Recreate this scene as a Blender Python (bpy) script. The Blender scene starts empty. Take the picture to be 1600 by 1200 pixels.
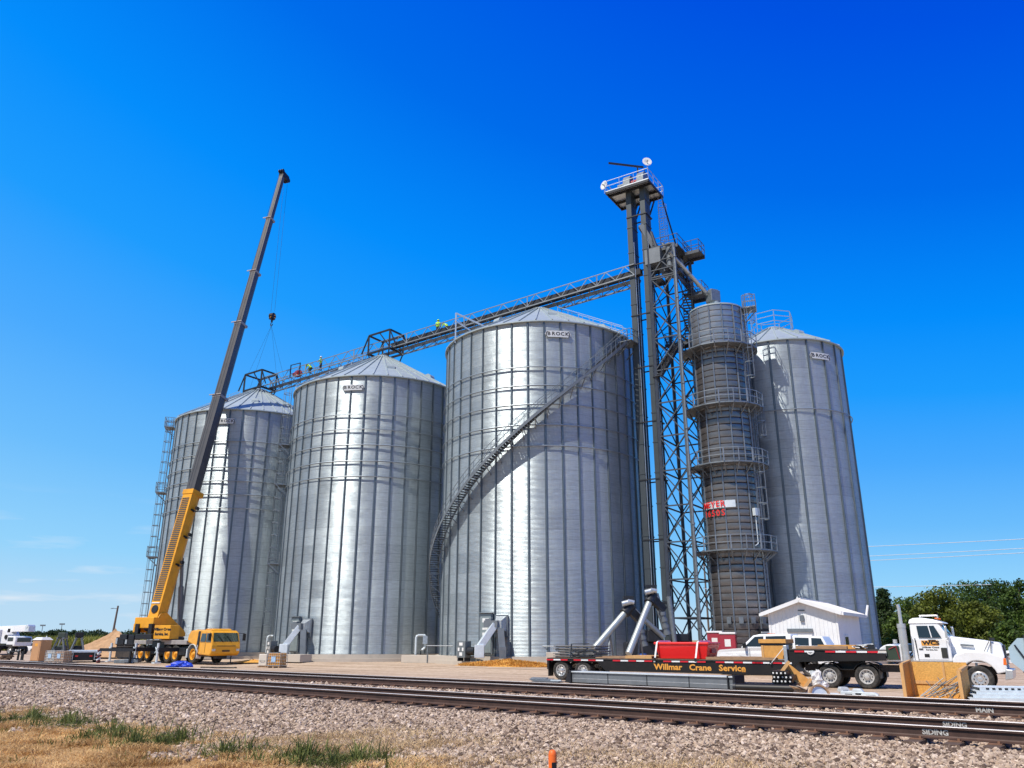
import bpy, bmesh, math, random
import numpy as np
from math import sin, cos, pi, radians, atan2, hypot, sqrt
from mathutils import Vector, Matrix, Euler

scene = bpy.context.scene
COL = scene.collection

# ------------------------------------------------------------------ camera
EYE = 2.1
FPX = 1240.0                       # focal length in pixels of the 1600 px wide photograph
PITCH = math.atan(400.0 / FPX)
cd = bpy.data.cameras.new('camera')
cam = bpy.data.objects.new('camera', cd)
COL.objects.link(cam)
cam.location = (0, 0, EYE)
cam.rotation_euler = (pi / 2 + PITCH, 0, 0)
cd.sensor_width = 36.0
cd.lens = FPX / 1600.0 * 36.0
cd.clip_start = 0.1
cd.clip_end = 6000
scene.camera = cam

# ------------------------------------------------------------------ light
SUN_EL, SUN_AZ = radians(56), radians(48)      # azimuth: to the left of straight behind the camera
SUN_DIR = Vector((-sin(SUN_AZ) * cos(SUN_EL), -cos(SUN_AZ) * cos(SUN_EL), sin(SUN_EL)))
w = bpy.data.worlds.new('World')
scene.world = w
w.use_nodes = True
nt = w.node_tree
nt.nodes.clear()
sky = nt.nodes.new('ShaderNodeTexSky')
sky.sky_type = 'NISHITA'
sky.sun_disc = False
sky.sun_elevation = SUN_EL
sky.sun_rotation = radians(132)
sky.altitude = 300
sky.air_density = 1.0
sky.dust_density = 0.6
sky.ozone_density = 3.0
# the deep, strongly coloured blue of this sky: colour by height above the horizon, a little paler towards the sun side;
# towards the sun itself it goes over into the physical sky
def wn_(t, **k):
    n = nt.nodes.new(t)
    for a, b in k.items(): setattr(n, a, b)
    return n
tcw = wn_('ShaderNodeTexCoord')
sx = wn_('ShaderNodeSeparateXYZ')
nt.links.new(tcw.outputs['Generated'], sx.inputs[0])
m1 = wn_('ShaderNodeMath', operation='MULTIPLY_ADD')
nt.links.new(sx.outputs[0], m1.inputs[0])
m1.inputs[1].default_value = 0.55
m1.inputs[2].default_value = 1.0
m2 = wn_('ShaderNodeMath', operation='MULTIPLY')
nt.links.new(sx.outputs[2], m2.inputs[0])
nt.links.new(m1.outputs[0], m2.inputs[1])
rpw = wn_('ShaderNodeValToRGB')
def lin(c): return [((x / 255) / 12.92 if x / 255 <= 0.04045 else ((x / 255 + 0.055) / 1.055) ** 2.4) for x in c]
stops = [(0.0, (192, 222, 243)), (.029, (183, 219, 245)), (.072, (148, 211, 252)), (.15, (108, 189, 253)), (.235, (74, 170, 254)),
         (.33, (30, 156, 254)), (.43, (4, 141, 252)), (.584, (0, 108, 235)), (.754, (0, 82, 226)), (1.0, (0, 62, 190))]
el = rpw.color_ramp.elements
el[0].position, el[0].color = stops[0][0], (*lin(stops[0][1]), 1)
el[1].position, el[1].color = stops[-1][0], (*lin(stops[-1][1]), 1)
for p_, c_ in stops[1:-1]:
    e_ = el.new(p_)
    e_.color = (*lin(c_), 1)
nt.links.new(m2.outputs[0], rpw.inputs[0])
dsun = wn_('ShaderNodeVectorMath', operation='DOT_PRODUCT')
nt.links.new(tcw.outputs['Generated'], dsun.inputs[0])
dsun.inputs[1].default_value = SUN_DIR
ms_ = wn_('ShaderNodeMapRange', interpolation_type='SMOOTHSTEP')
nt.links.new(dsun.outputs['Value'], ms_.inputs[0])
ms_.inputs[1].default_value = 0.45
ms_.inputs[2].default_value = 1.0
b1_ = wn_('ShaderNodeBackground')
b1_.inputs['Strength'].default_value = 1.0
nt.links.new(rpw.outputs[0], b1_.inputs[0])
b2_ = wn_('ShaderNodeBackground')
b2_.inputs['Strength'].default_value = 0.12
nt.links.new(sky.outputs[0], b2_.inputs[0])
# a few faint wisps of cirrus low down
wv_ = wn_('ShaderNodeMapping')
wv_.inputs['Scale'].default_value = (5.0, 5.0, 34.0)
nt.links.new(tcw.outputs['Generated'], wv_.inputs[0])
wz_ = wn_('ShaderNodeTexNoise')
wz_.inputs['Scale'].default_value = 1.6
wz_.inputs['Detail'].default_value = 7
nt.links.new(wv_.outputs[0], wz_.inputs['Vector'])
wr_ = wn_('ShaderNodeMapRange')
wr_.inputs[1].default_value = 0.55
wr_.inputs[2].default_value = 0.80
nt.links.new(wz_.outputs['Fac'], wr_.inputs[0])
wl_ = wn_('ShaderNodeMapRange')
wl_.inputs[1].default_value = 0.16
wl_.inputs[2].default_value = 0.05
nt.links.new(sx.outputs[2], wl_.inputs[0])
wm_ = wn_('ShaderNodeMath', operation='MULTIPLY')
wx_ = wn_('ShaderNodeMapRange')
wx_.inputs[1].default_value = 0.05
wx_.inputs[2].default_value = -0.35
nt.links.new(sx.outputs[0], wx_.inputs[0])
wq_ = wn_('ShaderNodeMath', operation='MULTIPLY')
nt.links.new(wl_.outputs[0], wq_.inputs[0])
nt.links.new(wx_.outputs[0], wq_.inputs[1])
nt.links.new(wr_.outputs[0], wm_.inputs[0])
nt.links.new(wq_.outputs[0], wm_.inputs[1])
wc_ = wn_('ShaderNodeMix', data_type='RGBA')
nt.links.new(wm_.outputs[0], wc_.inputs[0])
nt.links.new(rpw.outputs[0], wc_.inputs[6])
wc_.inputs[7].default_value = (0.80, 0.86, 0.93, 1)
nt.links.new(wc_.outputs[2], b1_.inputs[0])
mxw = wn_('ShaderNodeMixShader')
nt.links.new(ms_.outputs[0], mxw.inputs[0])
nt.links.new(b1_.outputs[0], mxw.inputs[1])
nt.links.new(b2_.outputs[0], mxw.inputs[2])
wo = wn_('ShaderNodeOutputWorld')
nt.links.new(mxw.outputs[0], wo.inputs[0])

sl = bpy.data.lights.new('sun', 'SUN')
sl.energy = 5.0
sl.angle = radians(0.53)
sl.color = (1.0, 0.94, 0.85)
so = bpy.data.objects.new('sun', sl)
COL.objects.link(so)
so.rotation_euler = SUN_DIR.to_track_quat('Z', 'Y').to_euler()
so.location = (-60, -60, 120)

scene.view_settings.view_transform = 'Standard'
scene.view_settings.look = 'None'
scene.view_settings.gamma = 1
scene.view_settings.exposure = 0.0
scene.cycles.use_denoising = True
scene.cycles.max_bounces = 6
scene.cycles.diffuse_bounces = 3
scene.cycles.glossy_bounces = 4

# ------------------------------------------------------------------ frames
ND = Vector((0.636, 0.772, 0))      # across the tracks, away from the camera
TD = Vector((-0.772, 0.636, 0))     # along the tracks, to the left
def trk(s, t, z=0.0):
    p = ND * s + TD * t
    return Vector((p.x, p.y, z))
def smooth(a, b, x):
    x = min(1, max(0, (x - a) / (b - a)))
    return x * x * (3 - 2 * x)
YARD = 0.25
def gz(x, y):
    """height of the terrain"""
    s = 0.636 * x + 0.772 * y
    z = 0.30
    z += 0.10 * smooth(3, 7.5, s)
    z += 0.17 * smooth(7.5, 14.2, s)
    z += 0.07 * smooth(17.0, 18.4, s)
    z -= 0.64 * smooth(21.8, 23.6, s)
    z -= 0.09 * (smooth(14.0, 14.5, s) - smooth(17.0, 17.5, s) + smooth(18.4, 18.9, s) - smooth(21.3, 21.7, s))
    z += YARD * smooth(41.5, 46.5, s)
    return z
CP, SP = cos(PITCH), sin(PITCH)
def ray(u, v):
    a, b = (u - 800) / FPX, (600 - v) / FPX
    return Vector((a, CP - b * SP, SP + b * CP))
def gp(u, v, z=0.0):
    r = ray(u, v)
    t = (z - EYE) / r.z
    return Vector((r.x * t, r.y * t, z))
def at(u, v, Y):
    r = ray(u, v)
    t = Y / r.y
    return Vector((r.x * t, Y, EYE + r.z * t))

# ------------------------------------------------------------------ objects
def link(o):
    COL.objects.link(o)
    return o
def tag(o, label=None, cat=None, group=None, kind=None):
    if label: o['label'] = label
    if cat: o['category'] = cat
    if group: o['group'] = group
    if kind: o['kind'] = kind
    return o
def thing(name, label, cat, loc=(0, 0, 0), rotz=0.0, group=None):
    o = bpy.data.objects.new(name, None)
    o.empty_display_size = 0.3
    link(o)
    o.location = loc
    o.rotation_euler = (0, 0, rotz)
    return tag(o, label, cat, group)
def kids(o):
    return [c for c in bpy.data.objects if c.parent == o]
def dup(o, loc, rotz=None, label=None, group=None):
    ch = {}
    for c in bpy.data.objects:
        if c.parent: ch.setdefault(c.parent.name, []).append(c)
    def rec(q, par):
        n = q.copy()
        link(n)
        if par: n.parent = par
        for k in ch.get(q.name, []): rec(k, n)
        return n
    r = rec(o, None)
    r.location = loc
    if rotz is not None: r.rotation_euler = (0, 0, rotz)
    if label: r['label'] = label
    if group: r['group'] = group
    return r
def same(o, parent, rot=None, loc=None):
    n = o.copy()
    link(n)
    n.parent = parent
    if rot is not None: n.rotation_euler = rot
    if loc is not None: n.location = loc
    return n

class MB:
    def __init__(self):
        self.v, self.f, self.m = [], [], []
    def add(self, vs, fs, m=0):
        o = len(self.v)
        self.v += [tuple(p) for p in vs]
        for f in fs:
            self.f.append([i + o for i in f])
            self.m.append(m)
        return self
    def box(self, c, size, rot=None, m=0):
        c = Vector(c)
        h = Vector(size) / 2
        R = Matrix.Identity(3)
        if rot is not None:
            R = rot if isinstance(rot, Matrix) else Euler(rot).to_matrix()
        vs = [c + R @ Vector((sx * h.x, sy * h.y, sz * h.z)) for sz in (-1, 1) for sx, sy in ((-1, -1), (1, -1), (1, 1), (-1, 1))]
        return self.add(vs, [(3, 2, 1, 0), (4, 5, 6, 7), (0, 1, 5, 4), (1, 2, 6, 5), (2, 3, 7, 6), (3, 0, 4, 7)], m)
    def bb(self, x0, x1, y0, y1, z0, z1, m=0):
        return self.box(((x0 + x1) / 2, (y0 + y1) / 2, (z0 + z1) / 2), (abs(x1 - x0), abs(y1 - y0), abs(z1 - z0)), None, m)
    def bar(self, a, b, w, h=None, m=0, up=(0, 0, 1)):
        a, b = Vector(a), Vector(b)
        h = h or w
        d = b - a
        L = d.length
        if L < 1e-6: return self
        d = d / L
        u = Vector(up)
        if abs(d.dot(u)) > 0.98: u = Vector((0, 1, 0)) if abs(d.y) < 0.9 else Vector((1, 0, 0))
        s = d.cross(u).normalized()
        t = s.cross(d)
        R = Matrix((d, s, t)).transposed()
        return self.box((a + b) / 2, (L, w, h), R, m)
    def tube(self, a, b, r, n=6, m=0, r1=None, caps=True):
        a, b = Vector(a), Vector(b)
        d = (b - a)
        if d.length < 1e-6: return self
        d.normalize()
        u = Vector((0, 0, 1)) if abs(d.z) < 0.95 else Vector((1, 0, 0))
        s = d.cross(u).normalized()
        t = s.cross(d)
        r1 = r if r1 is None else r1
        vs = []
        for c, q in ((a, r), (b, r1)):
            for i in range(n):
                k = 2 * pi * i / n
                vs.append(c + s * (q * cos(k)) + t * (q * sin(k)))
        fs = [(i, (i + 1) % n, n + (i + 1) % n, n + i) for i in range(n)]
        if caps:
            fs += [tuple(range(n))[::-1], tuple(range(n, 2 * n))]
        return self.add(vs, fs, m)
    def path(self, pts, r, n=6, m=0):
        for p, q in zip(pts[:-1], pts[1:]): self.tube(p, q, r, n, m)
        return self
    def lathe(self, prof, n=32, c=(0, 0, 0), m=0, R=None, a0=0.0, a1=2 * pi, cap=False):
        c = Vector(c)
        full = abs(a1 - a0 - 2 * pi) < 1e-6
        k = n if full else n + 1
        vs = []
        for r, z in prof:
            for i in range(k):
                a = a0 + (a1 - a0) * i / n
                p = Vector((r * cos(a), r * sin(a), z))
                vs.append(c + (R @ p if R is not None else p))
        fs = []
        for j in range(len(prof) - 1):
            for i in range(n):
                i2 = (i + 1) % k
                fs.append((j * k + i, j * k + i2, (j + 1) * k + i2, (j + 1) * k + i))
        if cap:
            fs.append(tuple(range(k))[::-1])
            fs.append(tuple(range((len(prof) - 1) * k, len(prof) * k)))
        return self.add(vs, fs, m)
    def ball(self, c, r, n=10, k=6, m=0, sc=(1, 1, 1)):
        c = Vector(c)
        vs, fs = [], []
        for j in range(k + 1):
            a = pi * j / k
            for i in range(n):
                b = 2 * pi * i / n
                vs.append(c + Vector((r * sc[0] * sin(a) * cos(b), r * sc[1] * sin(a) * sin(b), -r * sc[2] * cos(a))))
        for j in range(k):
            for i in range(n):
                fs.append((j * n + i, j * n + (i + 1) % n, (j + 1) * n + (i + 1) % n, (j + 1) * n + i))
        return self.add(vs, fs, m)
    def prism(self, pts, y0, y1, m=0, plane='xz', inset=None):
        """outline in the xz (or xy / yz) plane, extruded along the third axis; inset narrows it with height"""
        def P(a, b, c):
            return {'xz': (a, c, b), 'xy': (a, b, c), 'yz': (c, a, b)}[plane]
        n = len(pts)
        vs = []
        for e, c in ((0, y0), (1, y1)):
            for a, b in pts:
                k = 0.0
                if inset: k = inset(a, b) * (1 if e == 0 else -1)
                vs.append(P(a, b, c + k))
        fs = [tuple(range(n)), tuple(range(n, 2 * n))[::-1]]
        fs += [(i, n + i, n + (i + 1) % n, (i + 1) % n) for i in range(n)]
        return self.add(vs, fs, m)
    def ring(self, R, z, r, n=64, m=0, a0=0.0, a1=2 * pi, c=(0, 0), k=5):
        pts = []
        for i in range(n + 1):
            a = a0 + (a1 - a0) * i / n
            pts.append(Vector((c[0] + R * cos(a), c[1] + R * sin(a), z)))
        vs, fs = [], []
        for i, p in enumerate(pts):
            a = a0 + (a1 - a0) * i / n
            d = Vector((cos(a), sin(a), 0))
            for j in range(k):
                b = 2 * pi * j / k
                vs.append(p + d * (r * cos(b)) + Vector((0, 0, r * sin(b))))
        for i in range(n):
            for j in range(k):
                fs.append((i * k + j, i * k + (j + 1) % k, (i + 1) * k + (j + 1) % k, (i + 1) * k + j))
        return self.add(vs, fs, m)
    def build(self, name, mats, parent=None, sm=None, bevel=0, loc=None, rot=None):
        me = bpy.data.meshes.new(name)
        me.from_pydata(self.v, [], self.f)
        if not isinstance(mats, (list, tuple)): mats = [mats]
        for x in mats: me.materials.append(x)
        if len(mats) > 1: me.polygons.foreach_set('material_index', self.m)
        bm = bmesh.new()
        bm.from_mesh(me)
        bmesh.ops.recalc_face_normals(bm, faces=bm.faces)
        bm.to_mesh(me)
        bm.free()
        if sm:
            me.polygons.foreach_set('use_smooth', [True] * len(me.polygons))
            me.set_sharp_from_angle(angle=radians(sm))
        o = bpy.data.objects.new(name, me)
        link(o)
        if parent: o.parent = parent
        if loc is not None: o.location = loc
        if rot is not None: o.rotation_euler = rot
        if bevel:
            b = o.modifiers.new('bevel', 'BEVEL')
            b.width = bevel
            b.segments = 2
            b.limit_method = 'ANGLE'
            b.angle_limit = radians(40)
            b.harden_normals = False
        return o

def text_mesh(txt, h, fat=0.0, depth=0.004, space=1.0, sx=1.0):
    cu = bpy.data.curves.new('lettering', 'FONT')
    cu.body = txt
    cu.size = h / 0.70
    cu.offset = fat
    cu.extrude = depth
    cu.align_x = 'CENTER'
    cu.align_y = 'CENTER'
    cu.space_character = space
    cu.resolution_u = 2
    t = bpy.data.objects.new('tmp', cu)
    link(t)
    bpy.context.view_layer.update()
    dg = bpy.context.evaluated_depsgraph_get()
    me = bpy.data.meshes.new_from_object(t.evaluated_get(dg))
    bpy.data.objects.remove(t)
    if sx != 1.0: me.transform(Matrix.Diagonal((sx, 1, 1, 1)))
    return me
def lettering(txt, h, mat, parent, pos, right, up, fat=0.0, depth=0.004, space=1.0, sx=1.0, name='lettering'):
    """text whose reading direction is `right`, in the parent's coordinates"""
    me = text_mesh(txt, h, fat, depth, space, sx)
    me.materials.clear()
    me.materials.append(mat)
    o = bpy.data.objects.new(name, me)
    link(o)
    if parent: o.parent = parent
    r = Vector(right).normalized()
    u = Vector(up).normalized()
    n = r.cross(u)
    M = Matrix((r, u, n)).transposed().to_4x4()
    M.translation = Vector(pos)
    o.matrix_local = M
    return o

# ------------------------------------------------------------------ materials
def nodes_of(name):
    m = bpy.data.materials.new(name)
    m.use_nodes = True
    t = m.node_tree
    p = t.nodes['Principled BSDF']
    return m, t, p
def mat(name, col, rough=0.6, metal=0.0, var=0.12, vs=2.0, dirt=None, damt=0.0, ds=1.2, bump=0.0, bs=30.0, coat=0.0, stretch=None):
    m, t, p = nodes_of(name)
    p.inputs['Roughness'].default_value = rough
    p.inputs['Metallic'].default_value = metal
    p.inputs['Coat Weight'].default_value = coat
    N, L = t.nodes, t.links
    tc = N.new('ShaderNodeTexCoord')
    src = tc.outputs['Object']
    if stretch:
        mp = N.new('ShaderNodeMapping')
        mp.inputs['Scale'].default_value = stretch
        L.new(src, mp.inputs[0])
        src = mp.outputs[0]
    nz = N.new('ShaderNodeTexNoise')
    nz.inputs['Scale'].default_value = vs
    nz.inputs['Detail'].default_value = 5
    nz.inputs['Roughness'].default_value = 0.65
    L.new(src, nz.inputs['Vector'])
    rp = N.new('ShaderNodeValToRGB')
    rp.color_ramp.elements[0].position = 0.3
    rp.color_ramp.elements[1].position = 0.7
    rp.color_ramp.elements[0].color = (*[max(0, c * (1 - var)) for c in col], 1)
    rp.color_ramp.elements[1].color = (*[min(1, c * (1 + var)) for c in col], 1)
    L.new(nz.outputs['Fac'], rp.inputs[0])
    out = rp.outputs[0]
    if dirt and damt:
        n2 = N.new('ShaderNodeTexNoise')
        n2.inputs['Scale'].default_value = ds
        n2.inputs['Detail'].default_value = 8
        n2.inputs['Roughness'].default_value = 0.7
        L.new(src, n2.inputs['Vector'])
        r2 = N.new('ShaderNodeMapRange')
        r2.inputs[1].default_value = 0.45
        r2.inputs[2].default_value = 0.75
        r2.inputs[4].default_value = damt
        L.new(n2.outputs['Fac'], r2.inputs[0])
        mx = N.new('ShaderNodeMix')
        mx.data_type = 'RGBA'
        L.new(r2.outputs[0], mx.inputs[0])
        L.new(out, mx.inputs[6])
        mx.inputs[7].default_value = (*dirt, 1)
        out = mx.outputs[2]
    L.new(out, p.inputs['Base Color'])
    if bump:
        n3 = N.new('ShaderNodeTexNoise')
        n3.inputs['Scale'].default_value = bs
        n3.inputs['Detail'].default_value = 4
        L.new(src, n3.inputs['Vector'])
        b = N.new('ShaderNodeBump')
        b.inputs['Strength'].default_value = bump
        b.inputs['Distance'].default_value = 0.02
        L.new(n3.outputs['Fac'], b.inputs['Height'])
        L.new(b.outputs[0], p.inputs['Normal'])
    return m

def galv_wall(name, panels, ring_h, base=(0.40, 0.46, 0.49), rough=0.40, tilt=0.52, period=0.10, seed=0.0, z0=0.0):
    """corrugated galvanised sheet: horizontal corrugation and slightly different sheets"""
    m, t, p = nodes_of(name)
    N, L = t.nodes, t.links
    def math(op, a, b=None, c=None):
        n = N.new('ShaderNodeMath')
        n.operation = op
        for i, x in enumerate((a, b, c)):
            if x is None: continue
            if hasattr(x, 'is_output'): L.new(x, n.inputs[i])
            else: n.inputs[i].default_value = x
        return n.outputs[0]
    def vmath(op, a, b=None, s=None):
        n = N.new('ShaderNodeVectorMath')
        n.operation = op
        if hasattr(a, 'is_output'): L.new(a, n.inputs[0])
        else: n.inputs[0].default_value = a
        if b is not None:
            if hasattr(b, 'is_output'): L.new(b, n.inputs[1])
            else: n.inputs[1].default_value = b
        if s is not None:
            if hasattr(s, 'is_output'): L.new(s, n.inputs['Scale'])
            else: n.inputs['Scale'].default_value = s
        return n.outputs[0]
    tc = N.new('ShaderNodeTexCoord')
    sp = N.new('ShaderNodeSeparateXYZ')
    L.new(tc.outputs['Object'], sp.inputs[0])
    ang = math('ARCTAN2', sp.outputs[1], sp.outputs[0])
    pf = math('MULTIPLY', ang, panels / (2 * pi))
    rf = math('DIVIDE', math('SUBTRACT', sp.outputs[2], z0), ring_h)
    pi_, ri = math('FLOOR', pf), math('FLOOR', rf)
    # two-panel wide sheets, every other ring offset
    si = math('FLOOR', math('MULTIPLY', math('ADD', pi_, math('MULTIPLY', ri, 1.0)), 0.5))
    cb = N.new('ShaderNodeCombineXYZ')
    L.new(si, cb.inputs[0])
    L.new(ri, cb.inputs[1])
    cb.inputs[2].default_value = seed
    wn = N.new('ShaderNodeTexWhiteNoise')
    L.new(cb.outputs[0], wn.inputs['Vector'])
    cb2 = N.new('ShaderNodeCombineXYZ')
    L.new(pi_, cb2.inputs[0])
    cb2.inputs[1].default_value = seed + 3.3
    wn2 = N.new('ShaderNodeTexWhiteNoise')
    L.new(cb2.outputs[0], wn2.inputs['Vector'])
    # slow waviness of the sheets
    mp = N.new('ShaderNodeMapping')
    mp.inputs['Scale'].default_value = (0.9, 0.9, 2.6)
    L.new(tc.outputs['Object'], mp.inputs[0])
    nz = N.new('ShaderNodeTexNoise')
    nz.inputs['Scale'].default_value = 1.0
    nz.inputs['Detail'].default_value = 3
    L.new(mp.outputs[0], nz.inputs['Vector'])
    ge = N.new('ShaderNodeNewGeometry')
    nrm = ge.outputs['Normal']
    tang = vmath('CROSS_PRODUCT', (0, 0, 1), nrm)
    # bow of every sheet between its stiffeners + chance tilt
    fr = math('SUBTRACT', math('FRACT', pf), 0.5)
    a1 = math('MULTIPLY', fr, 0.13)
    a2 = math('MULTIPLY', math('SUBTRACT', wn.outputs['Value'], 0.5), 0.05)
    a3 = math('MULTIPLY', math('SUBTRACT', wn2.outputs['Value'], 0.5), 0.15)
    a4 = math('MULTIPLY', math('SUBTRACT', nz.outputs['Fac'], 0.5), 0.22)
    side = math('ADD', math('ADD', a1, a2), math('ADD', a3, a4))
    ph = math('MULTIPLY', sp.outputs[2], 2 * pi / period)
    up = math('MULTIPLY', math('SINE', ph), tilt)
    n2 = vmath('NORMALIZE', vmath('ADD', vmath('ADD', nrm, vmath('SCALE', tang, s=side)), vmath('SCALE', (0, 0, 1), s=up)))
    L.new(n2, p.inputs['Normal'])
    # colour: sheet to sheet, faint streaks, spangle
    n4 = N.new('ShaderNodeTexNoise')
    mp2 = N.new('ShaderNodeMapping')
    mp2.inputs['Scale'].default_value = (2.2, 2.2, 0.25)
    L.new(tc.outputs['Object'], mp2.inputs[0])
    L.new(mp2.outputs[0], n4.inputs['Vector'])
    n4.inputs['Detail'].default_value = 6
    n4.inputs['Roughness'].default_value = 0.7
    sm_ = math('ADD', math('MULTIPLY', wn.outputs['Value'], 0.16), math('MULTIPLY', n4.outputs['Fac'], 0.34))
    # corrugation shading put into the colour as lines; grime at the laps of the sheets
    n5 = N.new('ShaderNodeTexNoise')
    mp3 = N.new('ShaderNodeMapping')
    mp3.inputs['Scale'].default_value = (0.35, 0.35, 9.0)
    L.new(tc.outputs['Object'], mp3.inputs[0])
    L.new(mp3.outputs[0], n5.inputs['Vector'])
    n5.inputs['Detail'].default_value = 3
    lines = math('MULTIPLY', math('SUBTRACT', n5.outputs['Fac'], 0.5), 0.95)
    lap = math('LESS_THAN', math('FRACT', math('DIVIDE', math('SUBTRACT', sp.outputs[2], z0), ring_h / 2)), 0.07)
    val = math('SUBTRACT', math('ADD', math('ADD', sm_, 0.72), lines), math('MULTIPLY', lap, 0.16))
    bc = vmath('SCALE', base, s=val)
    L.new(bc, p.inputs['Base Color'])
    p.inputs['Metallic'].default_value = 0.6
    rr = math('ADD', math('MULTIPLY', wn.outputs['Value'], 0.08), rough)
    L.new(rr, p.inputs['Roughness'])
    return m

def leaf_mat(name, c0, c1, scale=0.35, rough=0.55):
    m, t, p = nodes_of(name)
    N, L = t.nodes, t.links
    tc = N.new('ShaderNodeTexCoord')
    nz = N.new('ShaderNodeTexNoise')
    nz.inputs['Scale'].default_value = scale
    nz.inputs['Detail'].default_value = 4
    L.new(tc.outputs['Object'], nz.inputs['Vector'])
    n2 = N.new('ShaderNodeTexWhiteNoise')
    ge = N.new('ShaderNodeNewGeometry')
    L.new(ge.outputs['Random Per Island'], n2.inputs['Vector'])
    ad = N.new('ShaderNodeMath')
    ad.operation = 'MULTIPLY_ADD'
    L.new(n2.outputs['Value'], ad.inputs[0])
    ad.inputs[1].default_value = 0.45
    L.new(nz.outputs['Fac'], ad.inputs[2])
    rp = N.new('ShaderNodeValToRGB')
    rp.color_ramp.elements[0].position = 0.40
    rp.color_ramp.elements[1].position = 1.0
    rp.color_ramp.elements[0].color = (*c0, 1)
    rp.color_ramp.elements[1].color = (*c1, 1)
    L.new(ad.outputs[0], rp.inputs[0])
    L.new(rp.outputs[0], p.inputs['Base Color'])
    p.inputs['Roughness'].default_value = rough
    p.inputs['Specular IOR Level'].default_value = 0.25
    tr = N.new('ShaderNodeBsdfTranslucent')
    L.new(rp.outputs[0], tr.inputs['Color'])
    mx = N.new('ShaderNodeMixShader')
    mx.inputs[0].default_value = 0.3
    L.new(p.outputs[0], mx.inputs[1])
    L.new(tr.outputs[0], mx.inputs[2])
    L.new(mx.outputs[0], t.nodes['Material Output'].inputs['Surface'])
    return m

def glass_mat(name, tint=(0.02, 0.03, 0.035)):
    return mat(name, tint, rough=0.06, var=0.1, coat=0.5)

GALV = mat('galvanised_steel', (0.55, 0.58, 0.60), rough=0.42, metal=0.75, var=0.18, vs=6)
GALV_D = mat('weathered_galvanised_steel', (0.22, 0.245, 0.265), rough=0.5, metal=0.6, var=0.2, vs=4)
GALV_L = mat('pale_galvanised_sheet', (0.66, 0.72, 0.75), rough=0.5, metal=0.3, var=0.12, vs=3)
STEEL_D = mat('dark_grey_steel', (0.022, 0.024, 0.03), rough=0.5, metal=0.3, var=0.25, vs=4)
STEEL_G = mat('grey_painted_steel', (0.16, 0.18, 0.20), rough=0.5, metal=0.2, var=0.15, vs=2)
BLACK = mat('black_paint', (0.006, 0.005, 0.005), rough=0.5, var=0.3, vs=3, dirt=(0.04, 0.03, 0.022), damt=0.3)
RUBBER = mat('rubber', (0.022, 0.021, 0.02), rough=0.8, var=0.25, vs=6, dirt=(0.20, 0.17, 0.14), damt=0.55, ds=4)
WHITE = mat('white_paint', (0.80, 0.80, 0.80), rough=0.35, var=0.03, vs=2, coat=0.3, dirt=(0.50, 0.45, 0.38), damt=0.28, ds=1.2)
YELLOW = mat('crane_yellow_paint', (0.80, 0.36, 0.012), rough=0.4, var=0.06, vs=1.5, coat=0.25, dirt=(0.30, 0.14, 0.03), damt=0.5, ds=.8)
CONC = mat('concrete', (0.50, 0.44, 0.37), rough=0.9, var=0.15, vs=1.2, dirt=(0.30, 0.25, 0.20), damt=0.4, bump=0.3, bs=14)
GLASS = glass_mat('dark_glass')
GLASS_B = mat('tinted_windscreen', (0.01, 0.10, 0.14), rough=0.08, var=0.2, coat=0.5)
CHROME = mat('polished_alloy', (0.66, 0.65, 0.63), rough=0.33, metal=0.65, var=0.10, vs=3, dirt=(0.25, 0.22, 0.18), damt=.25, ds=6)
WOOD = mat('weathered_timber', (0.34, 0.21, 0.12), rough=0.85, var=0.3, vs=3, stretch=(1, 8, 8), bump=0.2)
PLY = mat('plywood', (0.62, 0.31, 0.075), rough=0.75, var=0.16, vs=4, stretch=(1, 6, 1), dirt=(0.35, 0.17, 0.05), damt=0.3)
PINE = mat('pine_timber', (0.58, 0.33, 0.13), rough=0.8, var=0.18, vs=3, stretch=(8, 8, 1))
RED = mat('red_paint', (0.80, 0.012, 0.012), rough=0.4, var=0.05, coat=0.3, dirt=(0.35, 0.02, 0.02), damt=0.15)
RED_D = mat('dark_red_paint', (0.30, 0.012, 0.025), rough=0.5, var=0.1)
HIVIS = mat('hi_vis_fabric', (0.45, 0.80, 0.02), rough=0.8, var=0.1, vs=8)
CLOTH = mat('work_trousers', (0.035, 0.035, 0.045), rough=0.9, var=0.2, vs=8)
SKIN = mat('skin', (0.50, 0.27, 0.18), rough=0.6, var=0.05)
INK = mat('black_lettering', (0.01, 0.01, 0.012), rough=0.6, var=0.1)
INK_RAIL = mat('worn_white_paint', (0.55, 0.53, 0.49), rough=0.85, var=0.2, vs=20, dirt=(0.14, 0.09, 0.07), damt=0.85, ds=28)
INK_W = mat('white_lettering', (0.80, 0.80, 0.78), rough=0.7, var=0.1, dirt=(0.30, 0.24, 0.2), damt=0.25, ds=10)
INK_Y = mat('amber_lettering', (0.72, 0.33, 0.05), rough=0.6, var=0.05)
INK_R = mat('red_lettering', (0.75, 0.02, 0.02), rough=0.6, var=0.05)
LAMP_R = mat('red_lamp_lens', (0.6, 0.01, 0.01), rough=0.2, var=0.1, coat=0.5)
LAMP_A = mat('amber_lamp_lens', (0.85, 0.17, 0.02), rough=0.2, var=0.1, coat=0.5)
# ================================================================== SETTING
rng = np.random.default_rng(7)
random.seed(7)

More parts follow.
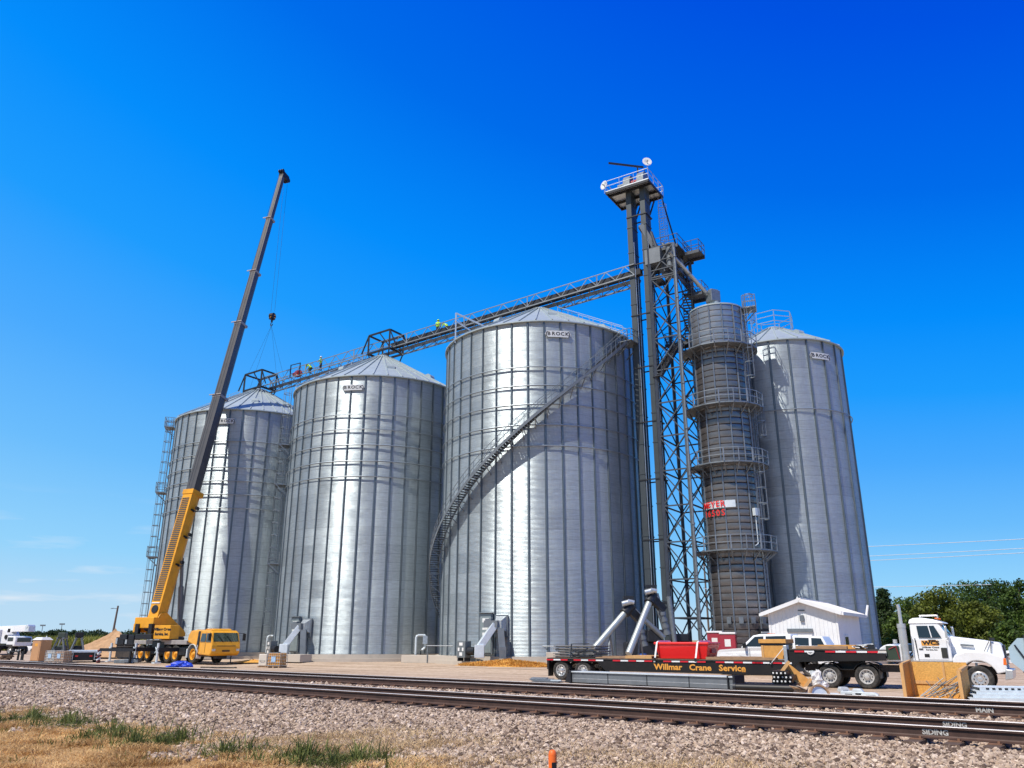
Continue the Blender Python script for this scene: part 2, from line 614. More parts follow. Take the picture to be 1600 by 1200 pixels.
def ground_mat():
    m, t, p = nodes_of('yard_and_verge')
    N, L = t.nodes, t.links
    tc = N.new('ShaderNodeTexCoord')
    def noise(s, d=6, r=0.65):
        n = N.new('ShaderNodeTexNoise')
        n.inputs['Scale'].default_value = s
        n.inputs['Detail'].default_value = d
        n.inputs['Roughness'].default_value = r
        L.new(tc.outputs['Object'], n.inputs['Vector'])
        return n.outputs['Fac']
    def ramp(f, a, b, p0=0.35, p1=0.65):
        r = N.new('ShaderNodeValToRGB')
        r.color_ramp.elements[0].position = p0
        r.color_ramp.elements[1].position = p1
        r.color_ramp.elements[0].color = (*a, 1)
        r.color_ramp.elements[1].color = (*b, 1)
        L.new(f, r.inputs[0])
        return r.outputs[0]
    def mix(f, a, b, mode='MIX'):
        n = N.new('ShaderNodeMix')
        n.data_type = 'RGBA'
        n.blend_type = mode
        if hasattr(f, 'is_output'): L.new(f, n.inputs[0])
        else: n.inputs[0].default_value = f
        L.new(a, n.inputs[6])
        L.new(b, n.inputs[7])
        return n.outputs[2]
    # distance across the tracks
    dt = N.new('ShaderNodeVectorMath')
    dt.operation = 'DOT_PRODUCT'
    L.new(tc.outputs['Object'], dt.inputs[0])
    dt.inputs[1].default_value = (0.636, 0.772, 0)
    wob = N.new('ShaderNodeMath')
    wob.operation = 'MULTIPLY_ADD'
    L.new(noise(0.35), wob.inputs[0])
    wob.inputs[1].default_value = 3.0
    L.new(dt.outputs['Value'], wob.inputs[2])
    def step(a, b):
        r = N.new('ShaderNodeMapRange')
        r.inputs[1].default_value = a
        r.inputs[2].default_value = b
        L.new(wob.outputs[0], r.inputs[0])
        return r.outputs[0]
    rot = N.new('ShaderNodeMapping')
    rot.inputs['Rotation'].default_value = (0, 0, math.atan2(0.772, -0.636) * 0 - math.atan2(0.636, -0.772))
    L.new(tc.outputs['Object'], rot.inputs[0])
    stq = N.new('ShaderNodeMapping')
    stq.inputs['Scale'].default_value = (0.05, 1.3, 1)
    L.new(rot.outputs[0], stq.inputs[0])
    trn = N.new('ShaderNodeTexNoise')
    trn.inputs['Scale'].default_value = 1.0
    trn.inputs['Detail'].default_value = 4
    L.new(stq.outputs[0], trn.inputs['Vector'])
    tracks = ramp(trn.outputs['Fac'], (0.62, 0.58, 0.54), (1.0, 1.0, 1.0), 0.36, 0.52)
    yard = mix(0.5, ramp(noise(0.12), (0.40, 0.285, 0.195), (0.58, 0.45, 0.335)), ramp(noise(3.0), (0.36, 0.25, 0.17), (0.66, 0.53, 0.41)))
    yard = mix(0.8, yard, tracks, 'MULTIPLY')
    balla = ramp(noise(14.0, 4), (0.05, 0.033, 0.025), (0.30, 0.22, 0.165), 0.3, 0.7)
    dry = mix(0.5, ramp(noise(0.9), (0.52, 0.32, 0.13), (0.72, 0.50, 0.25)), ramp(noise(18.0), (0.16, 0.09, 0.04), (0.62, 0.42, 0.22)))
    far = ramp(noise(0.02), (0.30, 0.24, 0.12), (0.36, 0.30, 0.15))
    c1 = mix(step(9.3, 10.6), dry, balla)
    c2 = mix(step(23.6, 25.0), c1, yard)
    c3 = mix(step(112, 122), c2, far)
    L.new(c3, p.inputs['Base Color'])
    p.inputs['Roughness'].default_value = 0.95
    p.inputs['Specular IOR Level'].default_value = 0.15
    b = N.new('ShaderNodeBump')
    b.inputs['Strength'].default_value = 0.6
    b.inputs['Distance'].default_value = 0.05
    L.new(noise(9.0, 8, 0.75), b.inputs['Height'])
    L.new(b.outputs[0], p.inputs['Normal'])
    return m
M_GROUND = ground_mat()

# one terrain sheet: lines parallel to the tracks, fine near them, running out to the horizon
def terrain():
    ss = [-3000, -600, -150, -40, -10, 0, 3, 4, 5, 6] + list(np.arange(6.5, 24.6, 0.35)) + [26, 28, 31, 34, 37, 40, 41.5, 42.5, 43.5, 44.5, 45.5, 46.5, 50, 58, 70, 90, 120, 200, 400, 900, 2000, 4500]
    ts = [-4500, -1500, -500, -150, -60, -30] + list(np.arange(-20, 72, 1.5)) + [80, 100, 140, 250, 600, 1500, 4500]
    vs = []
    for s in ss:
        for t in ts:
            p = trk(s, t)
            z = gz(p.x, p.y)
            if 8 < s < 13.8 or 22 < s < 40: z += rng.uniform(-0.025, 0.025)
            vs.append((p.x, p.y, z))
    k = len(ts)
    fs = []
    for i in range(len(ss) - 1):
        for j in range(k - 1):
            fs.append((i * k + j, i * k + j + 1, (i + 1) * k + j + 1, (i + 1) * k + j))
    o = MB().add(vs, fs).build('ground', M_GROUND, sm=60)
    tag(o, kind='structure')
terrain()

# lawn strip beyond the truck, at the right
M_LAWN = mat('mown_grass', (0.055, 0.10, 0.018), rough=0.9, var=0.4, vs=3, dirt=(0.16, 0.14, 0.05), damt=0.4, bump=0.5)
def lawn():
    pts = [(46, 66), (35, 57), (35.8, 53), (60, 66), (110, 105), (110, 190), (62, 110)]
    o = MB().add([(x, y, 0.262) for x, y in pts], [tuple(range(len(pts)))]).build('lawn', M_LAWN)
    tag(o, kind='structure')
lawn()

# ------------------------------------------------------------------ tracks
M_RAIL = mat('rusty_rail_steel', (0.075, 0.040, 0.030), rough=0.65, metal=0.2, var=0.3, vs=5, stretch=(1, 1, 1))
M_RAILTOP = mat('worn_rail_head', (0.66, 0.62, 0.58), rough=0.5, metal=0.35, var=0.1, vs=4)
M_TIE = mat('creosoted_timber', (0.10, 0.062, 0.04), rough=0.9, var=0.4, vs=5, bump=0.5, bs=20)
M_PLATE = mat('rusty_tie_plate', (0.19, 0.095, 0.055), rough=0.85, var=0.3, vs=8)
RAILP = [(-0.076, 0), (0.076, 0), (0.076, 0.012), (0.02, 0.028), (0.009, 0.045), (0.009, 0.138), (0.036, 0.146), (0.037, 0.178), (0.030, 0.186),
         (-0.030, 0.186), (-0.037, 0.178), (-0.036, 0.146), (-0.009, 0.138), (-0.009, 0.045), (-0.02, 0.028), (-0.076, 0.012)]
def track(name_label, s0, zb, t0, t1, texts):
    root = thing('railroad_track', name_label, 'railroad track', trk(s0 + 0.7175, 0, zb), 0.0, 'railroad tracks in front of the bins')
    # local axes are world axes; positions relative to the root
    def P(s, t, z): return trk(s - 0.7175, t) + Vector((0, 0, z))
    rails = []
    for k, off in enumerate((0.0, 1.435 + 0.076)):
        vs, fs, n = [], [], len(RAILP)
        cuts = [t0, t1]
        mb = MB()
        for t in cuts:
            for a, b in RAILP: vs.append(P(off + a, t, b))
        fm = []
        for i in range(n):
            j = (i + 1) % n
            mb_i = 1 if i in (7, 8, 9) else 0
            fs.append((i, j, n + j, n + i))
            fm.append(mb_i)
        mb.add(vs, fs)
        mb.m = fm
        mb.add([vs[i] for i in range(n)], [tuple(range(n))], 0)
        mb.add([vs[n + i] for i in range(n)], [tuple(range(n))], 0)
        r = mb.build('rail', [M_RAIL, M_RAILTOP], root)
        rails.append(r)
    ang = atan2(ND.y, ND.x)
    tie = MB().box((0, 0, 0), (2.6, 0.23, 0.17)).build('tie', M_TIE, root, bevel=0.012)
    plo = []
    for off in (-0.7555, 0.7555):
        pl = MB()
        pl.box((off, 0, 0.092), (0.36, 0.19, 0.014))
        for dx in (-0.11, 0.11): pl.box((off + dx, 0.05 * (1 if dx > 0 else -1), 0.112), (0.035, 0.035, 0.04))
        plo.append(pl.build('tie_plate', M_PLATE, tie))
    for i in range(100):
        t = t0 + 14 + i * 0.56
        loc = P(0.7555, t, -0.1025)
        loc += TD * random.uniform(-0.02, 0.02)
        if i == 0:
            o = tie
        else:
            o = tie.copy(); link(o); o.parent = root
            for r_ in plo:
                q = r_.copy(); link(q); q.parent = o
        o.location = loc
        o.rotation_euler = (0, 0, ang + random.uniform(-0.012, 0.012))
    for txt, h, off, t, zz in texts:
        lettering(txt, h, INK_RAIL, root, P(off - 0.0125, t, zz), -TD, (0, 0, 1), fat=0.004, depth=0.002, sx=1.08)
    return root
def t_at(u, v, z):
    p = gp(u, v, z)
    return p.dot(TD)
Z1, Z2 = 0.595, 0.665
track('siding track nearest the camera, rusty rails on dark ties, lettered SIDING', 15.05, Z1, -18, 120,
      [('SIDING', 0.078, 0.0, t_at(1467, 1143, Z1 + .085), 0.088), ('SIDING', 0.078, 1.511, t_at(1488, 1132, Z1 + .11) , 0.092)])
track('main track on the far side of the siding, lettered MAIN', 19.35, Z2, -16, 120,
      [('MAIN', 0.085, 0.0, t_at(1542, 1109, Z2 + .085), 0.086)])

# ------------------------------------------------------------------ ballast stones (uncountable)
def stone_mat():
    m, t, p = nodes_of('ballast_stone')
    N, L = t.nodes, t.links
    oi = N.new('ShaderNodeObjectInfo')
    rp = N.new('ShaderNodeValToRGB')
    e = rp.color_ramp.elements
    e[0].position = 0; e[0].color = (0.07, 0.045, 0.033, 1)
    e[1].position = 1; e[1].color = (0.70, 0.565, 0.445, 1)
    for q, c in ((0.3, (0.23, 0.16, 0.115, 1)), (0.55, (0.49, 0.38, 0.285, 1)), (0.78, (0.40, 0.28, 0.19, 1))):
        k = rp.color_ramp.elements.new(q); k.color = c
    L.new(oi.outputs['Random'], rp.inputs[0])
    L.new(rp.outputs[0], p.inputs['Base Color'])
    p.inputs['Roughness'].default_value = 0.85
    p.inputs['Specular IOR Level'].default_value = 0.2
    return m
M_STONE = stone_mat()
def ballast():
    pts, sc = [], []
    def fill(s0, s1, t0, t1, dens, size, zf=0.0):
        n = int((s1 - s0) * (t1 - t0) * dens)
        s = rng.uniform(s0, s1, n)
        t = rng.uniform(t0, t1, n)
        x, y = 0.636 * s - 0.772 * t, 0.772 * s + 0.636 * t
        ok = (y > 1) & (np.abs(x) < 0.72 * y + 1.5)
        # grassy edge: thin the stones out towards the verge
        edge = np.clip((s - 7.2 - 0.5 * np.sin(t * 0.9) - 0.35 * np.sin(t * 2.3 + 1)) / 1.9, 0, 1)
        ok &= rng.uniform(0, 1, n) < edge
        for a, b, c in zip(x[ok], y[ok], s[ok]):
            z = gz(a, b)
            z += zf
            pts.append((a, b, z + size * 0.15))
            sc.append(size * min(1.9, rng.lognormal(-.05, 0.27)))
    fill(6.4, 14.3, -6, 16, 820, 0.035)
    fill(14.3, 22.6, -8, 16, 620, 0.036)
    fill(6.4, 14.3, 16, 46, 360, 0.046)
    fill(14.3, 22.6, 16, 62, 280, 0.048)
    me = bpy.data.meshes.new('ballast_stones')
    me.from_pydata(pts, [], [])
    at_ = me.attributes.new('size', 'FLOAT', 'POINT')
    at_.data.foreach_set('value', sc)
    o = link(bpy.data.objects.new('ballast_stones', me))
    tag(o, 'pale crushed stone ballast under and beside the tracks', 'ballast', kind='stuff')
    me.materials.append(M_STONE)
    g = bpy.data.node_groups.new('scatter_stones', 'GeometryNodeTree')
    g.interface.new_socket('Geometry', in_out='INPUT', socket_type='NodeSocketGeometry')
    g.interface.new_socket('Geometry', in_out='OUTPUT', socket_type='NodeSocketGeometry')
    N, L = g.nodes, g.links
    gi, go = N.new('NodeGroupInput'), N.new('NodeGroupOutput')
    mp = N.new('GeometryNodeMeshToPoints')
    ico = N.new('GeometryNodeMeshIcoSphere')
    ico.inputs['Radius'].default_value = 1.0
    ico.inputs['Subdivisions'].default_value = 2
    pos = N.new('GeometryNodeInputPosition')
    nz = N.new('ShaderNodeTexNoise')
    nz.inputs['Scale'].default_value = 1.1
    L.new(pos.outputs[0], nz.inputs['Vector'])
    sub = N.new('ShaderNodeVectorMath'); sub.operation = 'SUBTRACT'
    L.new(nz.outputs['Color'], sub.inputs[0]); sub.inputs[1].default_value = (0.5, 0.5, 0.5)
    scl = N.new('ShaderNodeVectorMath'); scl.operation = 'SCALE'
    L.new(sub.outputs[0], scl.inputs[0]); scl.inputs['Scale'].default_value = 1.6
    sp = N.new('GeometryNodeSetPosition')
    L.new(ico.outputs[0], sp.inputs['Geometry']); L.new(scl.outputs[0], sp.inputs['Offset'])
    sm = N.new('GeometryNodeSetMaterial'); sm.inputs['Material'].default_value = M_STONE
    L.new(sp.outputs[0], sm.inputs[0])
    ip = N.new('GeometryNodeInstanceOnPoints')
    rv = N.new('FunctionNodeRandomValue'); rv.data_type = 'FLOAT_VECTOR'
    rv.inputs[0].default_value = (0, 0, 0); rv.inputs[1].default_value = (6.28, 6.28, 6.28)
    rs = N.new('FunctionNodeRandomValue'); rs.data_type = 'FLOAT_VECTOR'
    rs.inputs[0].default_value = (0.65, 0.55, 0.45); rs.inputs[1].default_value = (1.25, 1.05, 0.95)
    na = N.new('GeometryNodeInputNamedAttribute'); na.data_type = 'FLOAT'; na.inputs[0].default_value = 'size'
    ms = N.new('ShaderNodeVectorMath'); ms.operation = 'SCALE'
    L.new(rs.outputs[0], ms.inputs[0]); L.new(na.outputs[0], ms.inputs['Scale'])
    L.new(gi.outputs[0], mp.inputs[0]); L.new(mp.outputs[0], ip.inputs['Points'])
    L.new(sm.outputs[0], ip.inputs['Instance']); L.new(rv.outputs[0], ip.inputs['Rotation']); L.new(ms.outputs[0], ip.inputs['Scale'])
    L.new(ip.outputs[0], go.inputs[0])
    md = o.modifiers.new('stones', 'NODES')
    md.node_group = g
ballast()

# ------------------------------------------------------------------ verge grasses (uncountable)
def blades(pts, h, wd, lean, lift=0.0):
    """numpy blades: each two quads, pts (n,3)"""
    n = len(pts)
    a = rng.uniform(0, 2 * pi, n)
    hh = h * rng.uniform(0.3, 1.35, n)
    l = lean * rng.uniform(0.2, 1.3, n)
    dx, dy = np.cos(a), np.sin(a)
    b = rng.uniform(0, 2 * pi, n)
    sx, sy = np.cos(b) * wd / 2, np.sin(b) * wd / 2
    pts = pts + np.array([0, 0, lift])
    V = np.zeros((n, 5, 3))
    V[:, 0] = pts + np.stack([-sx, -sy, np.zeros(n)], 1)
    V[:, 1] = pts + np.stack([sx, sy, np.zeros(n)], 1)
    mid = pts + np.stack([dx * l * hh * 0.35, dy * l * hh * 0.35, hh * 0.6], 1)
    V[:, 2] = mid + np.stack([sx * .8, sy * .8, np.zeros(n)], 1)
    V[:, 3] = mid + np.stack([-sx * .8, -sy * .8, np.zeros(n)], 1)
    V[:, 4] = pts + np.stack([dx * l * hh, dy * l * hh, hh * (1 - 0.25 * np.minimum(1, l))], 1)
    return V
def blade_mesh(name, V, m):
    n = len(V)
    me = bpy.data.meshes.new(name)
    idx = np.arange(n)[:, None] * 5
    q = (idx + np.array([0, 1, 2, 3])).tolist()
    tr = (idx + np.array([3, 2, 4])).tolist()
    me.from_pydata(V.reshape(-1, 3).tolist(), [], q + tr)
    me.materials.append(m)
    return link(bpy.data.objects.new(name, me))
def scatter(n, s0, s1, t0, t1, keep=None):
    s = rng.uniform(s0, s1, n); t = rng.uniform(t0, t1, n)
    x, y = 0.636 * s - 0.772 * t, 0.772 * s + 0.636 * t
    ok = (y > 2) & (np.abs(x) < 0.68 * y + 0.5)
    if keep is not None: ok &= keep(s, t)
    x, y = x[ok], y[ok]
    return np.array([(a, b, gz(a, b) - 0.01) for a, b in zip(x, y)]).reshape(-1, 3)
M_STRAW = leaf_mat('dry_grass', (0.34, 0.18, 0.06), (0.95, 0.66, 0.31), 0.8, 0.8)
M_STRAW_P = leaf_mat('bleached_straw', (0.36, 0.22, 0.10), (0.85, 0.64, 0.36), 1.2, 0.8)
M_WEED = leaf_mat("green_weeds", (0.03, 0.05, 0.011), (0.24, 0.26, 0.07), 1.6, 0.6)
edge = lambda s, t: rng.uniform(0, 1, len(s)) < np.clip((9.0 + 0.5 * np.sin(t * 0.9) + 0.35 * np.sin(t * 2.3 + 1) - s) / 1.6, 0, 1)
pd_ = scatter(260000, 4.2, 9.6, -4, 24, edge)
cd2 = np.sin(pd_[:, 0] * 3.1 + 2 * np.sin(pd_[:, 1] * 2.3)) * np.sin(pd_[:, 1] * 3.7)
V = np.concatenate([blades(pd_[cd2 < .15], 0.055, 0.009, 2.1), blades(pd_[cd2 >= .15], 0.13, 0.013, 1.6)])
tag(blade_mesh('dry_grass', V, M_STRAW), 'dry tan grass matted on the verge in front of the ballast', 'grass', kind='stuff')
V = blades(scatter(70000, 7.4, 13.0, -3, 24, lambda s, t: rng.uniform(0, 1, len(s)) < np.clip(1 - (s - 7.4) / 5.0, 0, 1) * (0.35 + 0.65 * (np.sin(t * 1.7) + np.sin(t * 0.6 + s) > -0.3))), 0.06, 0.009, 2.2, .025)
V = np.concatenate([V, blades(scatter(90000, 8.2, 11.4, -2, 13, lambda s, t: rng.uniform(0, 1, len(s)) < np.clip(1.1 - (s - 8.2) / 3.0, 0, 1) * np.clip(.35 + .6 * np.sin(t * 1.1 + 2) + .5 * np.sin(t * 2.9 + s * 1.7), 0, 1)), 0.09, 0.011, 1.9, .03)])
tag(blade_mesh('straw_litter', V, M_STRAW_P), 'bleached straw litter lying over the edge of the stones', 'straw', kind='stuff')
def weed_keep(s, t):
    c = 0.55 * np.sin(t * 1.35 + 0.4) + 0.5 * np.sin(t * 3.1 + 2) + 0.5 * np.sin(t * 6.3 + 2 * s) + 0.4 * np.sin(s * 9 + t * 4)
    d = np.abs(s - (7.7 + 0.25 * np.sin(t * 0.8) + 0.12 * np.sin(t * 2.7)))
    return (rng.uniform(0, 1, len(s)) < np.exp(-(d / 0.5) ** 2) * np.clip(0.16 + 0.55 * c, 0, 1))
pw = scatter(110000, 6.0, 9.2, 8.3, 20.5, weed_keep)
cl_ = 0.5 + 0.5 * np.sin(pw[:, 0] * 5.1 + 1.7 * np.sin(pw[:, 1] * 3.3)) * np.sin(pw[:, 1] * 4.3 + pw[:, 0])
cl_ = cl_ * (0.6 + 0.4 * np.sin(pw[:, 0] * 13 + pw[:, 1] * 11))
V = np.concatenate([blades(pw[cl_ < .35], 0.14, 0.014, 1.3), blades(pw[(cl_ >= .35) & (cl_ < .62)], 0.23, 0.016, 1.0), blades(pw[cl_ >= .62], 0.34, 0.018, .7)])
tag(blade_mesh('green_weeds', V, M_WEED), 'green tufts of tall grass along the foot of the ballast', 'weeds', kind='stuff')
V = blades(scatter(9000, 4.4, 8.6, 2.0, 20, lambda s, t: np.sin(t * 2.1 + s * 3) + np.sin(s * 5.1) > 1.3), 0.13, 0.014, 0.9)
tag(blade_mesh('sparse_weeds', V, M_WEED), 'thin dark weeds sprouting through the dry verge', 'weeds', kind='stuff')
# ================================================================== GRAIN BINS
ROWE = Vector((0.8446, -0.5354, 0))      # along the row of bins, to the right and nearer
ROWM = Vector((-0.5354, -0.8446, 0))     # square to the row, towards the camera
EAVE, SLAB = 28.0, 0.88
M_ROOF = mat('galvanised_roof_sheet', (0.40, 0.46, 0.465), rough=0.45, metal=0.25, var=0.10, vs=1.5)
M_RING = mat('wind_ring_tube', (0.30, 0.335, 0.36), rough=0.4, metal=0.6, var=0.15, vs=4)
M_STIFF = mat('wall_stiffener_steel', (0.15, 0.18, 0.20), rough=0.42, metal=0.5, var=0.2, vs=2, stretch=(1, 1, .3))
M_SIGN = mat('white_sign_enamel', (0.60, 0.62, 0.63), rough=0.5, var=0.05)

def pol(r, th, z):
    a = radians(th)
    return Vector((r * cos(a), r * sin(a), z))

def cage_ladder(parent, R, th, z0, z1, cages=True, platforms=()):
    """caged ladder standing off a bin wall at angle th, with rest platforms"""
    a = radians(th)
    er, et = Vector((cos(a), sin(a), 0)), Vector((-sin(a), cos(a), 0))
    mb = MB()
    base = er * (R + 0.28)
    for s in (-1, 1):
        mb.bar(base + et * (0.22 * s) + Vector((0, 0, z0)), base + et * (0.22 * s) + Vector((0, 0, z1 + 1.0)), 0.05)
    z = z0
    while z < z1:
        mb.bar(base - et * 0.22 + Vector((0, 0, z)), base + et * 0.22 + Vector((0, 0, z)), 0.03)
        z += 0.30
    z = z0
    while z < z1:
        for s in (-1, 1): mb.bar(er * R + et * (0.22 * s) + Vector((0, 0, z)), base + et * (0.22 * s) + Vector((0, 0, z)), 0.04)
        z += 3.0
    lad = mb.build('ladder', GALV_D, parent)
    cg = MB()
    c = base + er * 0.38
    def hoop(z, r=0.40):
        pts = [c + er * (r * cos(q)) + et * (r * sin(q)) + Vector((0, 0, z)) for q in np.linspace(-2.3, 2.3, 10)]
        for p, q in zip(pts[:-1], pts[1:]): cg.bar(p, q, 0.022, 0.07)
    if cages:
        z = z0 + 2.3
        while z < z1 + 1.0:
            hoop(z)
            z += 1.25
        for q in np.linspace(-2.0, 2.0, 5):
            p = c + er * (0.4 * cos(q)) + et * (0.4 * sin(q))
            cg.bar(p + Vector((0, 0, z0 + 2.3)), p + Vector((0, 0, z1 + 1.0)), 0.03)
        cg.build('safety_cage', GALV_D, lad)
    for zp in platforms:
        pb = MB()
        # deck beside the ladder, three-sided railing, brackets
        d0, d1, e0, e1 = 0.05, 1.15, -1.0, 0.75
        def Q(u, w_, zz): return er * (R + u) + et * w_ + Vector((0, 0, zz))
        pb.add([Q(d0, e0, zp), Q(d1, e0, zp), Q(d1, e1, zp), Q(d0, e1, zp), Q(d0, e0, zp - .1), Q(d1, e0, zp - .1), Q(d1, e1, zp - .1), Q(d0, e1, zp - .1)],
               [(0, 1, 2, 3), (4, 5, 6, 7), (0, 1, 5, 4), (1, 2, 6, 5), (2, 3, 7, 6), (3, 0, 4, 7)])
        for hh in (0.55, 1.1):
            for p, q in (((d0, e0), (d1, e0)), ((d1, e0), (d1, e1)), ((d1, e1), (d0, e1))):
                pb.bar(Q(*p, zp + hh), Q(*q, zp + hh), 0.045)
        for p in ((d0, e0), (d1, e0), (d1, (e0 + e1) / 2), (d1, e1), (d0, e1)):
            pb.bar(Q(*p, zp), Q(*p, zp + 1.1), 0.05)
        for e in (e0, e1): pb.bar(Q(d1 - .1, e, zp - .1), Q(0.02, e, zp - 1.0), 0.07)
        pb.build('ladder_platform', GALV_D, parent)
    return lad

def roof_vent(parent, R, th, frac, rise, kind, EAVE):
    """small hooded roof vent"""
    r = R * frac
    z = EAVE + 0.05 + (R - r) / R * rise
    a = radians(th)
    mb = MB()
    M = Matrix.Rotation(a, 3, 'Z')
    prof = [(-0.45, -0.1), (0.35, -0.35), (0.42, 0.18), (0.30, 0.42), (0.05, 0.55), (-0.25, 0.50), (-0.45, 0.25)]
    vs = []
    for y in (-0.38, 0.38):
        for x, zz in prof: vs.append(M @ Vector((r + x, y, 0)) + Vector((0, 0, z + zz)))
    n = len(prof)
    mb.add(vs, [tuple(range(n)), tuple(range(n, 2 * n))] + [(i, n + i, n + (i + 1) % n, (i + 1) % n) for i in range(n)])
    return mb.build('roof_vent', kind, parent, sm=50)

def bin_(label, c, R, npan, rings, seed, signs, ladders, vents, EAVE=28.0, rise=5.15, roof_cap=0.9):
    root = thing('grain_bin', label, 'grain bin', (c[0], c[1], 0), 0, 'corrugated steel grain bins')
    nseg = npan * 4
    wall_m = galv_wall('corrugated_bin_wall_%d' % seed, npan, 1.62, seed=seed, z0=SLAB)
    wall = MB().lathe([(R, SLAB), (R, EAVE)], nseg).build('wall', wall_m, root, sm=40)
    f = MB().lathe([(R + 0.9, 0.0), (R + 0.9, SLAB - 0.35), (R + 0.35, SLAB - 0.35), (R + 0.35, SLAB - 0.004), (0.0, SLAB - 0.004)], 96)
    f.build('foundation', CONC, root, sm=30)
    # roof with raised ribs and drip edge
    mb = MB()
    rc = roof_cap
    zc = EAVE + rise
    mb.lathe([(R + 0.02, EAVE - 0.12), (R + 0.22, EAVE - 0.10), (R + 0.22, EAVE + 0.0), (rc, zc), (rc, zc + 0.12), (rc - 0.12, zc + 0.2), (0.0, zc + 0.25)], nseg, m=0)
    for i in range(npan):
        a = 2 * pi * (i + 0.5) / npan
        d = Vector((cos(a), sin(a), 0))
        mb.bar(d * (R + 0.2) + Vector((0, 0, EAVE + 0.05)), d * (rc + 0.1) + Vector((0, 0, zc + 0.02)), 0.09, 0.12, 0)
    mb.build('roof', M_ROOF, root, sm=40)
    # stiffeners: every one its own part
    st = MB()
    pr = [(-0.10, 0.0), (-0.055, 0.0), (-0.05, 0.085), (0.05, 0.085), (0.055, 0.0), (0.10, 0.0), (0.10, -0.02), (-0.10, -0.02)]
    z0, z1 = SLAB, EAVE - 0.12
    vs = [(R + 0.012 + b, a, z) for z in (z0, z1) for a, b in pr]
    n = len(pr)
    st.add(vs, [(i, (i + 1) % n, n + (i + 1) % n, n + i) for i in range(n)] + [tuple(range(n)), tuple(range(n, 2 * n))])
    s0 = st.build('stiffener', M_STIFF, root)
    for i in range(npan):
        a = 2 * pi * i / npan
        # only the half that can be seen from this side of the bins
        if i and (cos(a) * -c[0] + sin(a) * -c[1]) / hypot(*c) < -0.25: continue
        if i == 0: s0.rotation_euler = (0, 0, a)
        else: same(s0, root, (0, 0, a))
    for z in rings:
        MB().ring(R + 0.17, z, 0.05, nseg, k=6).build('wind_ring', M_RING, root, sm=60)
    for th, z, h in signs:
        # a rounded plate bent to the wall, letters spaced across it
        sg = MB()
        half = 1.55 * h / 0.62
        da = half / R
        rr = R + 0.13
        k = 14
        vs, fs = [], []
        outline = []
        for i in range(k + 1):
            x = -1 + 2 * i / k
            e = max(0.0, (abs(x) - 0.86) / 0.14)
            outline.append((x, sqrt(max(0.0, 1 - e * e)) * h * 0.62 + 0.02))
        for q in (rr, rr + 0.02):
            for x, hh in outline:
                for s in (-1, 1):
                    a = radians(th) + x * da
                    vs.append((q * cos(a), q * sin(a), z + s * hh))
        n = 2 * (k + 1)
        for i in range(k):
            for o in (0, n): fs.append((o + 2 * i, o + 2 * i + 2, o + 2 * i + 3, o + 2 * i + 1))
            fs.append((2 * i, 2 * i + 2, n + 2 * i + 2, n + 2 * i))
            fs.append((2 * i + 1, 2 * i + 3, n + 2 * i + 3, n + 2 * i + 1))
        sign = sg.add(vs, fs).build('sign', M_SIGN, root, sm=50)
        for i, ch in enumerate('BROCK'):
            x = -0.70 + 0.35 * i
            a = radians(th) + x * da
            d = Vector((cos(a), sin(a), 0))
            t = Vector((-sin(a), cos(a), 0))
            lettering(ch, h * 0.70, INK, sign, d * (rr + 0.024) + Vector((0, 0, z)), t, (0, 0, 1), fat=0.009, depth=0.006, sx=1.1)
        for s in (-1, 1):                # the bracket marks at both ends
            lettering('(' if s < 0 else ')', h * 0.85, INK, sign, Vector(((rr + 0.024) * cos(radians(th) + s * 0.88 * da), (rr + 0.024) * sin(radians(th) + s * 0.88 * da), z)),
                      Vector((-sin(radians(th) + s * 0.88 * da), cos(radians(th) + s * 0.88 * da), 0)), (0, 0, 1), fat=0.012, depth=0.006)
    for th, z0, z1, plats in ladders: cage_ladder(root, R + 0.1, th, z0, z1, True, plats)
    for th, fr in vents: roof_vent(root, R, th, fr, rise, M_ROOF, EAVE)
    return root

def roof_rail(parent, R, th, f0, f1, rise, EAVE, name='roof_handrail'):
    """steps with a handrail running up the roof"""
    mb = MB()
    a = radians(th)
    d, t = Vector((cos(a), sin(a), 0)), Vector((-sin(a), cos(a), 0))
    def P(f, w_, h): return d * (R * f) + t * w_ + Vector((0, 0, EAVE + (1 - f) * rise + h))
    n = 7
    fr = np.linspace(f0, f1, n)
    for s in (-0.4, 0.4):
        for hh in (0.55, 1.05): mb.bar(P(f0, s, hh), P(f1, s, hh), 0.045)
        for f in fr: mb.bar(P(f, s, 0), P(f, s, 1.05), 0.045)
    for f in np.linspace(f0, f1, 26): mb.bar(P(f, -0.4, 0.14), P(f, 0.4, 0.14), 0.20, 0.03)
    return mb.build(name, GALV, parent)

def eave_platform(parent, R, th, z, w0=1.3, l0=2.4):
    a = radians(th)
    d, t = Vector((cos(a), sin(a), 0)), Vector((-sin(a), cos(a), 0))
    def P(u, w_, h): return d * (R + u) + t * w_ + Vector((0, 0, z + h))
    mb = MB()
    R3 = Matrix((d, t, Vector((0, 0, 1)))).transposed()
    mb.box(P(w0 / 2 + .1, 0, 0), (w0, l0, 0.08), R3)
    for hh in (0.55, 1.1):
        for p, q in (((.1, -l0 / 2), (w0 + .1, -l0 / 2)), ((w0 + .1, -l0 / 2), (w0 + .1, l0 / 2)), ((w0 + .1, l0 / 2), (.1, l0 / 2))): mb.bar(P(*p, hh), P(*q, hh), 0.045)
    for p in ((.1, -l0 / 2), (w0 + .1, -l0 / 2), (w0 + .1, 0), (w0 + .1, l0 / 2), (.1, l0 / 2)): mb.bar(P(*p, 0), P(*p, 1.1), 0.05)
    for s in (-l0 / 2 + .2, l0 / 2 - .2): mb.bar(P(w0, s, -.05), P(0.02, s, -1.2), 0.08)
    return mb.build('eave_platform', GALV_D, parent)

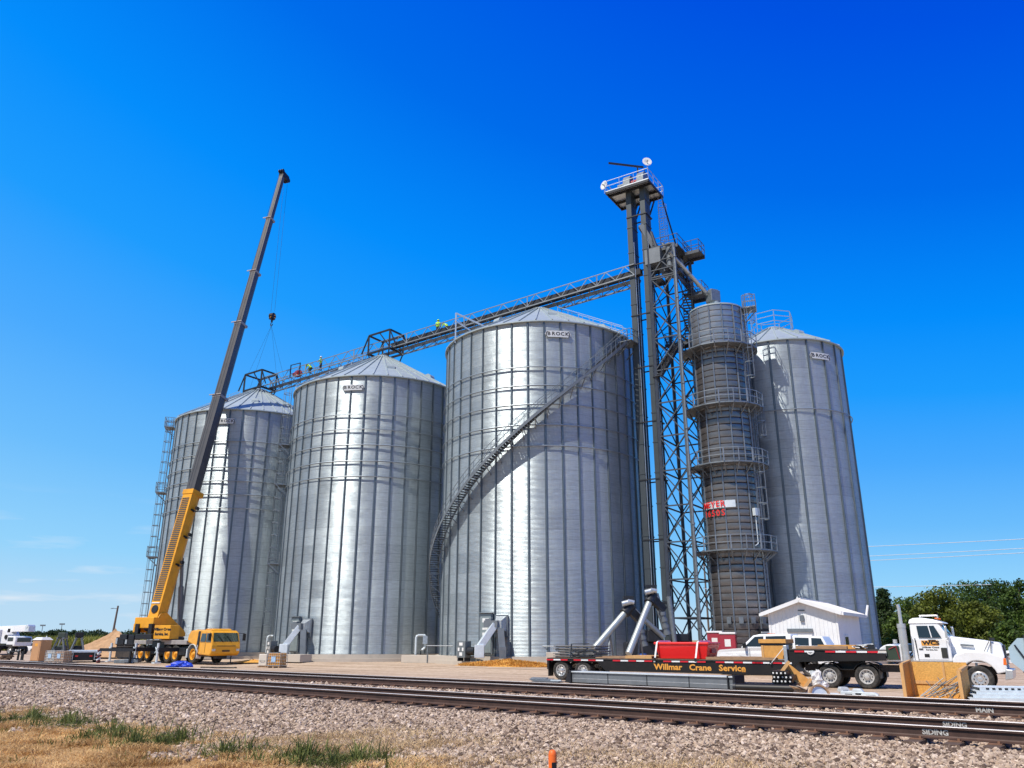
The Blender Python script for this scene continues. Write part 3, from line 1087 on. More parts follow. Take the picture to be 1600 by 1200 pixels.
C1, C2, C3, C5 = (-31.9, 95.7), (-14.55, 84.2), (2.8, 73.7), (25.7, 72.8)
BR = 9.14
up_rings = [24.45, 22.78, 21.1, 19.3, 17.5]
E1, E2, E3, E5 = 27.05, 27.25, 28.75, 28.0
b1 = bin_('leftmost grain bin, behind the raised boom of the yellow crane', C1, BR, 40, [23.3, 21.8, 20.3, 18.8, 17.3, 15.8], 1,
          [(-92.5, 25.6, 0.45)], [(-163, 1.2, 26.7, (26.5, 18.6, 11.2))], [(-75, .66), (-35, .72), (-130, .6), (-15, .85)], E1, 4.9)
roof_rail(b1, BR, -166, 1.0, 0.25, 4.9, E1)
b2 = bin_('grain bin second from the left, under the conveyor frame nearest the middle', C2, BR, 40, [23.15, 21.65, 20.1, 18.5, 17.0], 2,
          [(-97.5, 25.95, 0.45)], [(-164, 1.2, 26.9, (21.6, 17.4, 9.4))], [(-72, .66), (-28, .70), (-8, .9), (-128, .6), (-150, .8)], E2, 5.0)
roof_rail(b2, BR, -167, 1.0, 0.25, 5.0, E2)
b3 = bin_('largest looking grain bin in the middle with a long stair spiralling up its wall', C3, BR, 40, up_rings, 3,
          [(-82.5, 27.5, 0.45)], [], [(-80, .60), (-35, .78), (-12, .9), (-135, .62), (-160, .6)], E3, 4.75)
roof_rail(b3, BR, -33, 1.0, 0.25, 4.75, E3)
b5 = bin_('narrow grain bin at the right, behind the round dryer tower', C5, 5.9, 22, [21.38], 5,
          [(-70, 26.4, 0.45)], [], [(-20, .72), (-60, .5)], E5, rise=3.1, roof_cap=0.8)
# railed ring around the peak of the narrow bin
mb = MB()
for i in range(7):
    a = 2 * pi * i / 7
    p = Vector((2.0 * cos(a), 2.0 * sin(a), EAVE + 2.2))
    mb.bar(p, p + Vector((0, 0, 2.3)), 0.06)
for z in (3.4, 3.95, 4.5): mb.ring(2.0, EAVE + z, 0.035, 7, k=4)
mb.build('peak_handrail', GALV, b5)
for th, pz in ((-20, 0.85),):
    roof_rail(b5, 5.9, 185, 1.0, 0.35, 3.1, E5)

# --- spiral stair of the middle bin
def spiral_stair(parent, R):
    th_top, z_top = -42.0, 27.75
    k = -0.1479                           # metres per degree
    th_bot = th_top - (z_top - 1.0) / -k
    def zt(th): return z_top + (th - th_top) * -k
    r0, r1 = R + 0.30, R + 1.12
    st = MB()
    n = 150
    for i in range(n + 1):
        th = th_top + (th_bot - th_top) * i / n
        a = radians(th)
        d, t = Vector((cos(a), sin(a), 0)), Vector((-sin(a), cos(a), 0))
        R3 = Matrix((d, t, Vector((0, 0, 1)))).transposed()
        st.box(d * ((r0 + r1) / 2) + Vector((0, 0, zt(th))), (r1 - r0, 0.24, 0.045), R3)
    root = MB()
    n = 90
    prev = None
    for i in range(n + 1):
        th = th_top + (th_bot - th_top) * i / n
        z = zt(th)
        cur = [pol(r0, th, z - .02), pol(r1, th, z - .02)]
        if prev:
            for p, q in zip(prev, cur): root.bar(p, q, 0.045, 0.24)
        prev = cur
    stair = root.build('staircase', STEEL_G, parent)
    st.build('treads', STEEL_D, stair)
    hr = MB()
    prev = None
    n = 56
    for i in range(n + 1):
        th = th_top + (th_bot - th_top) * i / n
        z = zt(th)
        cur = [pol(r1, th, z + .55), pol(r1, th, z + 1.05), pol(r0, th, z + 1.05)]
        hr.bar(pol(r1, th, z - .05), pol(r1, th, z + 1.05), 0.045)
        if prev:
            for p, q in zip(prev, cur): hr.tube(p, q, 0.026, 5)
        prev = cur
    hr.build('handrail', GALV_D, stair)
    br = MB()
    for i in range(0, 29):
        th = th_top + (th_bot - th_top) * (i + .5) / 29
        z = zt(th)
        br.bar(pol(R, th, z - .15), pol(r1, th, z - .15), 0.07)
        br.bar(pol(R, th, z - .95), pol(r1 - .1, th, z - .17), 0.06)
    br.build('bracket', GALV_D, stair)
spiral_stair(b3, BR)
eave_platform(b3, BR, -37.5, 27.75, 1.4, 1.9)
# light tracks the row of catwalk braces at the left eave of the middle bin
mb = MB()
EAVE = E3
p0 = pol(BR + 0.1, -151, EAVE - .3)
mb.bar(p0, p0 + Vector((0, 0, 3.0)), 0.13)
mb.bar(p0 + Vector((0, 0, 3.0)), pol(BR * .72, -140, EAVE + 1.3), 0.13)
mb.bar(p0 + Vector((0, 0, 2.2)), pol(BR * .82, -147, EAVE + .8), 0.10)
mb.build('conveyor_support_post', GALV, b3)

# --- doors, unloading spouts, motors at the foot of the bins
M_DOOR = mat('grey_access_door', (0.26, 0.31, 0.32), rough=0.55, metal=0.3, var=0.15)
M_LABEL = mat('white_safety_label', (0.78, 0.78, 0.76), rough=0.6, var=0.12, vs=30)
def access_door(parent, R, th, z0, w_=1.0, h=2.9):
    a = radians(th)
    d, t = Vector((cos(a), sin(a), 0)), Vector((-sin(a), cos(a), 0))
    R3 = Matrix((d, t, Vector((0, 0, 1)))).transposed()
    mb = MB()
    mb.box(d * (R + 0.10) + Vector((0, 0, z0 + h / 2)), (0.16, w_ + .24, h + .24), R3, 1)
    mb.box(d * (R + 0.16) + Vector((0, 0, z0 + h / 2)), (0.13, w_, h), R3, 0)
    mb.box(d * (R + 0.24) + Vector((0, 0, z0 + h + .12)), (0.3, w_ + .4, 0.05), R3, 1)
    dr = mb.build('access_door', [M_DOOR, GALV_D], parent)
    lb = MB()
    for x, z, ww, hh in ((0, .84, .6, .32), (-.15, .62, .3, .16), (0.12, .62, .3, .16), (-.17, .48, .26, .24), (.14, .48, .22, .24), (0, .43, .18, .14)):
        lb.box(d * (R + 0.232) + t * x + Vector((0, 0, z0 + h * z)), (0.01, ww, hh), R3)
    lb.build('label', M_LABEL, dr)
access_door(b3, BR, -121.5, 1.15)
access_door(b2, BR, -126.0, 1.15)
access_door(b1, BR, -110.0, 1.15)

def spout(label, c, R, th, out_th):
    """square unloading spout that leaves the wall hood and drops to a box on the slab"""
    root = thing('unloading_spout', label, 'chute', (c[0], c[1], 0), 0, 'square unloading chutes')
    a = radians(th)
    d, t = Vector((cos(a), sin(a), 0)), Vector((-sin(a), cos(a), 0))
    R3 = Matrix((d, t, Vector((0, 0, 1)))).transposed()
    top = d * (R + .75) + Vector((0, 0, 3.25))
    low = d * (R + 1.5) - t * 1.25 + Vector((0, 0, 1.55))
    hd = MB()
    hd.box(d * (R + .13) + Vector((0, 0, 3.15)), (0.14, 1.1, 1.7), R3, 1)
    hd.add([d * (R + .18) + t * .45 + Vector((0, 0, 3.9)), d * (R + .18) - t * .45 + Vector((0, 0, 3.9)), d * (R + .18) - t * .45 + Vector((0, 0, 2.7)), d * (R + .18) + t * .45 + Vector((0, 0, 2.7)),
            top + t * .25 + Vector((0, 0, .3)), top - t * .25 + Vector((0, 0, .3)), top - t * .25 - Vector((0, 0, .3)), top + t * .25 - Vector((0, 0, .3))],
           [(0, 1, 5, 4), (1, 2, 6, 5), (2, 3, 7, 6), (3, 0, 4, 7), (4, 5, 6, 7)], 0)
    hd.build('hood', [GALV, GALV_D], root)
    gt = MB().box(top + Vector((0, 0, .05)) - t * .55, (0.55, 1.15, 0.5), R3).box(top + Vector((0, 0, .34)) - t * .8, (0.4, 0.5, 0.2), R3)
    gt.build('slide_gate', STEEL_G, root)
    MB().bar(top - t * .3, low, 0.55, 0.5).build('sloping_duct', GALV_L, root, bevel=0.02)
    MB().bar(low + Vector((0, 0, .2)), low + Vector((0, 0, -0.75)), 0.74, 0.74).build('discharge_box', GALV_L, root, bevel=0.02)
    MB().bar(top + t * .2 - Vector((0, 0, .3)), d * (R + .9) + t * .45 + Vector((0, 0, .9)), 0.5, 0.5).bar(d * (R + .9) + t * .45 + Vector((0, 0, 1.6)), d * (R + .9) + t * .45 + Vector((0, 0, .75)), 0.5).build('drop_duct', STEEL_G, root)
    return root
spout('square steel unloading chute on the middle bin, dropping to its foundation', C3, BR, -113, 0)
spout('square steel unloading chute on the bin second from the left', C2, BR, -117, 0)

M_MOTOR = mat('grey_motor_paint', (0.17, 0.19, 0.20), rough=0.5, metal=0.2, var=0.15)
def fan_box(label, p, rz, col=M_MOTOR):
    root = thing('control_cabinet', label, 'cabinet', p, rz)
    MB().bb(-.45, .45, -.35, .35, .25, 1.5).build('cabinet_body', col, root, bevel=.03)
    MB().bb(-.4, -.3, -.3, .3, 0, .25).bb(.3, .4, -.3, .3, 0, .25).build('foot', STEEL_D, root)
    MB().bb(-.18, .18, -.362, -.352, 1.15, 1.38).bb(-.32, -.15, -.362, -.352, .75, 1.0).bb(.12, .28, -.362, -.352, .75, 1.0).bb(-.15, .15, -.362, -.352, .4, .65).build('label', M_LABEL, root)
    mo = MB()
    mo.tube((.55, 0, .75), (1.25, 0, .75), .33, 14).tube((.45, 0, .75), (.55, 0, .75), .2, 10)
    mo.build('motor', STEEL_D, root, sm=40)
    return root
def at_wall(c, R, th, r, z=SLAB - .35): return (c[0] + (R + r) * cos(radians(th)), c[1] + (R + r) * sin(radians(th)), z)
fan_box('grey cabinet with a motor at the left foot of the middle bin', at_wall(C3, BR, -130, 1.1, 0.53), radians(-40))
fan_box('grey cabinet with a motor at the foot of the bin second from the left', at_wall(C2, BR, -140, 1.0, 0.53), radians(-50))
def aeration(label, p, rz):
    root = thing('meter_stand', label, 'meter', p, rz)
    MB().path([Vector((-.45, 0, .6)), Vector((-.45, 0, 2.1)), Vector((-.3, 0, 2.25)), Vector((.35, 0, 2.25)), Vector((.35, 0, 1.2)), Vector((0.1, 0, 1.0))], .10, 8).build('pipe_loop', GALV_L, root, sm=40)
    MB().bar((0, 0, 0), (0, 0, .9), .09).bb(-.55, .55, -.2, .2, .5, .62).build('post', STEEL_D, root)
    MB().bb(.15, .55, -.18, .18, 1.5, 2.2).build('meter_box', GALV, root)
    return root
aeration('bent pipe and meter stand between the two middle bins', (-8.1, 74.3, 0.25), 0.2)
aeration('bent pipe and meter stand between the two bins at the left', (-24.3, 84.4, 0.25), 0.2)
# foundation blocks in front of the bins
def block(label, p, sz, rz):
    t = MB().bb(-sz[0] / 2, sz[0] / 2, -sz[1] / 2, sz[1] / 2, 0, sz[2]).build('concrete_block', CONC, bevel=.03)
    t.location = p; t.rotation_euler = (0, 0, rz)
    tag(t, label, 'concrete block', 'concrete blocks at the foot of the bins')
block('low concrete block under the meter stand between the two middle bins', (-6.4, 70.6, .25), (6.2, 1.6, .62), -0.56)
block('small square concrete block in front of the middle bin, beside the trailer', (3.2, 61.2, .25), (1.1, 1.0, 1.0), -0.5)
block('low concrete block in front of the bin second from the left', (-19.6, 74.6, .25), (3.6, 1.4, .65), -0.56)
# ================================================================== OVERHEAD CONVEYOR
def conv_pt(k, side=0.0, z=0.0):
    """k metres along the row from the middle bin (right positive)"""
    p = Vector((C3[0], C3[1], 34.05)) + ROWE * k + ROWM * side
    p.z = 34.05 + 0.045 * k + z
    return p
K1 = (Vector((C1[0], C1[1], 0)) - Vector((C3[0], C3[1], 0))).dot(ROWE)
K2 = (Vector((C2[0], C2[1], 0)) - Vector((C3[0], C3[1], 0))).dot(ROWE)
KE = 10.7
M_TRUSS = mat('galvanised_truss', (0.30, 0.32, 0.335), rough=0.45, metal=0.6, var=0.15, vs=2)
def conveyor():
    root = thing('overhead_conveyor', 'long overhead conveyor with a railed catwalk running across the bin roofs to the tower', 'conveyor', conv_pt(0))
    O = conv_pt(0)
    def P(k, s, z): return conv_pt(k, s, z) - O
    W = 0.75
    tr = MB()
    # catwalk truss: top rails, deck chords, lower chords, zig-zag lacing on both sides
    k0, k1 = K1 + 1.0, KE
    for s in (-W, W):
        tr.bar(P(k0, s, 1.12), P(k1, s, 1.12), 0.07)
        tr.bar(P(k0, s, 0.0), P(k1, s, 0.0), 0.10, 0.10)
    n = int((k1 - k0) / 1.9)
    for i in range(n):
        a, b = k0 + (k1 - k0) * i / n, k0 + (k1 - k0) * (i + 1) / n
        m = (a + b) / 2
        for s in (-W, W):
            tr.bar(P(a, s, 0), P(m, s, 1.12), 0.055)
            tr.bar(P(m, s, 1.12), P(b, s, 0), 0.055)
            if i % 4 == 0: tr.bar(P(a, s, 0), P(a, s, 1.12), 0.11)
    tr.build('truss', M_TRUSS, root)
    lo = MB()
    for (a0, a1) in ((K1 + 1.8, K2 - 1.8), (K2 + 1.8, -1.2), (1.6, KE)):
        lo.bar(P(a0 + .7, 0, -0.85), P(a1 - .7, 0, -0.85), 0.13)
        n = max(2, int((a1 - a0) / 1.5))
        for i in range(n):
            a, b = a0 + (a1 - a0) * i / n, a0 + (a1 - a0) * (i + 1) / n
            m = (a + b) / 2
            for s in (-W, W):
                lo.bar(P(a, s, -.05), P(m, 0, -.85), 0.06)
                lo.bar(P(m, 0, -.85), P(b, s, -.05), 0.06)
    lo.build('lower_truss', STEEL_G, root)
    MB().bar(P(k0, -.36, -.06), P(k1, -.36, -.06), 0.66, 0.05).build('walkway', GALV_D, root)
    MB().bar(P(K2 + 1.2, 0.25, 0.34), P(KE + .5, 0.25, 0.34), 0.6, 0.56).build('conveyor_trough', STEEL_D, root)
    # cubical frames over the two bins at the left
    for k in (K1, K2):
        fr = MB()
        h = 1.55
        for dk in (-h, h):
            for s in (-1.2, 1.2):
                fr.bar(P(k + dk, s, -.35), P(k + dk, s, 2.0 if dk > -9 else 2), 0.17)
            fr.bar(P(k + dk, -1.2, 2.0), P(k + dk, 1.2, 2.0), 0.17)
            fr.bar(P(k + dk, -1.2, -.2), P(k + dk, 1.2, -.2), 0.2)
        for s in (-1.2, 1.2):
            fr.bar(P(k - h, s, 2.0), P(k + h, s, 2.0), 0.17)
            fr.bar(P(k - h, s, -.2), P(k + h, s, -.2), 0.2)
            fr.bar(P(k - h, s, 2.0), P(k - h - 1.0, s, 0), 0.12)
            fr.bar(P(k + h, s, 0.0), P(k, s, 2.0), 0.10)
            fr.bar(P(k + h, s, 2.0), P(k + h + .9, s, 0), 0.10)
            # legs down to the roof
            fr.bar(P(k - h, s, -.2), P(k - h * .8, s * .8, -1.3), 0.12)
            fr.bar(P(k + h, s, -.2), P(k + h * .8, s * .8, -1.3), 0.12)
        fr.build('support_frame', STEEL_D, root)
        MB().tube(P(k, 0, -.2), P(k, 0, -1.1), .38, 12).bb(*[0, 0, 0, 0, 0, 0]).build('drop_spout', STEEL_G, root, sm=40)
    # rail that runs down from the left frame to the eave
    dn = MB()
    for s in (-.5, .5):
        pa, pb = P(K1 - 1.6, s, 0), Vector((0, 0, 0))
    dn = MB()
    e = pol(BR + .2, -203, EAVE - .2) + Vector((C1[0], C1[1], 0)) - O
    return root
conveyor()

# ================================================================== BUCKET ELEVATOR
LEG0 = Vector((11.2, 68.0, 0))
def ep(k, s, z):
    """tower frame: k metres along the row from the first leg, s metres towards the camera"""
    return LEG0 + ROWE * k + ROWM * s + Vector((0, 0, z))
ROW3 = Matrix((ROWE, ROWM * -1, Vector((0, 0, 1)))).transposed()
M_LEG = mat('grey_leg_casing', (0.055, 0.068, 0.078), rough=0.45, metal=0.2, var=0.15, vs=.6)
def rails_on(mb, pts, closed=True, h=1.1, w_=0.045, mid=(0.55,), posts=2):
    n = len(pts)
    for i in range(n if closed else n - 1):
        a, b = pts[i], pts[(i + 1) % n]
        for hh in (*mid, h): mb.bar(a + Vector((0, 0, hh)), b + Vector((0, 0, hh)), w_)
        for j in range(posts):
            p = a + (b - a) * (j / posts)
            mb.bar(p, p + Vector((0, 0, h)), w_)
        if not closed and i == n - 2: mb.bar(b, b + Vector((0, 0, h)), w_)
HP = 43.75
def elevator():
    root = thing('bucket_elevator', 'tall twin bucket elevator with a railed head platform, highest thing in the yard', 'grain elevator', LEG0)
    def P(k, s, z): return ep(k, s, z) - LEG0
    for k in (0.0, 1.42):
        for s in (0.0, -0.66):
            mb = MB()
            mb.box(P(k + .25, s, 22.0), (0.50, 0.60, 43.4), ROW3)
            for i in range(16):
                z = 2.5 + i * 2.65
                mb.box(P(k + .25, s, z), (0.60, 0.66, 0.09), ROW3)
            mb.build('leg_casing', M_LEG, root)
        # head, boot and a conduit
        hd = MB()
        pr = [(-1.1, 0), (.62, 0), (.62, .9), (.3, 1.35), (-.2, 1.5), (-.75, 1.3), (-1.1, .8)]
        vs = []
        for kk in (k - .1, k + .6):
            for a, b in pr: vs.append(P(kk, a, HP + .1 + b))
        n = len(pr)
        hd.add(vs, [tuple(range(n)), tuple(range(n, 2 * n))] + [(i, n + i, n + (i + 1) % n, (i + 1) % n) for i in range(n)])
        hd.build('elevator_head', GALV_D, root)
        mo = MB().tube(P(k - .75, .2, HP + .6), P(k - .15, .2, HP + .6), .26, 12).box(P(k - .45, -.5, HP + .45), (.5, .5, .6), ROW3)
        mo.build('drive_motor', RED_D if k else STEEL_G, root, sm=40)
        MB().box(P(k + .25, -.36, .55), (.75, 1.9, 1.1), ROW3).build('elevator_boot', STEEL_D, root)
        cn = MB()
        cn.tube(P(k + .56, .22, 2), P(k + .56, .22, 38), .035, 5).tube(P(k + .56, -.33, 3), P(k + .56, -.33, 36), .04, 5)
        cn.build('conduit', GALV, root)
    for i in range(8):           # ties between the legs
        z = 5 + i * 5.1
        MB().bar(P(-.05, .3, z), P(2.0, .3, z), .10).bar(P(-.05, -1.1, z), P(2.0, -1.1, z), .10).bar(P(2.0, .3, z), P(2.0, -1.1, z), .08).build('leg_tie', STEEL_D, root)
    # head platform
    p = MB()
    k0, k1, s0, s1 = -1.75, 2.75, -2.6, 1.15
    p.box(P((k0 + k1) / 2, (s0 + s1) / 2, HP - .02), (k1 - k0, s1 - s0, .10), ROW3, 0)
    for s in (s0 + .1, -1.2, .45, s1 - .05): p.bar(P(k0, s, HP - .2), P(k1, s, HP - .2), .10, .24, 1)
    for k in (k0 + .05, k1 - .05): p.bar(P(k, s0, HP - .16), P(k, s1, HP - .16), .10, .22, 1)
    hp = p.build('head_platform', [GALV, STEEL_D], root)
    r = MB()
    rails_on(r, [P(k0, s0, HP), P(k1, s0, HP), P(k1, s1, HP), P(k0, s1, HP)], posts=3)
    r.build('handrail', GALV, hp)
    kb = MB()
    for k in (.05, .45, 1.47, 1.87):
        kb.bar(P(k, -1.0, HP - 2.6), P(k, -2.4, HP - .3), .12)
    kb.bar(P(2.6, -2.5, HP - .2), P(3.9, -2.9, 36.6), .12)
    kb.build('platform_brace', STEEL_D, root)
    # small jib hoist
    j = MB()
    j.bar(P(.95, -.77, HP), P(.95, -.77, HP + 3.0), .12)
    j.bar(P(1.4, -1.2, HP + 2.95), P(-1.2, 1.3, HP + 2.95), .11, .18)
    j.bar(P(1.5, -1.3, HP + 2.9), P(1.4, -1.2, HP + 2.1), .06)
    j.build('jib_hoist', STEEL_D, root)
    return root
elevator()

def dish(label, p, aim):
    root = thing('satellite_dish', label, 'dish antenna', p, 0, 'dish antennas on the elevator head')
    d = Vector(aim).normalized()
    R3 = d.to_track_quat('Z', 'Y').to_matrix()
    MB().lathe([(0.0, -.10), (.18, -.08), (.42, 0.0), (.46, .07), (.44, .08), (.18, -.04), (0, -.06)], 20, R=R3).build('reflector', WHITE, root, sm=60)
    MB().bar((0, 0, -.9), (0, 0, -.05), .05).bar((0, 0, -.05), -d * .1, .06).build('mast', GALV, root)
    MB().tube(d * 0.0, d * .25, .05, 8).build('feed_horn', STEEL_G, root, sm=40)
dish('white dish antenna on the left corner of the elevator head platform', ep(-1.95, 0.9, HP + .9), (-.7, -.5, 0.05))
dish('small white dish antenna above the middle of the elevator head railing', ep(-1.2, -2.2, HP + 1.9), (-.9, -.1, 0.1))
dish('white dish antenna on the top right corner of the elevator head platform', ep(2.7, 1.1, HP + 1.8), (.1, -.9, 0.1))

# ------------------------------------------------------------------ lattice tower beside the legs
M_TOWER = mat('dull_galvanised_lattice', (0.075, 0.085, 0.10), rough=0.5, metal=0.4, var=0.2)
def tower():
    k0, k1, s0, s1 = 2.15, 4.55, -3.6, 0.7
    base = ep((k0 + k1) / 2, (s0 + s1) / 2, 0)
    root = thing('lattice_tower', 'open steel lattice tower with zigzag stairs beside the elevator legs', 'tower', base)
    def P(k, s, z): return ep(k, s, z) - base
    top = 36.6
    cor = [(k0, s0), (k1, s0), (k1, s1), (k0, s1)]
    for i, (k, s) in enumerate(cor):
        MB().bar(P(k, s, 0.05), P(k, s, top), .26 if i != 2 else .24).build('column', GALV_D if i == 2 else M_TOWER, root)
    br = MB()
    nb = 12
    for j in range(nb):
        za, zb = .8 + (top - .8) * j / nb, .8 + (top - .8) * (j + 1) / nb
        for i in range(4):
            a, b = cor[i], cor[(i + 1) % 4]
            br.bar(P(*a, zb), P(*b, zb), .11)
            br.bar(P(*a, za), P(*b, zb), .085)
            br.bar(P(*b, za), P(*a, zb), .085)
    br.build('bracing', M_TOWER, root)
    # stair flights and landings in the upper half
    def flight(ka, sa, za, kb, sb, zb):
        a, b = P(ka, sa, za), P(kb, sb, zb)
        d = Vector((b.x - a.x, b.y - a.y, 0)).normalized()
        n = Vector((-d.y, d.x, 0)) * .42
        mb = MB()
        for q in (-1, 1):
            mb.bar(a + n * q, b + n * q, .06, .26)
            for h in (.55, 1.05): mb.bar(a + n * q + Vector((0, 0, h)), b + n * q + Vector((0, 0, h)), .045)
            for i in range(6):
                p = a + (b - a) * (i / 5) + n * q
                mb.bar(p, p + Vector((0, 0, 1.05)), .045)
        m_ = int(abs(zb - za) / .22)
        for i in range(m_):
            p = a + (b - a) * ((i + .5) / m_)
            mb.bar(p - n, p + n, .25, .05)
        mb.build('stair_flight', M_TOWER, root)
    def landing(ka, kb, sa, sb, z, posts=2):
        mb = MB()
        mb.box(P((ka + kb) / 2, (sa + sb) / 2, z), (abs(kb - ka), abs(sb - sa), .12), ROW3)
        for s in (sa, sb): mb.bar(P(ka, s, z - .15), P(kb, s, z - .15), .1, .25)
        rails_on(mb, [P(ka, sa, z), P(kb, sa, z), P(kb, sb, z), P(ka, sb, z)], posts=posts)
        mb.build('landing', M_TOWER, root)
    flight(k1 - .4, -3.4, 28.2, k1 + .4, -1.0, 32.2)
    landing(k1 + .1, k1 + 1.7, -3.2, -1.4, 32.2)
    landing(k0 - .2, k1 + .6, -3.7, -2.6, 28.2, 4)
    flight(k0 + .3, 1.0, 24.0, k0 + .9, -2.9, 28.2)
    flight(k1 + .8, -2.2, 32.2, k0 + .9, -3.0, 36.2)
    landing(k0 + .3, k1 + .3, s0 - .3, s1 - .4, 36.6, 3)
    landing(k1 + .3, k1 + 1.7, -3.0, -1.4, 36.4, 2)
    # extra decks and pipework where the conveyor meets the tower
    landing(k0 - .9, k0 + .2, -2.8, -1.0, 34.6, 2)
    pw_ = MB()
    for a, b in (((k0 + .3, .5, 38.4), (k0 + 1.3, .2, 34.2)), ((k0 + .9, -.8, 37.6), (k1 - .2, -.4, 33.2)), ((k0 - .6, -.4, 36.0), (k0 + .6, .5, 33.0)), ((k1 - .4, -2.6, 36.6), (k1 + .2, -2.2, 33.8))):
        pw_.tube(P(*a), P(*b), .15, 8)
    for z in (33.4, 34.3, 35.2): pw_.bar(P(k0, s1 + .05, z), P(k1, s1 + .05, z), .08).bar(P(k1 + .05, s0, z), P(k1 + .05, s1, z), .08)
    pw_.build('pipework', M_TOWER, root, sm=40)
    # machinery packed under the upper deck
    mc = MB()
    mc.box(P(k0 + .4, -.4, 35.8), (1.5, 2.4, 1.5), ROW3).box(P(k0 + 1.6, -2.0, 35.2), (1.3, 1.2, 1.0), ROW3)
    mc.bar(P(k0 - .8, .2, 39.5), P(k0 + .6, -.4, 36.2), .5).bar(P(k0 + .6, -.4, 35.2), P(k0 + 1.5, -.2, 33.6), .45)
    mc.bar(P(k0 - 1, -1.5, 35.5), P(k1, -1.5, 35.5), .7)
    mc.tube(P(k1 - .5, .3, 34.5), P(k1 - .5, .3, 36.8), .35, 12)
    mc.build('distributor', STEEL_G, root, sm=40)
    # caged ladder from the deck to the head platform
    lk, ls = 2.5, -2.3
    ld = MB()
    for q in (-.2, .2): ld.bar(P(lk + q, ls, 37), P(lk + q, ls, HP + 1.0), .05)
    for i in range(22): ld.bar(P(lk - .2, ls, 37.3 + i * .3), P(lk + .2, ls, 37.3 + i * .3), .03)
    lo_ = ld.build('ladder', GALV, root)
    cg = MB()
    for i in range(4):
        z = 39.2 + i * 1.2
        pts = [P(lk + .42 * sin(q), ls - .42 + .42 * cos(q) * -1, z) for q in np.linspace(-2.3, 2.3, 9)]
        for a, b in zip(pts[:-1], pts[1:]): cg.bar(a, b, .025, .06)
    for q in np.linspace(-2.2, 2.2, 7): cg.bar(P(lk + .42 * sin(q), ls - .42 - .42 * cos(q), 39.2), P(lk + .42 * sin(q), ls - .42 - .42 * cos(q), 42.8), .025)
    cg.build('safety_cage', GALV, lo_)
    return root
tower()
M_SPOUT = mat('pale_spout_pipe', (0.42, 0.45, 0.44), rough=0.45, metal=0.5, var=0.12)
DC = Vector((18.3, 66.0, 0))
def spout_pipe():
    a, b = ep(4.3, 1.0, 35.6), DC + Vector((-.55, 0, 31.9))
    t = thing('spout_pipe', 'pale straight spout pipe sloping from the tower to the top of the dryer', 'pipe', b)
    MB().tube(a - b, Vector((0, 0, 0)), .17, 12).build('tube', M_SPOUT, t, sm=40)
    MB().tube((a - b) * .02, (a - b) * .05, .24, 12).tube((a - b) * .48, (a - b) * .50, .21, 12).tube((a - b) * .97, (a - b), .24, 12).build('flange', GALV_D, t, sm=40)
spout_pipe()
# whitish post pipe in front of the tower
def fill_pipe():
    b = ep(4.75, 1.0, 0)
    t = thing('downpipe', 'pale vertical pipe rising along the front corner of the lattice tower', 'pipe', b)
    MB().tube((0, 0, .05), (0, 0, 35.9), .10, 10).build('tube', GALV_D, t, sm=40)
    mb = MB()
    for i in range(9): mb.tube((0, 0, 3 + i * 4), (0, 0, 3.15 + i * 4), .15, 10).bar((0, 0, 3 + i * 4), -ROWE * .3 - ROWM * .3 + Vector((0, 0, 3 + i * 4)), .06)
    mb.build('pipe_clamp', GALV_D, t)
fill_pipe()

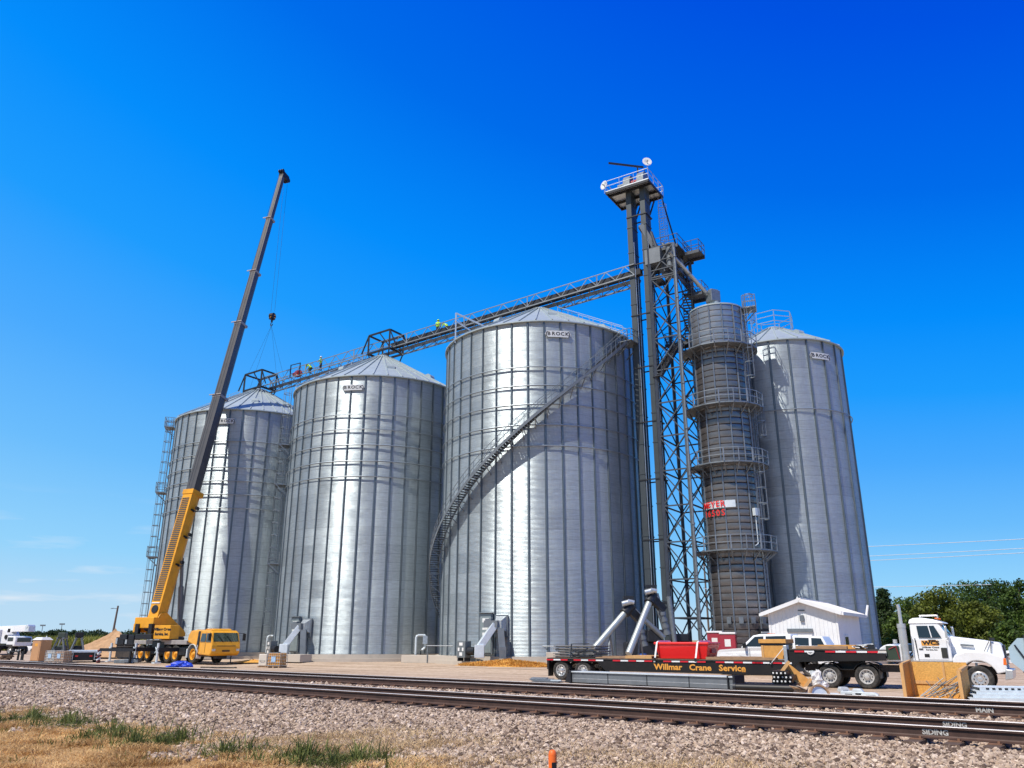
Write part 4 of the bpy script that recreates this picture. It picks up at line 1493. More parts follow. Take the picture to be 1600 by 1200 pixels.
# ================================================================== DRYER TOWER
M_DRY = mat('grey_dryer_sheet', (0.34, 0.335, 0.34), rough=0.30, metal=0.65, var=0.15, vs=1.0, stretch=(1, 1, 3))
M_DRYM = mat('brownish_dryer_sheet', (0.20, 0.185, 0.18), rough=0.30, metal=0.65, var=0.2, vs=1.0, stretch=(1, 1, 3))
M_DRYD = mat('dark_dryer_screen', (0.14, 0.13, 0.135), rough=0.5, metal=0.5, var=0.2, vs=1.0)
def dryer():
    root = thing('dryer_tower', 'grey round dryer tower banded into stages with railed walkways around it', 'grain dryer', DC)
    R = 2.30
    stages = [(0.35, 2.3, R), (2.3, 8.9, R - .05), (8.9, 15.9, R - .05), (15.9, 20.9, R - .05), (20.9, 26.2, R - .05), (26.2, 30.0, R + .04)]
    for i, (za, zb, r) in enumerate(stages):
        mb = MB()
        n = int(round((zb - za) / .55))
        prof = []
        for j in range(n):
            z0 = za + (zb - za) * j / n
            z1 = za + (zb - za) * (j + 1) / n
            # each band bellies out between its seams; below a walkway the bands lean in
            lip = .10 if (i < 5 and i > 0 and j > n - 5) else .035
            prof += [(r - .06, z0), (r, z0 + .05), (r + .03, (z0 + z1) / 2), (r + .03 - lip * .2, z1 - .06), (r - .06 - lip * .6, z1)]
        st = mb.lathe(prof, 48).build('stage', M_DRYD if i == 0 else M_DRY if i == 5 else M_DRYM, root, sm=35)
        rb = MB()
        for q in range(14):
            a = 2 * pi * (q + .37) / 14
            d = Vector((cos(a), sin(a), 0))
            rb.bar(d * (r + .06) + Vector((0, 0, za)), d * (r + .06) + Vector((0, 0, zb)), .10, .08)
        rb.build('rib', GALV_D, st)
    MB().lathe([(R + .12, 29.95), (R + .12, 30.08), (.45, 30.85), (.45, 31.1), (0, 31.15)], 40).build('roof', M_ROOF, root, sm=30)
    MB().box((-.1, 0, 31.65), (1.0, .9, 1.1), (0, 0, .4)).box((-.1, 0, 32.25), (.8, .7, .16), (0, 0, .4)).build('inlet_box', GALV_D, root, bevel=.06)
    # walkways: wrap most of the drum, polygonal, railed
    for zp in (8.9, 15.9, 20.9, 26.2):
        mb = MB()
        n = 12
        a0, a1 = radians(-215), radians(35)
        r0, r1 = R + .06, R + 1.0
        for j in range(n):
            qa, qb = a0 + (a1 - a0) * j / n, a0 + (a1 - a0) * (j + 1) / n
            def C(r, q, z): return Vector((r * cos(q), r * sin(q), z))
            vs = [C(r0, qa, zp), C(r1, qa, zp), C(r1, qb, zp), C(r0, qb, zp), C(r0, qa, zp - .1), C(r1, qa, zp - .1), C(r1, qb, zp - .1), C(r0, qb, zp - .1)]
            mb.add(vs, [(0, 1, 2, 3), (4, 5, 6, 7), (1, 2, 6, 5), (0, 3, 7, 4), (0, 1, 5, 4), (2, 3, 7, 6)])
            mb.bar(C(r1 - .1, qa, zp - .1), C(r0 - .1, qa, zp - .85), .08)
        wk = mb.build('walkway', GALV_D, root)
        hr = MB()
        pts = [Vector((r1 * cos(a0 + (a1 - a0) * j / n), r1 * sin(a0 + (a1 - a0) * j / n), zp)) for j in range(n + 1)]
        rails_on(hr, pts, closed=False, posts=1, w_=.055)
        for j in (3, 5, 7): hr.bar(pts[j], pts[j] + Vector((0, 0, 1.1)), .09)
        hr.build('handrail', M_TRUSS, wk)
    # ladders hop from walkway to walkway on the right
    zz = [9.0, 16.0, 21.0, 26.3, 30.2]
    for j in range(4):
        th = -38 if j % 2 else -52
        cage_ladder(root, R + .05, th + (0, 6)[j % 2], zz[j], zz[j + 1])
    eave_platform(root, R, -20, 30.0, 1.1, 1.5)
    sg = MB()
    sg.lathe([(R + .05, 12.28), (R + .05, 12.86)], 30, a0=radians(-176), a1=radians(-98)).build('sign_band', GALV_L, root, sm=40)
    for k, (txt, z) in enumerate((('MEYER', 12.57), ('1650S', 11.86))):
        for i, ch in enumerate(txt):
            a = radians(-164 + i * 10.4)
            d = Vector((cos(a), sin(a), 0))
            lettering(ch, .50, INK_R, root, d * (R + .13) + Vector((0, 0, z)), Vector((-sin(a), cos(a), 0)), (0, 0, 1), fat=.006, depth=.01)
    MB().box(pol(R + .2, -58, 11.9), (.3, .5, .6), Matrix.Rotation(radians(-58), 3, 'Z')).path([pol(R + .12, -58, 11.6), pol(R + .12, -58, 9.4), pol(R + .12, -66, 9.2)], .04, 6).build('junction_box', GALV_L, root)
    # louvred burner openings at the foot
    for th in (-62, -40):
        a = radians(th)
        R3 = Matrix.Rotation(a, 3, 'Z')
        d, t = Vector((cos(a), sin(a), 0)), Vector((-sin(a), cos(a), 0))
        mb = MB()
        mb.box(d * (R + .05) + Vector((0, 0, 1.9)), (.12, 1.0, 2.0), R3, 0)
        for i in range(6): mb.box(d * (R + .15) + Vector((0, 0, 1.25 + i * .28)), (.08, .8, .13), R3, 1)
        mb.build('louvre', [STEEL_D, GALV_L], root)
    for th in (-128, -106, -84, -62, -40):
        a = radians(th)
        MB().box(pol(R + .08, th, 3.55), (.16, .34, .5), Matrix.Rotation(a, 3, 'Z')).build('vent_hood', GALV_D, root)
    return root
dryer()
M_CABR = mat('faded_red_paint', (0.36, 0.03, 0.05), rough=.5, var=.1)
def red_cab(label, p, rz, h):
    root = thing('burner_cabinet', label, 'cabinet', p, rz, 'red burner cabinets at the foot of the dryer')
    MB().bb(-.55, .55, -.5, .5, .15, h).build('cabinet_body', M_CABR, root, bevel=.04)
    MB().bb(-.58, .58, -.55, .5, h, h + .14).build('cap', WHITE, root, bevel=.03)
    MB().bb(-.22, .20, -.515, -.503, h - .85, h - .35).build('panel_label', M_LABEL, root)
    MB().bb(-.45, -.35, -.4, .4, 0, .15).bb(.35, .45, -.4, .4, 0, .15).build('foot', STEEL_D, root)
def gpos(u, Y): return Vector((at(u, 1000, Y).x, Y, gz(at(u, 1000, Y).x, Y)))
red_cab('narrow red burner cabinet with a white cap, left one at the foot of the dryer', gpos(1118, 62.5), radians(-20), 2.35)
red_cab('wider red burner cabinet with paper labels, right one at the foot of the dryer', gpos(1138, 61.0), radians(-20), 2.25)

# ------------------------------------------------------------------ white shed
M_SIDING = mat('white_ribbed_siding', (0.78, 0.79, 0.80), rough=0.5, var=0.04, vs=1.5, dirt=(0.5, 0.47, 0.42), damt=0.2)
M_SHROOF = mat('white_metal_roof', (0.80, 0.76, 0.73), rough=0.45, var=0.04)
def shed():
    W, Ln, H_, Hp = 4.5, 7.4, 3.70, 4.46
    org = Vector((at(1257, 1000, 56).x, 56, YARD))
    root = thing('shed', 'small white metal shed with a gable roof in front of the right-hand bin', 'shed', org, radians(-33))
    a = MB()
    a.prism([(-W / 2, 0), (W / 2, 0), (W / 2, H_), (0, Hp), (-W / 2, H_)], 0, Ln)
    n = 17
    for i in range(n):                # ribs of the sheeting
        x = -W / 2 + W * (i + .5) / n
        z1 = H_ + (Hp - H_) * (1 - abs(x) / (W / 2)) - .06
        a.box((x, -.012, z1 / 2), (.035, .03, z1))
    for i in range(26):
        y = Ln * (i + .5) / 26
        a.box((W / 2 + .012, y, H_ / 2 - .05), (.03, .035, H_ - .1))
    a.build('wall', M_SIDING, root)
    MB().bb(-W / 2 - .03, -W / 2 + .10, -.045, -.02, 0, H_).bb(W / 2 - .10, W / 2 + .03, -.045, -.02, 0, H_).build('corner_trim', WHITE, root)
    r = MB()
    oh, ov = .38, .45
    s = (Hp - H_) / (W / 2)
    for q in (-1, 1):
        x1, z1 = q * (W / 2 + oh), H_ - s * oh
        vs = [(0, -ov, Hp + .06), (0, Ln + ov, Hp + .06), (x1, Ln + ov, z1 + .06), (x1, -ov, z1 + .06), (0, -ov, Hp - .10), (0, Ln + ov, Hp - .10), (x1, Ln + ov, z1 - .10), (x1, -ov, z1 - .10)]
        r.add(vs, [(0, 1, 2, 3), (4, 5, 6, 7), (0, 3, 7, 4), (1, 2, 6, 5), (2, 3, 7, 6)])
        for i in range(20):
            y = -ov + (Ln + 2 * ov) * (i + .5) / 20
            r.bar((0, y, Hp + .075), (x1, y, z1 + .075), .04, .04)
    r.bar((0, -ov, Hp + .08), (0, Ln + ov, Hp + .08), .3, .05)
    r.build('roof', M_SHROOF, root)
    f = MB()
    for q in (-1, 1):
        f.bar((0, -ov - .015, Hp - .04), (q * (W / 2 + oh), -ov - .015, H_ - s * oh - .04), .03, .24)
        f.bb(q * (W / 2 + oh), q * (W / 2 + oh) + q * .14, -ov, Ln + ov, H_ - s * oh - .16, H_ - s * oh + .03)
    f.build('fascia', WHITE, root)
    MB().bb(-.13, .13, -.16, -.03, 3.05, 3.45).bb(-.22, .22, -.06, -.03, 3.72, 3.8).build('wall_lamp', STEEL_G, root)
    dr = MB().bb(-1.0, .55, -.055, -.03, 0, 2.35).build('door', WHITE, root)
    MB().bb(-1.05, .62, -.16, -.03, 2.36, 2.58).build('door_hood', GALV_D, dr)
    MB().bb(-.65, .25, -.066, -.056, 1.86, 1.95).build('door_window', GLASS, dr)
    w_ = MB().bb(W / 2 + .03, W / 2 + .08, 1.3, 2.5, 0.9, 2.15).build('window', WHITE, root)
    MB().bb(W / 2 + .078, W / 2 + .095, 1.40, 1.86, 1.0, 2.05).bb(W / 2 + .078, W / 2 + .095, 1.95, 2.4, 1.0, 2.05).build('pane', GLASS, w_)
    MB().tube((W / 2 + oh + .1, Ln + ov - .1, H_ - .2), (W / 2 + oh + .28, Ln + ov, H_ + .6), .09, 8).build('vent_pipe', WHITE, root, sm=40)
    return root
shed()

# ------------------------------------------------------------------ augers in front of the elevator
def auger(label, a, b, hd):
    root = thing('tube_conveyor', label, 'auger', (a.x, a.y, 0), 0, 'inclined tube augers')
    O = Vector((a.x, a.y, 0))
    MB().tube(a - O, b - O, .23, 14).build('tube', M_SPOUT, root, sm=40)
    mb = MB()
    d = (b - a).normalized()
    mb.tube(b - O - d * .1, b - O + d * .7, .38, 12)
    e = b - O + d * .4
    mb.bar(e, e + Vector((.9, .3, -.9)), .5, .5)
    mb.box(e + Vector((.0, -.1, .75)), (.75, .6, .18))
    mb.build('head', STEEL_D, root, sm=40)
    mo = MB().tube(e + Vector((-.5, -.35, .3)), e + Vector((.1, -.35, .45)), .2, 10).tube(e + Vector((-.1, -.4, .5)), e + Vector((.35, -.4, .4)), .16, 10)
    mo.build('motor', GALV, root, sm=40)
    fx = MB()
    pts = [e + Vector((.7, .2, -.8)) + Vector((.35 * i / 8, 0, -.22 * i)) for i in range(9)]
    for i, (p, q) in enumerate(zip(pts[:-1], pts[1:])): fx.tube(p, q, .26 if i % 2 else .21, 10)
    fx.build('flexible_spout', STEEL_G, root, sm=40)
    mb = MB()
    mid = (a + b) * .5 - O
    for s in (-.7, .7): mb.bar(mid + Vector((0, 0, -.2)), Vector((mid.x + s * .5, mid.y + s, .1)), .09)
    mb.build('undercarriage', GALV_D, root)
auger('inclined pale auger tube in front of the middle bin, lower of the pair', Vector((at(928, 1012, 58).x, 58, 1.5)), Vector((at(977, 957, 59).x, 59, at(977, 957, 59).z)), 1)
auger('inclined pale auger tube in front of the elevator legs, steeper of the pair', Vector((at(982, 1020, 57).x, 57, 1.2)), Vector((at(1015, 940, 59).x, 59, at(1015, 940, 59).z)), 1)
def boot_pipes():
    p = gpos(1022, 63)
    t = thing('pit_machinery', 'dark jumble of pipes and drive gear at the foot of the elevator legs', 'machinery', p)
    MB().bb(-2.2, 2.4, -.6, 1.2, 0, 1.7).bb(-.6, .6, -.9, .9, 1.7, 2.6).bb(1.4, 2.6, -.3, .7, 1.7, 2.3).build('casing', STEEL_D, t, bevel=.08)
    MB().tube((.2, -.4, 5.2), (.9, -.6, 2.2), .26, 10).tube((-1.6, -.9, 4.0), (.6, -.9, 2.0), .2, 10).tube((1.2, -.6, 5.0), (1.5, -.7, .4), .2, 10).build('pipe', GALV_D, t, sm=40)
    MB().tube((2.6, -.9, .6), (2.6, -.9, 1.3), .28, 14).build('gear_drum', STEEL_G, t, sm=40)
boot_pipes()
M_BLUE = mat('blue_plastic_barrel', (0.02, 0.10, 0.38), rough=0.4, var=0.1)
t = thing('barrel', 'blue plastic barrel standing on the ground left of the red tank', 'barrel', gpos(1003, 60))
MB().lathe([(0, 0), (.29, 0), (.31, .05), (.31, .3), (.29, .33), (.31, .36), (.31, .62), (.29, .65), (.31, .68), (.30, .92), (0, .95)], 20).build('body', M_BLUE, t, sm=40)
MB().tube((.1, 0, .95), (.1, 0, .98), .05, 8).build('bung', BLACK, t)
# ================================================================== TRUCK AND TRAILER
TA = radians(-33.6)
TF = Vector((cos(TA), sin(TA), 0))
TL = Vector((-sin(TA), cos(TA), 0))
TRUCK0 = Vector((19.78, 35.74, 0)) + TL * 1.02
M_RIM = mat('painted_wheel_rim', (0.62, 0.60, 0.57), rough=0.45, metal=0.3, var=0.12, vs=8, dirt=(0.2, 0.15, 0.11), damt=0.5, ds=5)
M_RIMY = mat('yellow_wheel_rim', (0.80, 0.36, 0.02), rough=0.5, var=0.1, vs=6, dirt=(0.2, 0.1, 0.04), damt=0.3, ds=5)
M_GREASE = mat('greasy_chassis', (0.035, 0.03, 0.028), rough=0.7, var=0.4, vs=6, dirt=(0.14, 0.11, 0.08), damt=0.4)
def wheel(parent, x, y, r, wd, rim, side=-1, dish=0.08, hub=None, holes=10, proto={}):
    """tyre with its rim as a child; side -1 faces -y"""
    key = (r, wd, rim.name, side, dish, hub.name if hub else '')
    if key in proto:
        t0, r0 = proto[key]
        t = t0.copy(); link(t); t.parent = parent; t.location = (x, y, r)
        q = r0.copy(); link(q); q.parent = t
        return t
    R3 = Matrix.Rotation(radians(90), 3, 'X')      # z -> -y
    h = wd / 2
    pr = r * 0.60
    prof = [(pr, -h * .75), (r * .78, -h), (r * .93, -h * .96), (r * .985, -h * .8), (r, -h * .6), (r * .985, -h * .56), (r, -h * .5), (r, -h * .08), (r * .985, 0), (r, h * .08), (r, h * .5), (r * .985, h * .56), (r, h * .6), (r * .985, h * .8), (r * .93, h * .96), (r * .78, h), (pr, h * .75)]
    t = MB().lathe(prof, 36, R=R3).build('wheel', RUBBER, parent, sm=30)
    t.location = (x, y, r)
    s = -side
    o = h * s
    mb = MB()
    mb.lathe([(pr * 1.03, o * .72), (pr * 1.03, o * .92), (pr * .93, o * .9), (pr * .86, o * (.9 - dish * 4)), (pr * .55, o * (.9 - dish * 4.5)), (pr * .34, o * .86), (pr * .30, o * 1.02), (pr * .18, o * 1.08), (0, o * 1.10)], 28, R=R3, m=0)
    for i in range(holes):
        a = 2 * pi * i / holes
        c = Vector((pr * .70 * cos(a), -o * (.9 - dish * 4.2), pr * .70 * sin(a)))
        mb.tube(c + Vector((0, .004 * s, 0)), c - Vector((0, .022 * s, 0)), pr * .085, 8, 1)
        c2 = Vector((pr * .43 * cos(a + .3), -o * .9, pr * .43 * sin(a + .3)))
        mb.tube(c2, c2 - Vector((0, .03 * s, 0)), pr * .04, 6, 2)
    q = mb.build('rim', [rim, STEEL_D, hub or rim], t, sm=30)
    proto[key] = (t, q)
    return t

def arch(cx, cz, r, a0, a1, n=9):
    return [(cx + r * cos(radians(a0 + (a1 - a0) * i / n)), cz + r * sin(radians(a0 + (a1 - a0) * i / n))) for i in range(n + 1)]

def truck():
    root = thing('semi_truck', 'white conventional semi tractor with a tall exhaust stack hauling the black lowboy trailer', 'truck', TRUCK0, TA)
    C = 1.02                                  # centre line is y = 0, near side y < 0
    # frame
    f = MB()
    for s in (-1, 1): f.bb(-7.3, 1.0, s * .43 - .05, s * .43 + .05, .72, 1.0)
    for x in (-7.0, -5.3, -3.6, -2.0, 0.6): f.bb(x - .08, x + .08, -.43, .43, .75, .95)
    f.bb(-6.9, -4.0, -.30, .30, .45, .72)
    f.bb(-5.75, -4.75, -.5, .5, 1.0, 1.18)
    f.tube((-4.48, -.85, .52), (-4.48, .85, .52), .11, 8).tube((-6.09, -.85, .52), (-6.09, .85, .52), .11, 8).tube((0, -.85, .52), (0, .85, .52), .07, 8)
    f.build('chassis', M_GREASE, root)
    # cab
    ins = lambda x, z: 0.0 if z < 2.0 else (z - 2.0) * 0.12
    cab = [(-2.45, 1.20), (-.92, 1.20), (-.92, 2.22), (-1.30, 2.83), (-2.43, 2.83)]
    cb = MB().prism(cab, -1.03, 1.03, inset=ins).build('cab', WHITE, root, bevel=.05)
    roof = [(-2.47, 2.80), (-1.05, 2.80), (-1.12, 2.86), (-1.45, 2.97), (-1.9, 3.05), (-2.25, 3.04), (-2.42, 2.97)]
    MB().prism(roof, -.98, .98, inset=lambda x, z: (z - 2.80) * .5).build('roof', WHITE, root, bevel=.04)
    # side glass and windscreen stand 4 mm proud
    for s in (-1, 1):
        y = lambda z: s * (1.03 - (z - 2.0) * .12 + .006)
        dm = MB()
        # door outline seam
        win = [(-2.12, 2.20), (-1.22, 2.20), (-1.46, 2.70), (-2.16, 2.70)]
        dr = MB().prism([(-2.22, 1.28), (-1.05, 1.28), (-1.05, 2.14), (-2.22, 2.14)], s * 1.03, s * 1.045).build('door', WHITE, cb, bevel=.012)
        MB().prism([(-2.30, 2.17), (-2.24, 1.25), (-2.215, 1.25), (-2.26, 2.17)], s * 1.031, s * 1.040).bar((-1.75, s * 1.07, 2.10), (-1.45, s * 1.07, 2.10), .03).build('door_trim', STEEL_D, cb)
        n = len(win)
        vs = [(a, y(b), b) for a, b in win] + [(a, y(b) - s * .02, b) for a, b in win]
        MB().add(vs, [tuple(range(n)), tuple(range(n, 2 * n))] + [(i, n + i, n + (i + 1) % n, (i + 1) % n) for i in range(n)]).build('side_window', GLASS, cb)
        MB().bar((-1.60, y(2.2) + s * .004, 2.2), (-1.68, y(2.7) + s * .004, 2.7), .04).build('window_bar', WHITE, cb)
    vs = []
    for o in (.006, -.01):
        for yy, k in ((-.86, 0), (.86, 0), (.80, 1), (-.80, 1)):
            a, b = (-.965, 2.30) if k == 0 else (-1.245, 2.74)
            vs.append((a + .85 * o, yy, b + .53 * o))
    MB().add(vs, [(0, 1, 2, 3), (4, 5, 6, 7), (0, 1, 5, 4), (1, 2, 6, 5), (2, 3, 7, 6), (3, 0, 4, 7)]).build('windscreen', GLASS_B, cb)
    MB().bar((-.955, 0, 2.30), (-1.24, 0, 2.75), .04, .03).build('windscreen_bar', STEEL_D, cb)
    # hood with raised fenders
    hood = [(-.94, 1.30), (.96, 1.10), (1.02, 1.45), (.98, 1.92), (.90, 2.0), (.3, 2.10), (-.94, 2.26)]
    hd = MB().prism(hood, -.80, .80, inset=lambda x, z: max(0, z - 1.7) * .30 + max(0, x) * .10).build('hood', WHITE, root, bevel=.06)
    for s in (-1, 1):
        fen = [(-.92, 1.0)] + arch(0, .56, .70, 165, 15, 10) + [(1.0, .82), (1.06, 1.0), (1.02, 1.42), (.70, 1.52), (.35, 1.62), (-.35, 1.64), (-.80, 1.50), (-.92, 1.30)]
        MB().prism(fen, s * .62, s * 1.06, inset=lambda x, z: s * (max(0, z - 1.45) * .6) * (0 if False else 1) * 0).build('fender', WHITE, hd, bevel=.045)
        MB().prism([(.94, 1.10), (1.075, 1.10), (1.075, 1.38), (.98, 1.38)], s * .86, s * 1.07).build('turn_signal', LAMP_A, hd, bevel=.02)
        MB().prism([(-.55, 1.86), (-.05, 1.82), (-.05, 1.90), (-.55, 1.94)], s * .735, s * .775).build('hood_vent', GALV_D, hd)
        MB().bb(1.02, 1.07, s * .52, s * .80, 1.14, 1.36).build('headlight', CHROME, hd, bevel=.02)
        # mirrors on bars
        mr = MB()
        mr.bar((-1.02, s * 1.05, 2.66), (-.95, s * 1.38, 2.68), .03).bar((-1.02, s * 1.05, 2.12), (-.95, s * 1.38, 2.12), .03).bar((-.95, s * 1.38, 2.10), (-.95, s * 1.38, 2.70), .03)
        mr.box((-.97, s * 1.36, 2.42), (.08, .22, .46))
        mr.build('mirror', CHROME, cb, bevel=.015)
        hm = MB()
        hm.bar((.55, s * .78, 1.55), (.62, s * .72, 2.16), .025).bar((.30, s * .8, 1.62), (.60, s * .72, 2.14), .02).box((.62, s * .72, 2.14), (.12, .05, .10))
        hm.build('hood_mirror', STEEL_D, hd)
    MB().bb(1.0, 1.055, -.46, .46, 1.02, 1.90).build('grille', STEEL_D, hd, bevel=.02)
    MB().prism([(.92, .50), (1.22, .56), (1.26, .92), (1.0, .94)], -1.10, 1.10).build('bumper', CHROME, root, bevel=.03)
    # steps, horn, marker lamps
    MB().bb(-2.3, -.95, -1.04, -.70, 1.0, 1.19).bb(-2.1, -.98, -1.06, -.70, .62, .72).bb(-2.3, -.95, .70, 1.04, 1.0, 1.19).build('step', GALV, root, bevel=.02)
    MB().tube((-2.05, -.35, 3.14), (-1.3, -.35, 3.14), .035, 8).box((-2.03, -.35, 3.10), (.05, .05, .12)).box((-1.32, -.35, 3.10), (.06, .08, .12)).build('air_horn', CHROME, root, sm=40)
    lm = MB()
    for yy in (-.6, -.3, 0, .3, .6): lm.box((-1.36, yy, 3.02), (.10, .09, .05))
    lm.build('marker_lamp', LAMP_A, root)
    dl = MB().bb(-2.04, -1.36, -1.052, -1.046, 1.86, 2.08)
    dl.build('door_badge', INK_Y, cb, bevel=.001)
    lettering('WCS', .15, INK, cb, (-1.66, -1.054, 1.97), (1, 0, 0), (0, 0, 1), fat=.012, depth=.002, sx=1.4)
    lettering('Willmar Crane', .065, INK, cb, (-1.70, -1.048, 1.79), (1, 0, 0), (0, 0, 1), fat=.004, depth=.002, sx=1.2)
    lettering('Service, Inc.', .055, INK, cb, (-1.66, -1.048, 1.69), (1, 0, 0), (0, 0, 1), fat=.004, depth=.002, sx=1.2)
    MB().bb(-1.98, -1.78, -1.052, -1.046, 1.38, 1.52).build('data_plate', INK, cb)
    MB().bb(-1.30, -1.06, -1.075, -1.047, 1.36, 1.78).build('lower_window', GLASS, cb, bevel=.02)
    # grab rails, door handle, cab seams, air lines
    gr_ = MB()
    gr_.tube((-2.40, -1.08, 1.35), (-2.40, -1.08, 2.25), .018, 6).bar((-2.40, -1.02, 1.4), (-2.40, -1.08, 1.4), .02).bar((-2.40, -1.02, 2.2), (-2.40, -1.08, 2.2), .02)
    gr_.build('grab_rail', CHROME, cb)
    MB().box((-2.08, -1.056, 1.72), (.16, .03, .05)).build('door_handle', STEEL_D, cb)
    MB().bb(-.955, -.940, -1.0, -.83, 1.3, 2.2).build('hood_seam', STEEL_D, hd)
    al = MB()
    for k, c0 in enumerate((0, .12, .24)):
        al.path([Vector((-2.46, -.3 + c0, 1.7)), Vector((-2.9, -.35 + c0, 1.25)), Vector((-3.5, -.3 + c0, 1.15)), Vector((-4.2, -.3 + c0, 1.45))], .022, 5)
    al.build('air_line', RUBBER, root)
    # exhaust stack behind the cab
    ex = MB()
    ex.tube((-2.78, -.84, 1.20), (-2.78, -.84, 2.62), .17, 18, 0).tube((-2.78, -.84, 2.62), (-2.78, -.84, 2.80), .185, 18, 0)
    ex.tube((-2.78, -.84, 2.8), (-2.78, -.84, 3.5), .075, 12, 0).tube((-2.78, -.84, 3.5), (-2.81, -.84, 3.64), .075, 12, 0)
    ex.tube((-2.78, -.84, 1.2), (-2.78, -.84, 1.42), .19, 18, 0)
    ex.build('exhaust_stack', CHROME, root, sm=40)
    # white rounded tank and green box behind the cab
    MB().prism([(-3.95, 1.18)] + arch(-3.35, 1.30, .62, 175, 60, 8) + [(-2.9, 1.95), (-2.9, 1.18)], -.98, .6).build('deck_tank', WHITE, root, bevel=.05)
    gb = MB().bb(-3.52, -2.98, -1.06, -.99, 1.26, 1.86).build('side_locker', mat('dark_green_paint', (0.03, 0.05, 0.03), rough=0.5, var=0.15), root, bevel=.02)
    MB().path([Vector((-3.4, -1.08, 1.7)), Vector((-3.1, -1.08, 1.84)), Vector((-3.0, -1.08, 1.3))], .018, 5).build('air_hose', RED_D, root)
    lettering('CRANE', .10, INK, root, (-3.73, -.99, 1.36), (1, 0, 0), (0, 0, 1), fat=.004, depth=.002)
    MB().tube((-3.2, -.4, 1.95), (-3.2, -.4, 2.13), .09, 10).build('work_lamp', CHROME, root, sm=40)
    tk = MB().tube((-2.2, -.78, .72), (-1.2, -.78, .72), .27, 20)
    tk.build('fuel_tank', CHROME, root, sm=40)
    # wheels
    for s in (-1, 1):
        wheel(root, 0, s * .93, .525, .30, CHROME, s, -.02, CHROME)
        for x in (-4.48, -6.09):
            wheel(root, x, s * .90, .52, .28, M_RIM, s, .16, CHROME)
            wheel(root, x, s * .60, .52, .28, M_RIM, -s, .02)
        fd = MB()
        for cx in (-4.48, -6.09):
            a = arch(cx, .52, .60, 150, 30, 8)
            for (xa, za), (xb, zb) in zip(a[:-1], a[1:]): fd.bar((xa, s * .76, za), (xb, s * .76, zb), .62, .02, up=(0, 0, 1))
        fd.bar((-4.48 - .52, s * .76, .82), (-6.09 + .52, s * .76, .82), .6, .03)
        fd.bb(-3.95, -3.90, s * 1.05, s * .5, .45, .85)
        fd.build('mudguard', BLACK, root)
    return root
truck()

